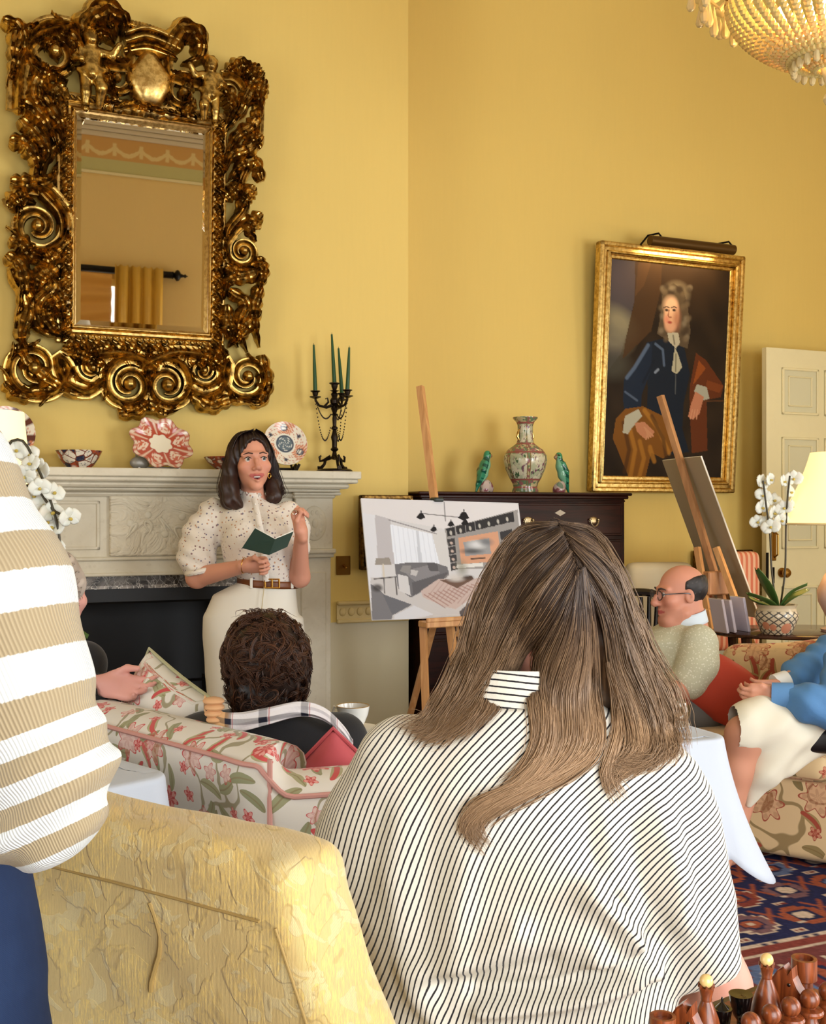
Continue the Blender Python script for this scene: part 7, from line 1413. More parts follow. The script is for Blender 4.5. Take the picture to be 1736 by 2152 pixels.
def fbody(P):
    Q = ff.q(P); d = head_d(Q); d = smin(d, cap(P, ff.w((0, 0.03, -0.06)), Fp(1150, 1490, 0.03), 0.052, 0.06), 0.03); d = smin(d, ell(P, Fp(1130, 1640, 0.03), (0.16, 0.09, 0.14)), 0.05); d = smin(d, ell(P, Fp(1110, 1900, 0.03), (0.14, 0.10, 0.24)), 0.05)
    for sg, pts in ((1, [Fp(1370, 1620, 0.02), Fp(1522, 2072, -0.03), Fp(1400, 2150, 0.22), Fp(1300, 2140, 0.30)]), (-1, [Fp(850, 1620, 0.02), Fp(830, 1960, 0.12), Fp(960, 2080, 0.30), Fp(1050, 2100, 0.36)])):
        d = smin(d, chain(P, pts, [0.055, 0.034, 0.03, 0.024], 0.03), 0.03); e = A(pts[3])-A(pts[2]); d = smin(d, hand_d(P, pts[3], R3((0, 0, 1), e), (0.5, 0.5, 0.3), 1, 0.92), 0.012)
    for e in (-1, 1): d = smin(d, chain(P, [(e*0.1, 0.02, 0.52), (e*0.12, 0.42, 0.55), (e*0.11, 0.45, 0.12), (e*0.11, 0.37, 0.05)], [0.10, 0.07, 0.05, 0.04], 0.04), 0.04); d = smin(d, cap(P, (e*0.11, 0.42, 0.035), (e*0.12, 0.58, 0.03), 0.035, 0.03), 0.02)
    return d
sdf('body', fbody, (-0.36, -0.2, -0.01), (0.42, 0.72, 1.36), 0.0065, M_SKIN, fw, skincol((222, 160, 140)))
def skirtf(P):
    d = ell(P, (0, 0.04, 0.46), (0.2, 0.17, 0.14))
    for e in (-1, 1): d = smin(d, chain(P, [(e*0.1, 0.03, 0.5), (e*0.12, 0.42, 0.53), (e*0.11, 0.46, 0.2)], [0.13, 0.095, 0.075], 0.04), 0.05)
    return d
sdf('trousers', skirtf, (-0.3, -0.2, 0.08), (0.3, 0.6, 0.68), 0.012, mat('grey_cotton', (120, 118, 122), 0.8), fw)
# collar: a turned band around the neck
b = MB(); n = 40
def colf(i, j):
    a = 2*PI*i+PI/2; r = 1-0.12*j*0; ex = 0.088+0.020*(1-j); ey = 0.070+0.014*(1-j); zc = zF(1452)+0.0; zz = zc+(j-0.5)*0.072+0.012*math.cos(a+PI/2)*-1*0.6-0.02*math.sin(a)*0.5
    return (xF(1118)+ex*math.cos(a), -0.002+ey*math.sin(a), zz+0.05*max(0, math.sin(a))*0-0.0)
b.grid(colf, n, 8); me = b.mesh('collar', False); V = verts(me); setattr1(me, 'u', V[:, 2]*1.0+0.003*np.sin(V[:, 0]*30)); o = link('collar', me, stripemat('striped_collar', (238, 232, 218), (40, 36, 40), 0.0092, 0.25), fw); sm = o.modifiers.new('thick', 'SOLIDIFY'); sm.thickness = 0.005
# hair: solid under-layer plus long strands following hand-placed locks
M_LHAIR = hairmat('long_brown_hair', (62, 46, 37), (182, 146, 110), 0.3, rough=0.42)
M_LHAIR0 = hairmat('under_hair', (34, 22, 16), (110, 80, 54), 0.5)
def hcap(P):
    Q = ff.q(P); d = ell(Q, (0, 0.018, 0.044), (0.084, 0.104, 0.092)); d = smax(d, -ell(Q, (0.0, -0.11, -0.03), (0.062, 0.075, 0.11)), 0.012)
    d = smin(d, chain(P, [Fp(1085, 1230, -0.0), Fp(1050, 1330, 0.0), Fp(1015, 1430, 0.0), Fp(965, 1500, -0.02)], [0.05, 0.048, 0.034, 0.016], 0.02), 0.02)
    d = smin(d, chain(P, [Fp(1245, 1230, 0.0), Fp(1275, 1340, 0.0), Fp(1320, 1440, -0.01), Fp(1350, 1530, -0.03)], [0.05, 0.05, 0.042, 0.026], 0.02), 0.02)
    d = smin(d, chain(P, [Fp(1170, 1280, -0.06), Fp(1185, 1370, -0.045), Fp(1190, 1450, -0.05)], [0.045, 0.034, 0.022], 0.02), 0.02); return d-0.0022*np.sin(P[:, 0]*420+P[:, 2]*35)
HT = lambda V: np.clip((zF(1250)-V[:, 2])/0.30, 0, 1)
hair = sdf('hair', hcap, (-0.24, -0.22, 0.92), (0.30, 0.20, 1.36), 0.0048, M_LHAIR0, fw, attrs={'h': HT, 'r': lambda V: 0.5+0.5*np.sin(V[:, 0]*300+3*wob(V, 24, 3))})
def under(P): return np.minimum(hcap(P), shirt0(P)-0.004)
YG = np.linspace(-0.30, 0.12, 85)
def ysurf(X, Z):
    n = len(X); P = np.stack([np.repeat(X, 85), np.tile(YG, n), np.repeat(Z, 85)], 1); D = under(P).reshape(n, 85); hit = D < 0; i = np.argmax(hit, 1); y = YG[i]; y[~hit.any(1)] = np.nan; return y
GX, GZ = np.linspace(-0.26, 0.30, 85), np.linspace(0.80, 1.36, 85); MX, MZ_ = np.meshgrid(GX, GZ); YS = ysurf(MX.ravel(), MZ_.ravel()).reshape(85, 85)
for _ in range(60):
    nanm = np.isnan(YS)
    if not nanm.any(): break
    Pd = np.pad(YS, 1, constant_values=np.nan); nb = np.stack([Pd[:-2, 1:-1], Pd[2:, 1:-1], Pd[1:-1, :-2], Pd[1:-1, 2:]]); ok = (~np.isnan(nb)).sum(0) > 0; mean = np.where(ok, np.nansum(nb, 0)/np.maximum((~np.isnan(nb)).sum(0), 1), np.nan); YS = np.where(nanm, np.minimum(mean+0.003, 0.03), YS)
def yat(x, z):
    fx = np.clip((x-GX[0])/(GX[1]-GX[0]), 0, 83.999); fz = np.clip((z-GZ[0])/(GZ[1]-GZ[0]), 0, 83.999); i, j = fz.astype(int), fx.astype(int); a, c = fz-i, fx-j
    return YS[i, j]*(1-a)*(1-c)+YS[i+1, j]*a*(1-c)+YS[i, j+1]*(1-a)*c+YS[i+1, j+1]*a*c
Gd = {'L': [[(1190, 1195), (1146, 1270), (1105, 1350), (1075, 1410), (1035, 1455), (985, 1495)], [(1182, 1155), (1118, 1235), (1070, 1340), (1035, 1425), (990, 1490), (945, 1530)], [(1172, 1116), (1088, 1185), (1032, 1290), (1000, 1385), (965, 1460), (920, 1520), (885, 1532)], [(1164, 1098), (1100, 1112), (1056, 1165), (1010, 1268), (985, 1370), (950, 1455), (915, 1515), (872, 1522)]],
      'C': [[(1192, 1190), (1144, 1290), (1112, 1380), (1125, 1460), (1108, 1550), (1050, 1610), (985, 1640), (968, 1682), (1002, 1716)], [(1194, 1200), (1180, 1330), (1150, 1440), (1142, 1530), (1090, 1600), (1015, 1640), (975, 1680), (998, 1714)], [(1200, 1190), (1212, 1340), (1200, 1440), (1190, 1530), (1120, 1590), (1035, 1630), (988, 1668), (1008, 1700)], [(1206, 1185), (1235, 1330), (1245, 1440), (1236, 1530), (1180, 1575), (1100, 1612), (1010, 1655), (990, 1690)]],
      'R': [[(1196, 1185), (1250, 1300), (1268, 1400), (1290, 1480), (1285, 1540), (1248, 1575), (1252, 1622)], [(1190, 1152), (1266, 1262), (1302, 1390), (1340, 1480), (1345, 1545), (1300, 1575), (1240, 1568)], [(1180, 1118), (1272, 1195), (1312, 1310), (1352, 1420), (1378, 1500), (1380, 1555), (1350, 1565)], [(1170, 1098), (1232, 1114), (1266, 1160), (1312, 1270), (1348, 1372), (1388, 1455), (1402, 1530), (1396, 1568)]]}
rs = np.random.default_rng(21); PT, HS = [], []
Gd['V'] = [[(1262, 1380), (1278, 1480), (1250, 1550), (1240, 1590), (1258, 1622)], [(1270, 1380), (1292, 1480), (1266, 1545), (1252, 1592), (1272, 1634)]]
Gd['W'] = [[(1010, 1340), (962, 1440), (918, 1508), (884, 1518), (866, 1532)], [(1020, 1350), (975, 1450), (935, 1512), (905, 1530), (880, 1540)]]
Gd['X'] = [[(1120, 1360), (1100, 1440), (1105, 1520), (1075, 1575), (1045, 1600)], [(1140, 1360), (1122, 1450), (1118, 1520), (1090, 1580), (1060, 1606)]]
NS = {'L': 1500, 'C': 1250, 'R': 1700, 'V': 190, 'W': 170, 'X': 150}
for key, gl in Gd.items():
    gs = [np.array([[xF(p[0]), zF(p[1])] for p in spline([(a, b_) for a, b_ in g_], 30)]) for g_ in gl]; ncl = 46; cl = rs.random(ncl)*(len(gs)-1); coff = rs.normal(size=(ncl, 2))*0.0065; clen = rs.uniform(0.86, 1.05, ncl)
    for i in range(NS[key]):
        c = rs.integers(ncl); f = np.clip(cl[c]+rs.normal()*0.16, 0, len(gs)-1.0001) if rs.random() < 0.8 else rs.random()*(len(gs)-1); k = int(f); t = f-k; p = gs[k]*(1-t)+gs[k+1]*t; tt = np.linspace(0, 1, 30)[:, None]
        p = p+coff[c]*tt**1.3+rs.normal(size=2)*0.0022*(0.4+tt)+0.0018*np.sin(tt*rs.uniform(5, 14)+rs.uniform(0, 6))*np.array([1, 0.2]); L = clen[c]*rs.uniform(0.9, 1.0) if rs.random() < 0.85 else rs.uniform(0.55, 0.9); L = min(L, 1.0)
        q = np.stack([np.interp(np.linspace(0, L, 26), np.linspace(0, 1, 30), p[:, 0]), np.interp(np.linspace(0, L, 26), np.linspace(0, 1, 30), p[:, 1])], 1); lift = 0.002+0.009*rs.random()
        y = yat(q[:, 0], q[:, 1])-lift-(0.006 if key == 'C' else 0.0); ys_ = y.copy()
        for _ in range(3): ys_[1:-1] = (ys_[:-2]+2*ys_[1:-1]+ys_[2:])/4
        y = np.minimum(ys_, y+0.004); PT.append(np.stack([q[:, 0], y, q[:, 1]], 1)); h0 = np.clip((zF(1270)-q[:, 1])/0.22, 0, 1)*(0.75+0.35*rs.random()); 
        h0 = h0+(0.16 if (key != 'C' and f > 1.6) else 0)*np.clip(np.linspace(0, 1, 26)*2, 0, 1)+rs.normal()*0.07; HS.append(np.clip(h0, 0, 1))
for i in range(420):   # fly-away hairs
    key = rs.choice(['L', 'R']); g_ = Gd[key][rs.integers(1, 4)]; p = np.array([[xF(a), zF(b_)] for a, b_ in spline(g_, 26)]); p = p+np.cumsum(rs.normal(size=(26, 2))*0.0011, 0)+(np.array([-1 if key == 'L' else 1, 0.3])*rs.uniform(0, 0.03))*np.linspace(0, 1, 26)[:, None]; y = yat(p[:, 0], p[:, 1])-rs.uniform(0.004, 0.02); PT.append(np.stack([p[:, 0], y, p[:, 1]], 1)); HS.append(np.clip(np.linspace(0.1, 0.8, 26), 0, 1))
for i in range(700):   # side and front hair so the head is whole from other sides
    e = 1 if rs.random() < 0.5 else -1; yy = rs.uniform(-0.07, -0.01); p = spline([ff.w((0.0, yy, 0.145)), ff.w((e*0.06, yy, 0.115)), ff.w((e*0.092, yy, 0.03)), ff.w((e*0.10, yy, -0.06)), ff.w((e*0.105, yy+0.01, -0.16)), ff.w((e*0.11, yy+0.0, -0.24))], 26); PT.append(p+rs.normal(size=3)*0.003); HS.append(np.linspace(-0.4, 0.9, 26).clip(0, 1))
strands('hair_strands', PT, 0.00062, M_LHAIR, hair, np.array(HS), seed=4)
# ---------------------------------------------------------------- curly-haired woman on the chintz sofa
D_C = 2.78; BC = Vector((-0.36, D_C, 0)); cw = thing('person', 'woman with short dark curls, black cardigan and checked scarf, seen from behind', 'person', BC)
def Cp(px, py, dy=0.0): p = at(px, py, D_C+dy)-BC; return (p.x, p.y, p.z)
cf = Frame(Cp(562, 1408, 0.02), math.radians(186), math.radians(4), 0, 1.0)
def cbody(P):
    d = head_d(cf.q(P)); d = smin(d, cap(P, cf.w((0, 0.03, -0.06)), Cp(575, 1530, 0.03), 0.052, 0.06), 0.03); d = smin(d, loft(P, [0.40, 0.6, 0.72, 0.78, 0.82], [0.0]*5, [0.03]*5, [0.17, 0.16, 0.16, 0.12, 0.06], [0.11]*3+[0.09, 0.06]), 0.03)
    for e in (-1, 1): d = smin(d, chain(P, [(e*0.15, 0.03, 0.74), (e*0.2, 0.08, 0.55), (e*0.08, 0.26, 0.56)], [0.045, 0.038, 0.03], 0.03), 0.03); a = A((e*0.08, 0.26, 0.56)); d = smin(d, hand_d(P, a, R3((0, 0, 1), (-e*0.7, 0.5, 0.0)), (0.4, 0.4, 0.3), e, 0.9), 0.012); d = smin(d, chain(P, [(e*0.09, 0.05, 0.5), (e*0.10, 0.42, 0.50), (e*0.10, 0.46, 0.06), (e*0.1, 0.58, 0.04)], [0.09, 0.065, 0.045, 0.03], 0.04), 0.04)
    return d
sdf('body', cbody, (-0.34, -0.2, -0.01), (0.34, 0.72, 1.16), 0.0075, M_SKIN, cw, skincol((222, 160, 134)))
zc = [Cp(0, y)[2] for y in (1950, 1760, 1640, 1590, 1550, 1520, 1498, 1484)]; xl = (420, 400, 392, 398, 372, 380, 470, 530); xr = (760, 775, 770, 762, 740, 712, 665, 630)
def cardi(P):
    d = loft(P, zc, [Cp((a+b_)/2, 0)[0] for a, b_ in zip(xl, xr)], [0.03]*8, [(b_-a)/2*D_C/F for a, b_ in zip(xl, xr)], [0.15, 0.15, 0.14, 0.13, 0.12, 0.105, 0.085, 0.07], 2.3)
    for e in (-1, 1): d = smin(d, chain(P, [(e*0.175, 0.03, 0.74), (e*0.235, 0.10, 0.56), (e*0.1, 0.25, 0.56)], [0.07, 0.062, 0.045], 0.03), 0.04)
    return d-0.004*wob(P, 22, 3)
M_BLACK = mat('black_knit', (16, 16, 22), 0.85, bump=0.2, bscale=260, bdist=0.002, Sheen_Weight=0.15)
sdf('cardigan', cardi, (-0.36, -0.2, 0.4), (0.36, 0.4, 0.86), 0.008, M_BLACK, cw)
sdf('skirt', lambda P: np.minimum(smin(ell(P, (0, 0.08, 0.5), (0.2, 0.2, 0.12)), cap(P, (0.0, 0.1, 0.5), (0.0, 0.4, 0.5), 0.16, 0.13), 0.05), cap(P, (0, 0.44, 0.48), (0, 0.47, 0.2), 0.13, 0.12)), (-0.3, -0.2, 0.05), (0.3, 0.66, 0.7), 0.014, M_BLACK, cw)
def check():
    g = G('checked_scarf', 0.8, 0, 0.2); t = g.attr('tex', 'Vector'); x = g.n('ShaderNodeSeparateXYZ', 0, {0: t}); y = g.n('ShaderNodeSeparateXYZ', 1, {0: t})
    def bands(v, per, lo, hi): f = g.m('FRACT', g.m('DIVIDE', v, per)); return g.m('MULTIPLY', g.ss(f, lo, lo+0.03), g.ss(f, hi+0.03, hi))
    k1, k2 = bands(x, 0.085, 0.12, 0.34), bands(y, 0.07, 0.1, 0.36); c = g.mix(g.ss(x, 0.12, 0.10), L3(232, 228, 230), L3(222, 176, 126)); c = g.mix(g.m('MULTIPLY', g.m('ADD', k1, k2), 0.5), c, L3(40, 42, 56)); th = bands(g.m('ADD', x, 0.02), 0.085, 0.6, 0.63); c = g.mix(g.m('MULTIPLY', th, 0.7), c, L3(176, 70, 70)); g.col(c); return g.mat
b = MB(); pts = cr([Cp(430, 1478, -0.07), Cp(455, 1512, -0.085), Cp(500, 1518, -0.095), Cp(560, 1506, -0.105), Cp(630, 1490, -0.09), Cp(680, 1500, -0.07), Cp(720, 1535, -0.06), Cp(742, 1565, -0.05)], 60); wd = np.interp(np.linspace(0, 1, 60), [0, 0.1, 0.3, 0.6, 0.8, 1], [0.022, 0.026, 0.024, 0.018, 0.016, 0.012])
vs, fs, tx = [], [], []
for i in range(60):
    for j in range(13): a = PI*2*j/12; vs.append((pts[i][0], pts[i][1]+0.6*wd[i]*math.cos(a)+0.003*math.sin(6*a+i*0.2), pts[i][2]+wd[i]*math.sin(a))); tx.append((i/59*0.46, wd[i]*a*1.2, 0))
for i in range(59):
    for j in range(12): fs.append((i*13+j, i*13+j+1, (i+1)*13+j+1, (i+1)*13+j))
b.add(vs, fs); me = b.mesh('scarf', False); setvec(me, 'tex', tx); sc = link('scarf', me, check(), cw)
b = MB()
for k in range(4): x, y, z = Cp(449+2*(k % 2), 1473+k*13, -0.085); b.ball((x, y, z), (0.027-0.002*k, 0.024, 0.0105), 18, 9)
b.build('scarf_fold', mat('camel_wool', (224, 172, 124), 0.8), sc)
M_CURL = hairmat('dark_curls', (30, 18, 14), (104, 66, 44), 0.5, rough=0.35); M_CURL0 = hairmat('dark_curls_under', (20, 12, 10), (48, 30, 22), 0.4)
hc = Cp(560, 1385, 0.02)
def curlbase(P): return smin(ell(P, (hc[0], hc[1], hc[2]+0.004), (0.101, 0.108, 0.113)), ell(P, (hc[0]-0.006, hc[1]-0.02, hc[2]-0.080), (0.088, 0.078, 0.048)), 0.03)+0.005*wob(P, 60, 3)-0.003
def curlcut(P): Q = cf.q(P); return smax(curlbase(P), -ell(Q, (0, -0.11, -0.03), (0.06, 0.07, 0.10)), 0.012)
hair = sdf('hair', curlcut, (-0.2, -0.2, 0.72), (0.2, 0.22, 1.16), 0.006, M_CURL0, cw, attrs={'h': lambda V: 0.3+0.3*wob(V, 40, 2), 'r': lambda V: 0.5+0.5*wob(V, 90, 4)})
rs = np.random.default_rng(9); PT, HS = [], []
for k in range(760):
    v = rs.normal(size=3); v /= np.linalg.norm(v); 
    if v[1] > 0.55 and v[2] < 0.3: continue
    c = A(hc)+A((0.104, 0.112, 0.116))*v*rs.uniform(0.96, 1.08)
    if v[2] < -0.35: c = c+A((0, 0, -0.03))
    t1 = np.cross(v, rs.normal(size=3)); t1 /= np.linalg.norm(t1); t2 = np.cross(v, t1); R_ = rs.uniform(0.009, 0.022); turn = rs.uniform(0.7, 1.5); drift = A((0, 0, -1))*rs.uniform(0.004, 0.03)+t1*rs.normal()*0.01
    nst = 11
    for q in range(nst):
        a = np.linspace(0, 2*PI*turn, 16)[:, None]+rs.normal()*0.15; r_ = R_*(1+0.22*rs.normal()); off = rs.normal(size=3)*0.0022; PT.append(c+off+r_*np.cos(a)*t1+r_*0.7*np.sin(a)*(0.55*t2+0.45*v)+drift*a/(2*PI)); HS.append(np.clip(0.35+0.35*v[2]+0.2*np.sin(a[:, 0])+rs.normal()*0.15, 0, 1))
for k in range(26):
    x = rs.uniform(-0.05, 0.05); p = spline([A(hc)+A((x, -0.03, 0.115)), A(hc)+A((x+rs.normal()*0.01, -0.04, 0.126+rs.uniform(0, 0.008))), A(hc)+A((x+rs.normal()*0.015, -0.05, 0.127)), A(hc)+A((x+rs.normal()*0.02, -0.055, 0.112))], 16); PT.append(p); HS.append(np.full(16, 0.5))
strands('curls', PT, 0.00085, M_CURL, hair, np.array(HS), seed=6)
# ---------------------------------------------------------------- white-haired person at the far end of the chintz sofa
D_O = 3.12; BO = Vector((-1.10, D_O, 0)); op = thing('person', 'white-haired person in black whose hand rests on the floral cushion', 'person', BO)
def Op(px, py, dy=0.0): p = at(px, py, D_O+dy)-BO; return (p.x, p.y, p.z)
of = Frame(Op(112, 1252), math.radians(150), 0, 0, 1.0); WO = Op(222, 1438, -0.10)
def obody(P):
    d = head_d(of.q(P)); d = smin(d, cap(P, of.w((0, 0.03, -0.06)), Op(85, 1370, 0.02), 0.05, 0.06), 0.03); d = smin(d, loft(P, [0.45, 0.7, 0.85, 0.93, 0.98], [0.0]*5, [0.03]*5, [0.15, 0.15, 0.15, 0.12, 0.06], [0.10]*3+[0.08, 0.06]), 0.03)
    d = smin(d, chain(P, [Op(170, 1390, 0.0), Op(150, 1470, -0.06), WO], [0.05, 0.04, 0.028], 0.02), 0.02); d = smin(d, hand_d(P, WO, R3((0.25, 0.55, 0.85), (0.93, -0.22, -0.10)), ((0.15, 0.35, 0.3), (0.25, 0.35, 0.3), (0.4, 0.4, 0.3), (0.5, 0.5, 0.4)), 1, 1.0, ((0.048, 0.055, -0.02), (0.045, 0.095, -0.035)), 0.06), 0.01)
    for e in (-1, 1): d = smin(d, chain(P, [(e*0.09, 0.05, 0.5), (e*0.10+0.1, 0.42, 0.50), (e*0.10+0.1, 0.46, 0.06)], [0.09, 0.065, 0.045], 0.04), 0.04)
    return d
sdf('body', obody, (-0.3, -0.3, 0.0), (0.48, 0.6, 1.30), 0.0055, M_SKIN, op, skincol((224, 164, 152), 0.06))
def ocoat(P):
    d = loft(P, [0.3, 0.6, 0.8, 0.90, 0.96, 1.0], [0.0]*6, [0.03]*6, [0.2, 0.19, 0.19, 0.165, 0.11, 0.06], [0.14, 0.13, 0.13, 0.11, 0.09, 0.06], 2.3); d = smin(d, chain(P, [Op(175, 1395, 0.0), Op(160, 1478, -0.06), Op(208, 1446, -0.095)], [0.07, 0.06, 0.042], 0.02), 0.03)
    d = smin(d, chain(P, [Op(60, 1400, 0.0), (-0.22, -0.02, 0.6), (-0.1, 0.15, 0.56)], [0.07, 0.06, 0.05], 0.02), 0.03)
    for e in (-1, 1): d = smin(d, chain(P, [(e*0.09, 0.05, 0.5), (e*0.10+0.1, 0.42, 0.50), (e*0.10+0.1, 0.46, 0.10)], [0.12, 0.085, 0.06], 0.04), 0.04)
    return smax(d, -cap(P, Op(215, 1442, -0.1), Op(260, 1425, -0.12), 0.031, 0.04), 0.004)-0.003*wob(P, 24, 6)
sdf('coat', ocoat, (-0.36, -0.3, 0.05), (0.5, 0.62, 1.04), 0.009, M_BLACK, op)
M_GHAIR = hairmat('white_hair', (150, 132, 118), (214, 200, 188), 0.35)
def ohair(P): Q = of.q(P); d = ell(Q, (0, 0.022, 0.036), (0.094, 0.112, 0.098)); d = smin(d, ell(Q, (0, 0.07, -0.05), (0.07, 0.05, 0.05)), 0.03); return smax(d, -ell(Q, (0, -0.11, -0.03), (0.064, 0.075, 0.105)), 0.012)-0.005*wob(P, 60, 2)
hair = sdf('hair', ohair, tuple(A(of.o)-0.17), tuple(A(of.o)+0.17), 0.006, M_GHAIR, op, attrs={'h': lambda V: 0.5+0.5*wob(V, 30, 2), 'r': lambda V: 0.5+0.5*wob(V, 120, 4)})
PT = []
for k in range(700):
    v = rs.normal(size=3); v /= np.linalg.norm(v)
    if v[1] < -0.35: continue
    p = A((0, 0.022, 0.036))+A((0.096, 0.114, 0.1))*v; t1 = np.cross(v, A((1, 0.2, 0))); PT.append(np.array([of.w(q) for q in spline([p, p+t1*0.02+v*0.004, p+t1*0.045+v*rs.uniform(-0.006, 0.006)+A((0, 0, -0.008)), p+t1*0.06+v*rs.uniform(-0.015, 0.004)+A((0, 0, -0.02))], 10)]))
strands('hair_strands', PT, 0.0011, M_GHAIR, hair, seed=8)
# ---------------------------------------------------------------- balding man with glasses
D_M = 4.60; BMn = Vector((1.16, D_M, 0)); mp_ = thing('person', 'balding man in glasses and a pale sage short-sleeved shirt sitting in profile', 'person', BMn)
def Mp(px, py, dy=0.0): p = at(px, py, D_M+dy)-BMn; return (p.x, p.y, p.z)
mf = Frame(Mp(1427, 1250, 0.0), math.radians(-80), math.radians(4), math.radians(0), 1.04)
EL_, WR_ = Mp(1455, 1446, -0.17), Mp(1385, 1455, -0.27)
def mbody(P):
    Q = mf.q(P); d = head_d(Q, 0.9, True); d = smin(d, cap(Q, (0, 0.035, -0.05), (0, 0.05, -0.16), 0.058, 0.066), 0.025); d = smin(d, ell(Q, (0, 0.0, -0.095), (0.05, 0.055, 0.035)), 0.02); d = smin(d, loft(P, [0.45, 0.62, 0.74, 0.82, 0.88], [-0.04]*5, [0.02]*5, [0.09, 0.10, 0.10, 0.08, 0.05], [0.10, 0.11, 0.12, 0.10, 0.05]), 0.03)
    d = smin(d, chain(P, [Mp(1474, 1368, -0.13), EL_, WR_], [0.055, 0.046, 0.03], 0.02), 0.03); d = smin(d, hand_d(P, WR_, R3((0, -0.3, 1), (-0.95, 0.1, 0.05)), (0.6, 0.6, 0.4), 1, 1.0), 0.012)
    d = smin(d, chain(P, [Mp(1400, 1360, 0.2), Mp(1380, 1440, 0.16), Mp(1330, 1460, 0.0)], [0.055, 0.044, 0.03], 0.02), 0.03); d = smin(d, hand_d(P, Mp(1330, 1460, 0.0), R3((0, -0.3, 1), (-0.9, -0.2, -0.05)), (0.5, 0.5, 0.4), 1, 1.0), 0.012); return d
def mcol(V):
    C = skincol((212, 146, 120), 0.06)(V); Q = mf.q(V); face_cols(C, Q, (220, 140, 112), (186, 92, 84), 0.4, 0.024)
    st = (Q[:, 2] < -0.05) & (Q[:, 1] < -0.02) & (Q[:, 2] > -0.12); C[st] = C[st]*0.92; return C
sdf('body', mbody, (-0.42, -0.42, 0.40), (0.30, 0.34, 1.14), 0.0042, M_SKIN, mp_, mcol)
eyes(mp_, mf, (66, 54, 44)); brow(mp_, mf, (70, 56, 50), 0.004)
def mhair(P):
    Q = mf.q(P); d = ell(Q, (0, 0.022, 0.034), (0.0785, 0.0975, 0.086))-0.003; lim = smax(Q[:, 2]-(0.075-0.35*np.clip(0.05-Q[:, 1], 0, 1)), -0.002-Q[:, 1], 0.01); d = smax(d, lim, 0.006); d = smax(d, -0.045-Q[:, 2], 0.006)
    for e in (-1, 1): d = smax(d, -ell(Q, (e*0.08, 0.004, -0.004), (0.02, 0.020, 0.034)), 0.004)
    return d-0.0015*wob(Q, 160, 2)
M_MHAIR = hairmat('short_dark_hair', (36, 32, 32), (84, 78, 76), 0.4, rough=0.6); hair = sdf('hair', mhair, tuple(A(mf.o)-0.15), tuple(A(mf.o)+0.15), 0.0042, M_MHAIR, mp_, attrs={'h': lambda V: 0.4+0.5*wob(V, 60, 3), 'r': lambda V: 0.5+0.5*wob(V, 220, 4)})
gl = None; b = MB()
for e in (-1, 1): b.tube([tuple(mf.w((e*0.034+0.025*math.cos(a), -0.101+0.006*abs(math.cos(a)), 0.008+0.019*math.sin(a)))) for a in np.linspace(0, 2*PI, 25)], 0.0022, 6, False); b.tube([tuple(mf.w(p)) for p in ((e*0.059, -0.098, 0.013), (e*0.080, -0.05, 0.014), (e*0.083, 0.005, 0.012), (e*0.080, 0.025, 0.0))], 0.0024, 6)
b.tube([tuple(mf.w(p)) for p in ((-0.010, -0.102, 0.013), (0, -0.105, 0.016), (0.010, -0.102, 0.013))], 0.0022, 6); o = b.build('glasses_frame', mat('dark_tortoise', (46, 28, 22), 0.25), mp_)
b = MB()
for e in (-1, 1): b.lathe([(0, 0), (0.0235, 0.0), (0.0235, 0.001), (0, 0.001)], 20)
g = G('spectacle_glass', 0.02, 0, 0.5, Alpha=0.12)
for e in (-1, 1): b = MB(); b.add([tuple(mf.w((e*0.034+0.024*math.cos(a), -0.1005, 0.008+0.018*math.sin(a)))) for a in np.linspace(0, 2*PI, 21)[:-1]], [tuple(range(20))]); b.build('lens', g.mat, o, False)
zm = [Mp(0, y)[2] for y in (1520, 1480, 1430, 1380, 1345, 1322, 1306, 1296)]
def mshirt(P):
    xa = (1370, 1366, 1352, 1345, 1350, 1375, 1405, 1418); xb = (1490, 1500, 1512, 1514, 1506, 1494, 1476, 1470)
    d = loft(P, zm, [Mp((a+b_)/2, 0)[0] for a, b_ in zip(xa, xb)], [0.03]*8, [(b_-a)/2*D_M/F for a, b_ in zip(xa, xb)], [0.13, 0.14, 0.15, 0.15, 0.15, 0.13, 0.09, 0.062], 2.3)
    d = smin(d, chain(P, [Mp(1470, 1352, -0.13), Mp(1466, 1400, -0.16), Mp(1450, 1430, -0.17)], [0.075, 0.084, 0.080], 0.02), 0.03); d = smin(d, chain(P, [Mp(1400, 1355, 0.19), Mp(1390, 1420, 0.18)], [0.075, 0.07], 0.02), 0.03); return d-0.004*wob(P, 24, 8)
def sage():
    g = G('sage_dotted_shirt', 0.8, 0, 0.2); o = g.obj(); nd = g.n('ShaderNodeTexVoronoi', 0, {'Vector': o, 'Scale': 105.0}); g.col(g.mix(g.ss(nd, 0.34, 0.26), L3(198, 194, 166), L3(224, 220, 200))); g.bump(g.noise(o, 26, 3), 0.3, 0.012); return g.mat
sh = sdf('shirt', mshirt, (-0.3, -0.36, 0.40), (0.3, 0.34, 0.92), 0.007, sage(), mp_)
b = MB(); n = 40
def mcl(i, j): a = 2*PI*i; c = A(Mp(1446, 1302, 0.0)); R_ = 0.072+0.012*(1-j); return tuple(c+A((R_*math.cos(a), R_*math.sin(a)*0.95, (j-0.5)*0.05+0.020*math.cos(a)-0.012*(1-j)*0)))
b.grid(mcl, n, 5); o = b.build('collar', mat('pale_blue_collar', (214, 224, 232), 0.8), mp_); sm = o.modifiers.new('thick', 'SOLIDIFY'); sm.thickness = 0.004
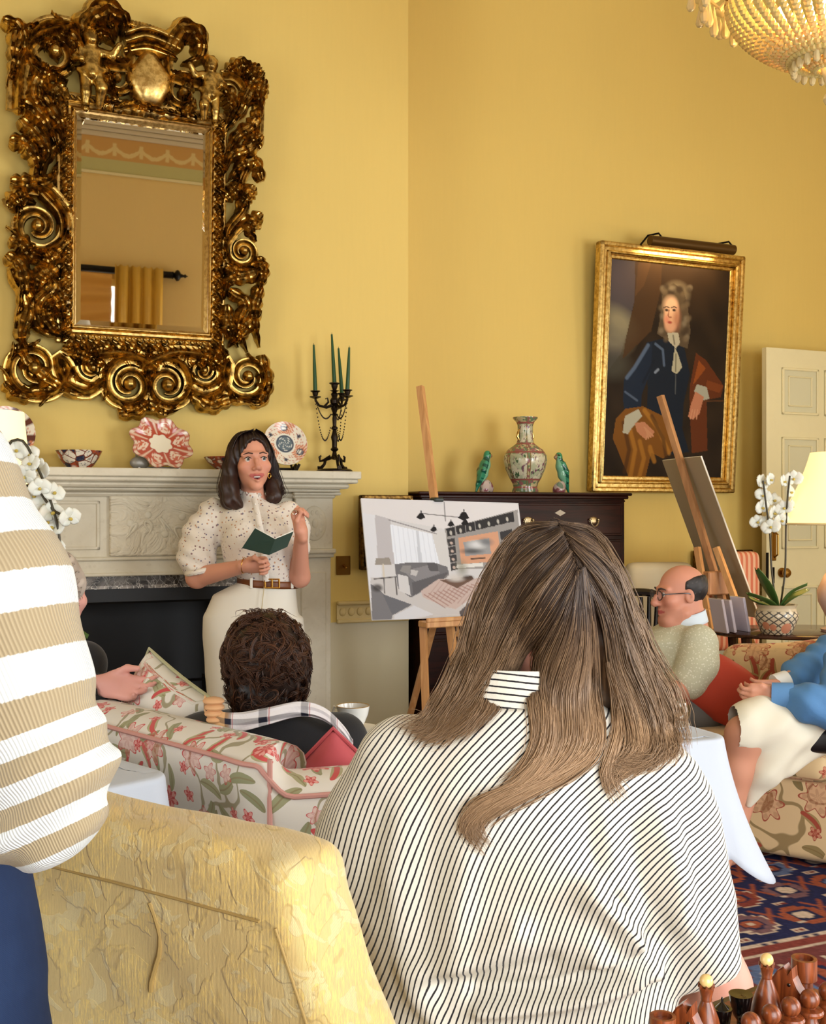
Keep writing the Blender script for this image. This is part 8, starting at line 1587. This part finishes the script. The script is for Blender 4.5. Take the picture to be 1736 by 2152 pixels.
def mtrou(P):
    d = ell(P, (0.03, 0.03, 0.5), (0.17, 0.19, 0.12))
    for y0, y1 in ((-0.1, -0.16), (0.13, 0.1)): d = smin(d, chain(P, [(0.03, y0, 0.5), (-0.42, y1, 0.50), (-0.46, y1, 0.08)], [0.095, 0.08, 0.06], 0.04), 0.04)
    return d-0.003*wob(P, 20, 2)
sdf('trousers', mtrou, (-0.58, -0.3, 0.02), (0.26, 0.28, 0.66), 0.012, mat('grey_trousers', (112, 110, 108), 0.85), mp_)
for y in (-0.16, 0.1): sdf('shoe', lambda P: smin(ell(P, (-0.52, y, 0.035), (0.12, 0.042, 0.036)), ell(P, (-0.47, y, 0.06), (0.05, 0.04, 0.05)), 0.02), (-0.68, y-0.08, -0.01), (-0.38, y+0.08, 0.14), 0.008, mat('brown_shoe', (60, 38, 26), 0.4), mp_)
# ---------------------------------------------------------------- blue-shirted person with clasped hands
D_B = 4.05; BBp = Vector((1.86, 4.12, 0)); bp = thing('person', 'person in a blue shirt and long cream skirt with clasped hands on the sofa', 'person', BBp)
def Bq(px, py, d=D_B): p = at(px, py, d)-BBp; return (p.x, p.y, p.z)
bf = Frame((0.08, 0.02, 1.17), math.radians(-75), 0, 0, 1.0); HW1, HW2 = Bq(1628, 1462, 3.93), Bq(1636, 1446, 4.03)
def bbody(P):
    Q = bf.q(P); d = head_d(Q); d = smin(d, cap(Q, (0, 0.03, -0.06), (0, 0.045, -0.17), 0.05, 0.058), 0.025); d = smin(d, loft(P, [0.45, 0.7, 0.86, 0.95, 1.0], [0.06]*5, [0.02]*5, [0.10, 0.10, 0.10, 0.09, 0.06], [0.15, 0.15, 0.15, 0.12, 0.06]), 0.03)
    d = smin(d, chain(P, [Bq(1775, 1400, 3.95), Bq(1735, 1485, 3.86), HW1], [0.05, 0.042, 0.027], 0.02), 0.03); d = smin(d, chain(P, [Bq(1790, 1350, 4.25), Bq(1700, 1400, 4.2), HW2], [0.05, 0.042, 0.027], 0.02), 0.03)
    d = smin(d, hand_d(P, HW1, R3((0.2, -0.35, 1), (-0.95, 0.10, -0.05)), ((0.35, 0.9, 0.7), (0.4, 0.9, 0.7), (0.45, 0.9, 0.7), (0.5, 0.9, 0.7)), 1, 0.92, ((0.046, 0.05, 0.0), (0.044, 0.088, -0.012)), 0.05), 0.01)
    d = smin(d, hand_d(P, HW2, R3((0.1, -0.2, 1), (-0.92, -0.22, -0.02)), ((0.3, 0.7, 0.6), (0.35, 0.8, 0.6), (0.4, 0.8, 0.6), (0.45, 0.8, 0.6)), -1, 0.92, ((0.046, 0.05, 0.01), (0.05, 0.085, 0.01)), 0.05), 0.006)
    kn, an = Bq(1566, 1545, 3.92), Bq(1512, 1800, 3.94); ft = (an[0], an[1], 0.05)
    d = smin(d, chain(P, [(-0.05, -0.0, 0.5), kn, Bq(1549, 1620, 3.93), an, ft], [0.09, 0.066, 0.056, 0.042, 0.034], 0.03), 0.03); d = smin(d, chain(P, [(-0.05, 0.1, 0.5), Bq(1590, 1550, 4.06), Bq(1530, 1790, 4.0), (Bq(1530, 1790, 4.0)[0], -0.02, 0.05)], [0.09, 0.062, 0.042, 0.034], 0.03), 0.03)
    return d
sdf('body', bbody, (-0.80, -0.42, 0.0), (0.3, 0.3, 1.34), 0.0052, M_SKIN, bp, lambda V: face_cols(skincol((212, 150, 122))(V), bf.q(V), (212, 150, 122)))
eyes(bp, bf); brow(bp, bf, (96, 76, 60)); hair = sdf('hair', lambda P: (lambda Q: smax(smin(ell(Q, (0, 0.022, 0.04), (0.09, 0.108, 0.094)), ell(Q, (0, 0.06, -0.06), (0.085, 0.06, 0.09)), 0.03), -ell(Q, (0, -0.11, -0.03), (0.066, 0.075, 0.112)), 0.012)-0.003*wob(P, 70, 3))(bf.q(P)), tuple(A(bf.o)-0.2), tuple(A(bf.o)+0.16), 0.007, M_DHAIR, bp, attrs={'h': lambda V: 0.6+0.4*wob(V, 30, 2), 'r': lambda V: 0.5+0.5*wob(V, 90, 3)})
def bshirt(P):
    d = loft(P, [0.42, 0.6, 0.8, 0.92, 0.98, 1.03], [0.06]*6, [0.02]*6, [0.15, 0.14, 0.14, 0.12, 0.09, 0.058], [0.19, 0.18, 0.19, 0.17, 0.11, 0.06], 2.3)
    d = smin(d, chain(P, [Bq(1780, 1395, 3.96), Bq(1760, 1490, 3.86), Bq(1700, 1478, 3.87), Bq(1655, 1462, 3.91)], [0.08, 0.076, 0.066, 0.046], 0.02), 0.03); d = smin(d, chain(P, [Bq(1800, 1340, 4.25), Bq(1740, 1385, 4.22), Bq(1680, 1420, 4.15), Bq(1655, 1440, 4.07)], [0.085, 0.076, 0.062, 0.044], 0.02), 0.03)
    return d-0.006*np.sin(P[:, 0]*64+P[:, 2]*58+P[:, 1]*20+2*wob(P, 9, 2))*np.clip(1-np.abs(P[:, 0]+0.25)*2, 0, 1)-0.004*wob(P, 30, 5)
M_BLUE = mat('blue_cotton', (84, 134, 186), 0.75, var=0.06, bump=0.25, bscale=30, bdist=0.01); sh = sdf('shirt', bshirt, (-0.66, -0.46, 0.38), (0.34, 0.32, 1.08), 0.007, M_BLUE, bp)
b = MB(); p0, p1 = A(Bq(1668, 1463, 3.90)), A(Bq(1622, 1460, 3.925)); b.tube([tuple(p0), tuple(p0+(p1-p0)*0.1), tuple(p1)], [0.047, 0.048, 0.044], 18); b.build('sleeve_cuff', mat('blue_cuff', (96, 146, 198), 0.75), sh)
b = MB(); p0, p1 = A(Bq(1655, 1432, 4.06)), A(Bq(1628, 1440, 4.05)); b.tube([tuple(p0), tuple(p1)], [0.042, 0.040], 16); b.build('white_cuff', mat('white_cuff', (236, 234, 228), 0.75), sh)
def bskirt(P):
    kn = A(Bq(1560, 1535, 3.92)); d = ell(P, (0.02, 0.0, 0.48), (0.2, 0.2, 0.13)); d = smin(d, chain(P, [(-0.05, -0.0, 0.5), Bq(1610, 1520, 3.94), tuple(kn+A((0.02, 0, 0.02)))], [0.11, 0.096, 0.088], 0.03), 0.05); d = smin(d, ell(P, Bq(1548, 1548, 3.9), (0.055, 0.05, 0.05)), 0.04); d = smin(d, chain(P, [(-0.05, 0.1, 0.5), Bq(1612, 1530, 4.1)], [0.12, 0.09], 0.03), 0.05)
    hang = chain(P, [Bq(1640, 1540, 3.93), Bq(1606, 1620, 3.93), Bq(1572, 1690, 3.94)], [0.09, 0.062, 0.014], 0.02); hang = smin(hang, chain(P, [Bq(1690, 1545, 4.0), Bq(1640, 1590, 3.97)], [0.08, 0.07], 0.02), 0.03); d = smin(d, hang, 0.03)
    d = smax(d, -chain(P, [Bq(1560, 1598, 3.86), Bq(1558, 1630, 3.87), Bq(1545, 1680, 3.88)], [0.040, 0.046, 0.045], 0.02), 0.012)
    return d-0.006*np.sin(P[:, 0]*40-P[:, 2]*46)*np.clip(1.2-np.abs(P[:, 0]+0.5)*2.2, 0, 1)-0.003*wob(P, 26, 7)
sdf('skirt', bskirt, (-0.72, -0.4, 0.16), (0.3, 0.3, 0.72), 0.008, mat('cream_linen', (238, 230, 208), 0.8, bump=0.1, bscale=240, bdist=0.001), bp)
q = at(1722, 1548, 3.95); hb = thing('handbag', 'brown and black leather handbag on the cream chintz sofa seat', 'bag', (q.x+0.02, q.y, 0.4545), -0.4)
sdf('bag_body', lambda P: rbox(P, (0, 0, 0.05), (0.20, 0.13, 0.10), 0.04)-0.003*wob(P, 40, 2), (-0.15, -0.12, -0.02), (0.15, 0.12, 0.14), 0.007, mat('black_leather', (20, 16, 18), 0.4), hb)
sdf('bag_flap', lambda P: rbox(P, (0.01, 0.0, 0.105), (0.19, 0.12, 0.05), 0.022), (-0.14, -0.1, 0.05), (0.15, 0.1, 0.15), 0.007, mat('brown_leather', (84, 50, 32), 0.45), hb)
b = MB(); b.tube(cr([(-0.09, -0.05, 0.10), (-0.16, -0.08, 0.085), (-0.2, -0.08, 0.06), (-0.12, -0.07, 0.09), (0.0, -0.06, 0.12)], 20), 0.006, 7, flat=0.5); b.build('strap', MATS['brown_leather'], hb)
# ---------------------------------------------------------------- person in the striped sweater, close at the edge of view
D_W = 1.0; BW_ = Vector((-0.66, 1.06, 0)); sp = thing('person', 'person standing close by in a cream and white striped sweater and jeans', 'person', BW_)
def Wp(px, py, d=D_W): p = at(px, py, d)-BW_; return (p.x, p.y, p.z)
wf = Frame((0.0, 0.04, 1.66), math.radians(165), 0, 0, 1.0); SHO, ELW, WRW = Wp(-300, 800, 1.02), Wp(105, 1660, 0.99), Wp(30, 1800, 1.12)
WRW = (WRW[0]-0.12, WRW[1]+0.05, WRW[2]-0.02)
ARM_ = [Wp(-340, 885, 1.05), Wp(-168, 1022, 1.01), Wp(-36, 1250, 1.0), Wp(26, 1450, 0.99), Wp(66, 1600, 0.99)]
def wbod(P):
    Q = wf.q(P); d = head_d(Q); d = smin(d, cap(Q, (0, 0.03, -0.06), (0, 0.045, -0.2), 0.052, 0.06), 0.025); d = smin(d, loft(P, [0.86, 1.05, 1.3, 1.42, 1.48], [0]*5, [0.03]*5, [0.15, 0.13, 0.16, 0.14, 0.06], [0.10, 0.09, 0.10, 0.08, 0.05]), 0.03)
    d = smin(d, chain(P, [ARM_[0], ARM_[2], ELW, WRW], [0.05, 0.05, 0.043, 0.028], 0.02), 0.03); e = A(WRW)-A(ELW); d = smin(d, hand_d(P, WRW, R3((0, 0, 1), e), (0.4, 0.5, 0.3), 1, 0.95), 0.012)
    d = smin(d, chain(P, [(-0.17, 0.03, 1.38), (-0.26, 0.06, 1.08), (-0.1, 0.22, 1.0)], [0.05, 0.044, 0.028], 0.02), 0.03); d = smin(d, hand_d(P, (-0.1, 0.22, 1.0), R3((0, 0, 1), (0.9, 0.2, 0)), (0.4, 0.5, 0.3), 1, 0.95), 0.012); return d
sdf('body', wbod, (-0.36, -0.24, 0.84), (0.42, 0.42, 1.82), 0.0065, M_SKIN, sp, lambda V: face_cols(skincol((222, 160, 148))(V), wf.q(V), (222, 160, 148)))
eyes(sp, wf); brow(sp, wf, (80, 60, 46)); hair = sdf('hair', lambda P: (lambda Q: smax(ell(Q, (0, 0.022, 0.04), (0.088, 0.108, 0.094)), -ell(Q, (0, -0.11, -0.03), (0.066, 0.075, 0.112)), 0.012)-0.002*wob(P, 90, 3))(wf.q(P)), tuple(A(wf.o)-0.16), tuple(A(wf.o)+0.16), 0.008, M_DHAIR, sp, attrs={'h': lambda V: 0.6+0.4*wob(V, 30, 2), 'r': lambda V: 0.5+0.5*wob(V, 90, 3)})
CUFF = [Wp(95, 1560, 0.985), Wp(104, 1610, 0.985), Wp(104, 1660, 0.985), Wp(85, 1712, 0.99), Wp(52, 1768, 1.0)]
def sleeve(P):
    d = chain(P, ARM_, [0.078, 0.080, 0.075, 0.066, 0.056], 0.03); d = smin(d, chain(P, [Wp(108, 1545, 0.985), Wp(110, 1605, 0.985), Wp(104, 1655, 0.985), Wp(76, 1705, 0.99), Wp(42, 1750, 1.0)], [0.044, 0.048, 0.051, 0.046, 0.030], 0.02), 0.016)
    return d
def torso_s(P): return smin(loft(P, [0.90, 1.0, 1.15, 1.32, 1.42, 1.48, 1.52], [0]*7, [0.03]*7, [0.165, 0.165, 0.165, 0.185, 0.17, 0.10, 0.06], [0.12, 0.12, 0.12, 0.12, 0.10, 0.08, 0.06], 2.3), chain(P, [(-0.17, 0.03, 1.4), (-0.27, 0.06, 1.1), (-0.12, 0.20, 1.02)], [0.085, 0.075, 0.05], 0.03), 0.04)
AX = A(ARM_[-1])-A(ARM_[1]); AXL = np.linalg.norm(AX)
def armpos(V):
    """distance down the sleeve, so the knitted bands run round it"""
    e = AX/AXL; s = (V-A(ARM_[1]))@e; v2 = V-A(ARM_[1]); side = np.cross(e, A((0, 1, 0))); return s
def crinkle(P):
    s = armpos(P); sv = (P-A(CUFF[1]))@(A((0.42, 0, 0.9))); k = np.clip((s-0.215)*14, 0, 1); return k*(0.0042*np.sin(s*150+P[:, 0]*46+1.2)+0.003*np.sin(s*74-P[:, 0]*36))
def sweater(P): return smin(sleeve(P), torso_s(P), 0.03)-crinkle(P)
def swtex(V):
    s = armpos(V); s = s+0.9*np.clip(s-0.24, 0, 1)+0.010*np.sin(V[:, 0]*16)*np.clip((s-0.18)*8, 0, 1)+0.010*np.clip(1-np.abs(s-0.1)*5, 0, 1)*np.sin(V[:, 0]*9); return s-0.12*(V[:, 0]-0.2)
def swmat():
    g = G('striped_knit', 0.85, 0, 0.15, Sheen_Weight=0.2); u = g.m('ADD', g.attr('u'), 0.009); f = g.m('FRACT', g.m('DIVIDE', u, 0.0655)); jag = g.m('MULTIPLY', g.m('SUBTRACT', g.noise(g.scale(g.obj(), 320, 320, 20), 1.0, 2), 0.5), 0.05); f2 = g.m('ABSOLUTE', g.m('SUBTRACT', g.m('ADD', f, jag), 0.5)); rib = g.wave(g.attr('tex', 'Vector'), 105, 0.5); row = g.noise(g.obj(), 420, 2)
    tan = g.mix(g.m('MULTIPLY', rib, 0.55), L3(152, 134, 104), L3(186, 168, 136)); wht = g.mix(g.m('MULTIPLY', rib, 0.5), L3(206, 208, 206), L3(228, 228, 224)); g.col(g.mix(g.ss(f2, 0.245, 0.265), tan, wht)); g.bump(g.m('ADD', rib, g.m('MULTIPLY', row, 0.4)), 0.5, 0.0016); return g.mat
def ribs(V): e = AX/AXL; a = np.arctan2(V[:, 1]-A(ARM_[2])[1], (V-A(ARM_[1]))@np.cross(e, A((0, 1, 0)))); return np.stack([a*0.07, armpos(V)*0, armpos(V)*0], 1)
sw = sdf('sweater', sweater, (-0.42, -0.24, 0.88), (0.44, 0.34, 1.58), 0.0046, swmat(), sp, attrs={'u': swtex}, vecs={'tex': ribs})
def jeans(P):
    d = loft(P, [0.5, 0.7, 0.85, 0.95, 1.0], [0.09, 0.09, 0.09, 0.08, 0.07], [0.03]*5, [0.14, 0.19, 0.20, 0.195, 0.185], [0.11, 0.13, 0.13, 0.115, 0.11], 2.3)
    for e in (-1, 1): d = smin(d, chain(P, [(e*0.10+0.09, 0.03, 0.75), (e*0.11+0.08, 0.02, 0.45), (e*0.11+0.08, 0.04, 0.09)], [0.105, 0.085, 0.07], 0.02), 0.03)
    return d-0.002*wob(P, 26, 4)
def denim():
    g = G('dark_denim', 0.8, 0, 0.2); o = g.obj(); f = g.wave(o, 340, 1.0, 'DIAGONAL'); n = g.noise(o, 14, 3); g.col(g.mix(g.m('ADD', g.m('MULTIPLY', f, 0.3), g.m('MULTIPLY', n, 0.5)), L3(14, 25, 52), L3(42, 62, 98))); g.bump(f, 0.2, 0.001); return g.mat
sdf('jeans', jeans, (-0.26, -0.16, 0.03), (0.36, 0.2, 1.04), 0.009, denim(), sp)
for e in (-1, 1): sdf('shoe', lambda P: smin(ell(P, (e*0.11+0.08, 0.11, 0.035), (0.045, 0.13, 0.036)), ell(P, (e*0.11+0.08, 0.05, 0.06), (0.042, 0.06, 0.055)), 0.02), (e*0.11-0.0, -0.06, -0.01), (e*0.11+0.16, 0.28, 0.14), 0.009, mat('white_trainer', (226, 224, 220), 0.5), sp)
# ================================================================ chess set on the table nearest the camera
ZT = 0.815; M_CHESS = wood('chess_mahogany', (92, 40, 16), (150, 74, 32), 0.36, 4, 0.2); M_CHESSB = mat('black_chess_lacquer', (10, 9, 9), 0.12, 0, 0.6, Coat_Weight=0.5); M_BOXW = mat('boxwood', (226, 186, 120), 0.25, Coat_Weight=0.3)
q0, q1 = at(1393, 2120, 0.985), at(1690, 2018, 1.098); cd = Vector((q1.x-q0.x, q1.y-q0.y, 0)); PIT = cd.length/7; cd.normalize(); ce = Vector((cd.y, -cd.x, 0)); crz = math.atan2(cd.y, cd.x); C0 = Vector((q0.x, q0.y, 0))
bc = C0+cd*PIT*3.5+ce*PIT*3.5+Vector((0, 0, 0))
ct = thing('table', 'small table carrying the chess set beside the striped shirt', 'table', (bc.x+ce.x*0.0, bc.y, 0), crz)
b = MB(); b.box((0, 0, ZT-0.034), (0.42, 0.42, 0.025), 0.005); b.build('table_top', M_DARKWOOD, ct)
b = MB(); b.lathe([(0.012, 0), (0.16, 0.0), (0.15, 0.02), (0.03, 0.06), (0.022, 0.3), (0.035, 0.5), (0.02, 0.7), (0.06, ZT-0.046), (0, ZT-0.046)], 20); b.build('pedestal', M_DARKWOOD, ct)
cb = thing('chessboard', 'square chessboard under the mahogany chess pieces', 'chessboard', (bc.x, bc.y, ZT-0.0205), crz); b = MB(); b.box((0, 0, 0.009), (0.345, 0.345, 0.017), 0.003); b.build('board_frame', M_CHESS, cb)
b = MB(); C = []
for i in range(8):
    for j in range(8): x, y = (i-3.5)*PIT, (j-3.5)*PIT; b.add([(x-PIT/2, y-PIT/2, 0.0178), (x+PIT/2, y-PIT/2, 0.0178), (x+PIT/2, y+PIT/2, 0.0178), (x-PIT/2, y+PIT/2, 0.0178)], [(0, 1, 2, 3)], lin((206, 190, 160) if (i+j) % 2 else (70, 40, 24)))
b.build('squares', M_GLAZE, cb, False); ZB = ZT-0.0205+0.0181
def rook(name, label, loc, h=0.054, r=0.0118, m=None):
    t = thing(name, label, 'chess piece', loc, 0); b = MB(); b.lathe([(0, 0), (r*1.25, 0), (r*1.25, 0.004), (r*0.95, 0.008), (r*0.72, 0.016), (r*0.68, h*0.62), (r*0.75, h*0.64), (r, h*0.66), (r, h), (r*0.72, h), (r*0.70, h*0.93), (0, h*0.93)], 28); b.build('turned_body', m or M_CHESS, t); return t
def bishop(name, label, loc, h=0.078):
    t = thing(name, label, 'chess piece', loc, 0); b = MB(); r = 0.0142; b.lathe([(0, 0), (r*1.15, 0), (r*1.2, 0.006), (r*1.15, 0.012), (r*1.0, 0.026), (r*0.78, 0.038), (r*0.48, 0.049), (r*0.34, 0.0535), (r*0.37, 0.055), (r*0.34, 0.0565), (r*0.50, 0.0655), (r*0.52, 0.0665), (0, 0.066)], 26); b.build('turned_body', M_CHESS, t)
    b = MB()
    for k in range(7): a = 2*PI*k/7; b.tube([(r*0.44*math.cos(a), r*0.44*math.sin(a), 0.0655), (r*0.5*math.cos(a), r*0.5*math.sin(a), 0.069)], [0.0019, 0.0006], 5)
    b.build('crown_points', M_CHESS, t); b = MB(); b.ball((0, 0, h-0.0065), 0.0064, 18, 12); b.build('ball_finial', M_BOXW, t); return t
def knight(name, label, loc, rz):
    t = thing(name, label, 'chess piece', loc, rz); b = MB(); r = 0.0125; b.lathe([(0, 0), (r*1.1, 0), (r*1.1, 0.005), (r*0.85, 0.010), (r*0.8, 0.016), (0, 0.016)], 26); b.build('base', M_CHESS, t)
    pf = [(-0.010, 0.014), (0.009, 0.014), (0.0085, 0.022), (0.005, 0.031), (0.010, 0.0285), (0.0155, 0.0245), (0.0205, 0.0285), (0.0195, 0.035), (0.0135, 0.042), (0.0095, 0.050), (0.0085, 0.060), (0.0045, 0.0535), (0.0005, 0.0605), (-0.006, 0.055), (-0.0115, 0.046), (-0.0135, 0.033), (-0.0115, 0.022)]
    b = MB(); b.prism(pf, -0.0068, 0.0068); b.prism([(p[0]*0.9+0.0003, p[1]*0.96+0.001) for p in pf], -0.0078, 0.0078); b.build('horse_head', M_CHESS, t, 0.3)
    b = MB()
    for e in (-1, 1): b.ball((0.006, e*0.0078, 0.044), (0.0018, 0.0008, 0.0018), 8, 6)
    b.build('eye', M_CHESSB, t); return t
def pawn(name, label, loc, h=0.046):
    t = thing(name, label, 'chess piece', loc, 0, 'mahogany pawns on the chessboard'); b = MB(); r = 0.0125; b.lathe([(0, 0), (r*1.15, 0), (r*1.15, 0.005), (r*0.8, 0.009), (r*0.55, 0.018), (r*0.52, 0.021), (r*1.0, 0.0235), (r*1.05, 0.026), (r*0.95, 0.028), (r*0.42, 0.0295), (r*0.45, 0.032), (0, 0.032)], 26); b.build('turned_body', M_CHESS, t); b = MB(); b.ball((0, 0, h-0.0085), 0.0092, 20, 13); b.build('ball_head', M_CHESS, t); return t
def sq(i, j): p = C0+cd*PIT*i+ce*PIT*j; return (p.x, p.y, ZB)
rook('chess_rook', 'mahogany rook with a hollow top standing beside the striped sleeve', sq(0, 0)); knight('chess_knight', 'mahogany knight between the near rook and the pale-topped bishop', sq(1, 0), crz-1.2)
bishop('chess_bishop', 'mahogany bishop with pale ball standing by the striped sleeve and elbow', sq(2, 0)); bishop('chess_bishop', 'mahogany bishop with pale ball beside the far knight, over the rug', sq(5, 0)); knight('chess_knight', 'mahogany knight beside the far rook over the patterned rug', sq(6, 0), crz-1.3); rook('chess_rook', 'mahogany rook beside the far knight in front of the rug', sq(7, 0), 0.060, 0.0125)
def goblet(label, loc, h, r, point):
    t = thing('chess_piece', label, 'chess piece', loc, 0); b = MB(); b.lathe([(0, 0), (r*0.95, 0), (r*0.98, 0.003), (r*0.55, 0.007), (r*0.34, 0.012), (r*0.36, 0.016), (r*0.62, 0.020), (r*0.80, h*0.62), (r*1.0, h*0.97), (r*1.02, h), (r*0.9, h), (0, h*0.985)], 28); b.build('turned_body', M_CHESSB, t)
    if point: b = MB(); b.lathe([(0, h*0.98), (r*0.72, h), (r*0.3, h+0.004), (r*0.12, h+0.006), (r*0.14, h+0.009), (0, h+0.011)], 20); b.build('pointed_top', M_CHESSB, t)
    return t
p = C0+cd*PIT*3.05-ce*PIT*0.25; goblet('black goblet-shaped chess piece with pointed top between the bishops', (p.x, p.y, ZB), 0.036, 0.0092, True); p = C0+cd*PIT*4.1-ce*PIT*0.35; goblet('broad flat-topped black chess piece touching the far bishop', (p.x, p.y, ZB), 0.041, 0.0112, False)
for i, lab in ((3, 'mahogany pawn nearest the black goblet pieces'), (4, 'mahogany pawn second along from the black goblet pieces'), (5, 'mahogany pawn in front of the far bishop'), (6, 'tall mahogany pawn in front of the far rook'), (7, 'mahogany pawn at the far end, cut by the picture edge')):
    pawn('chess_pawn', lab, sq(i-0.08, 1.02))
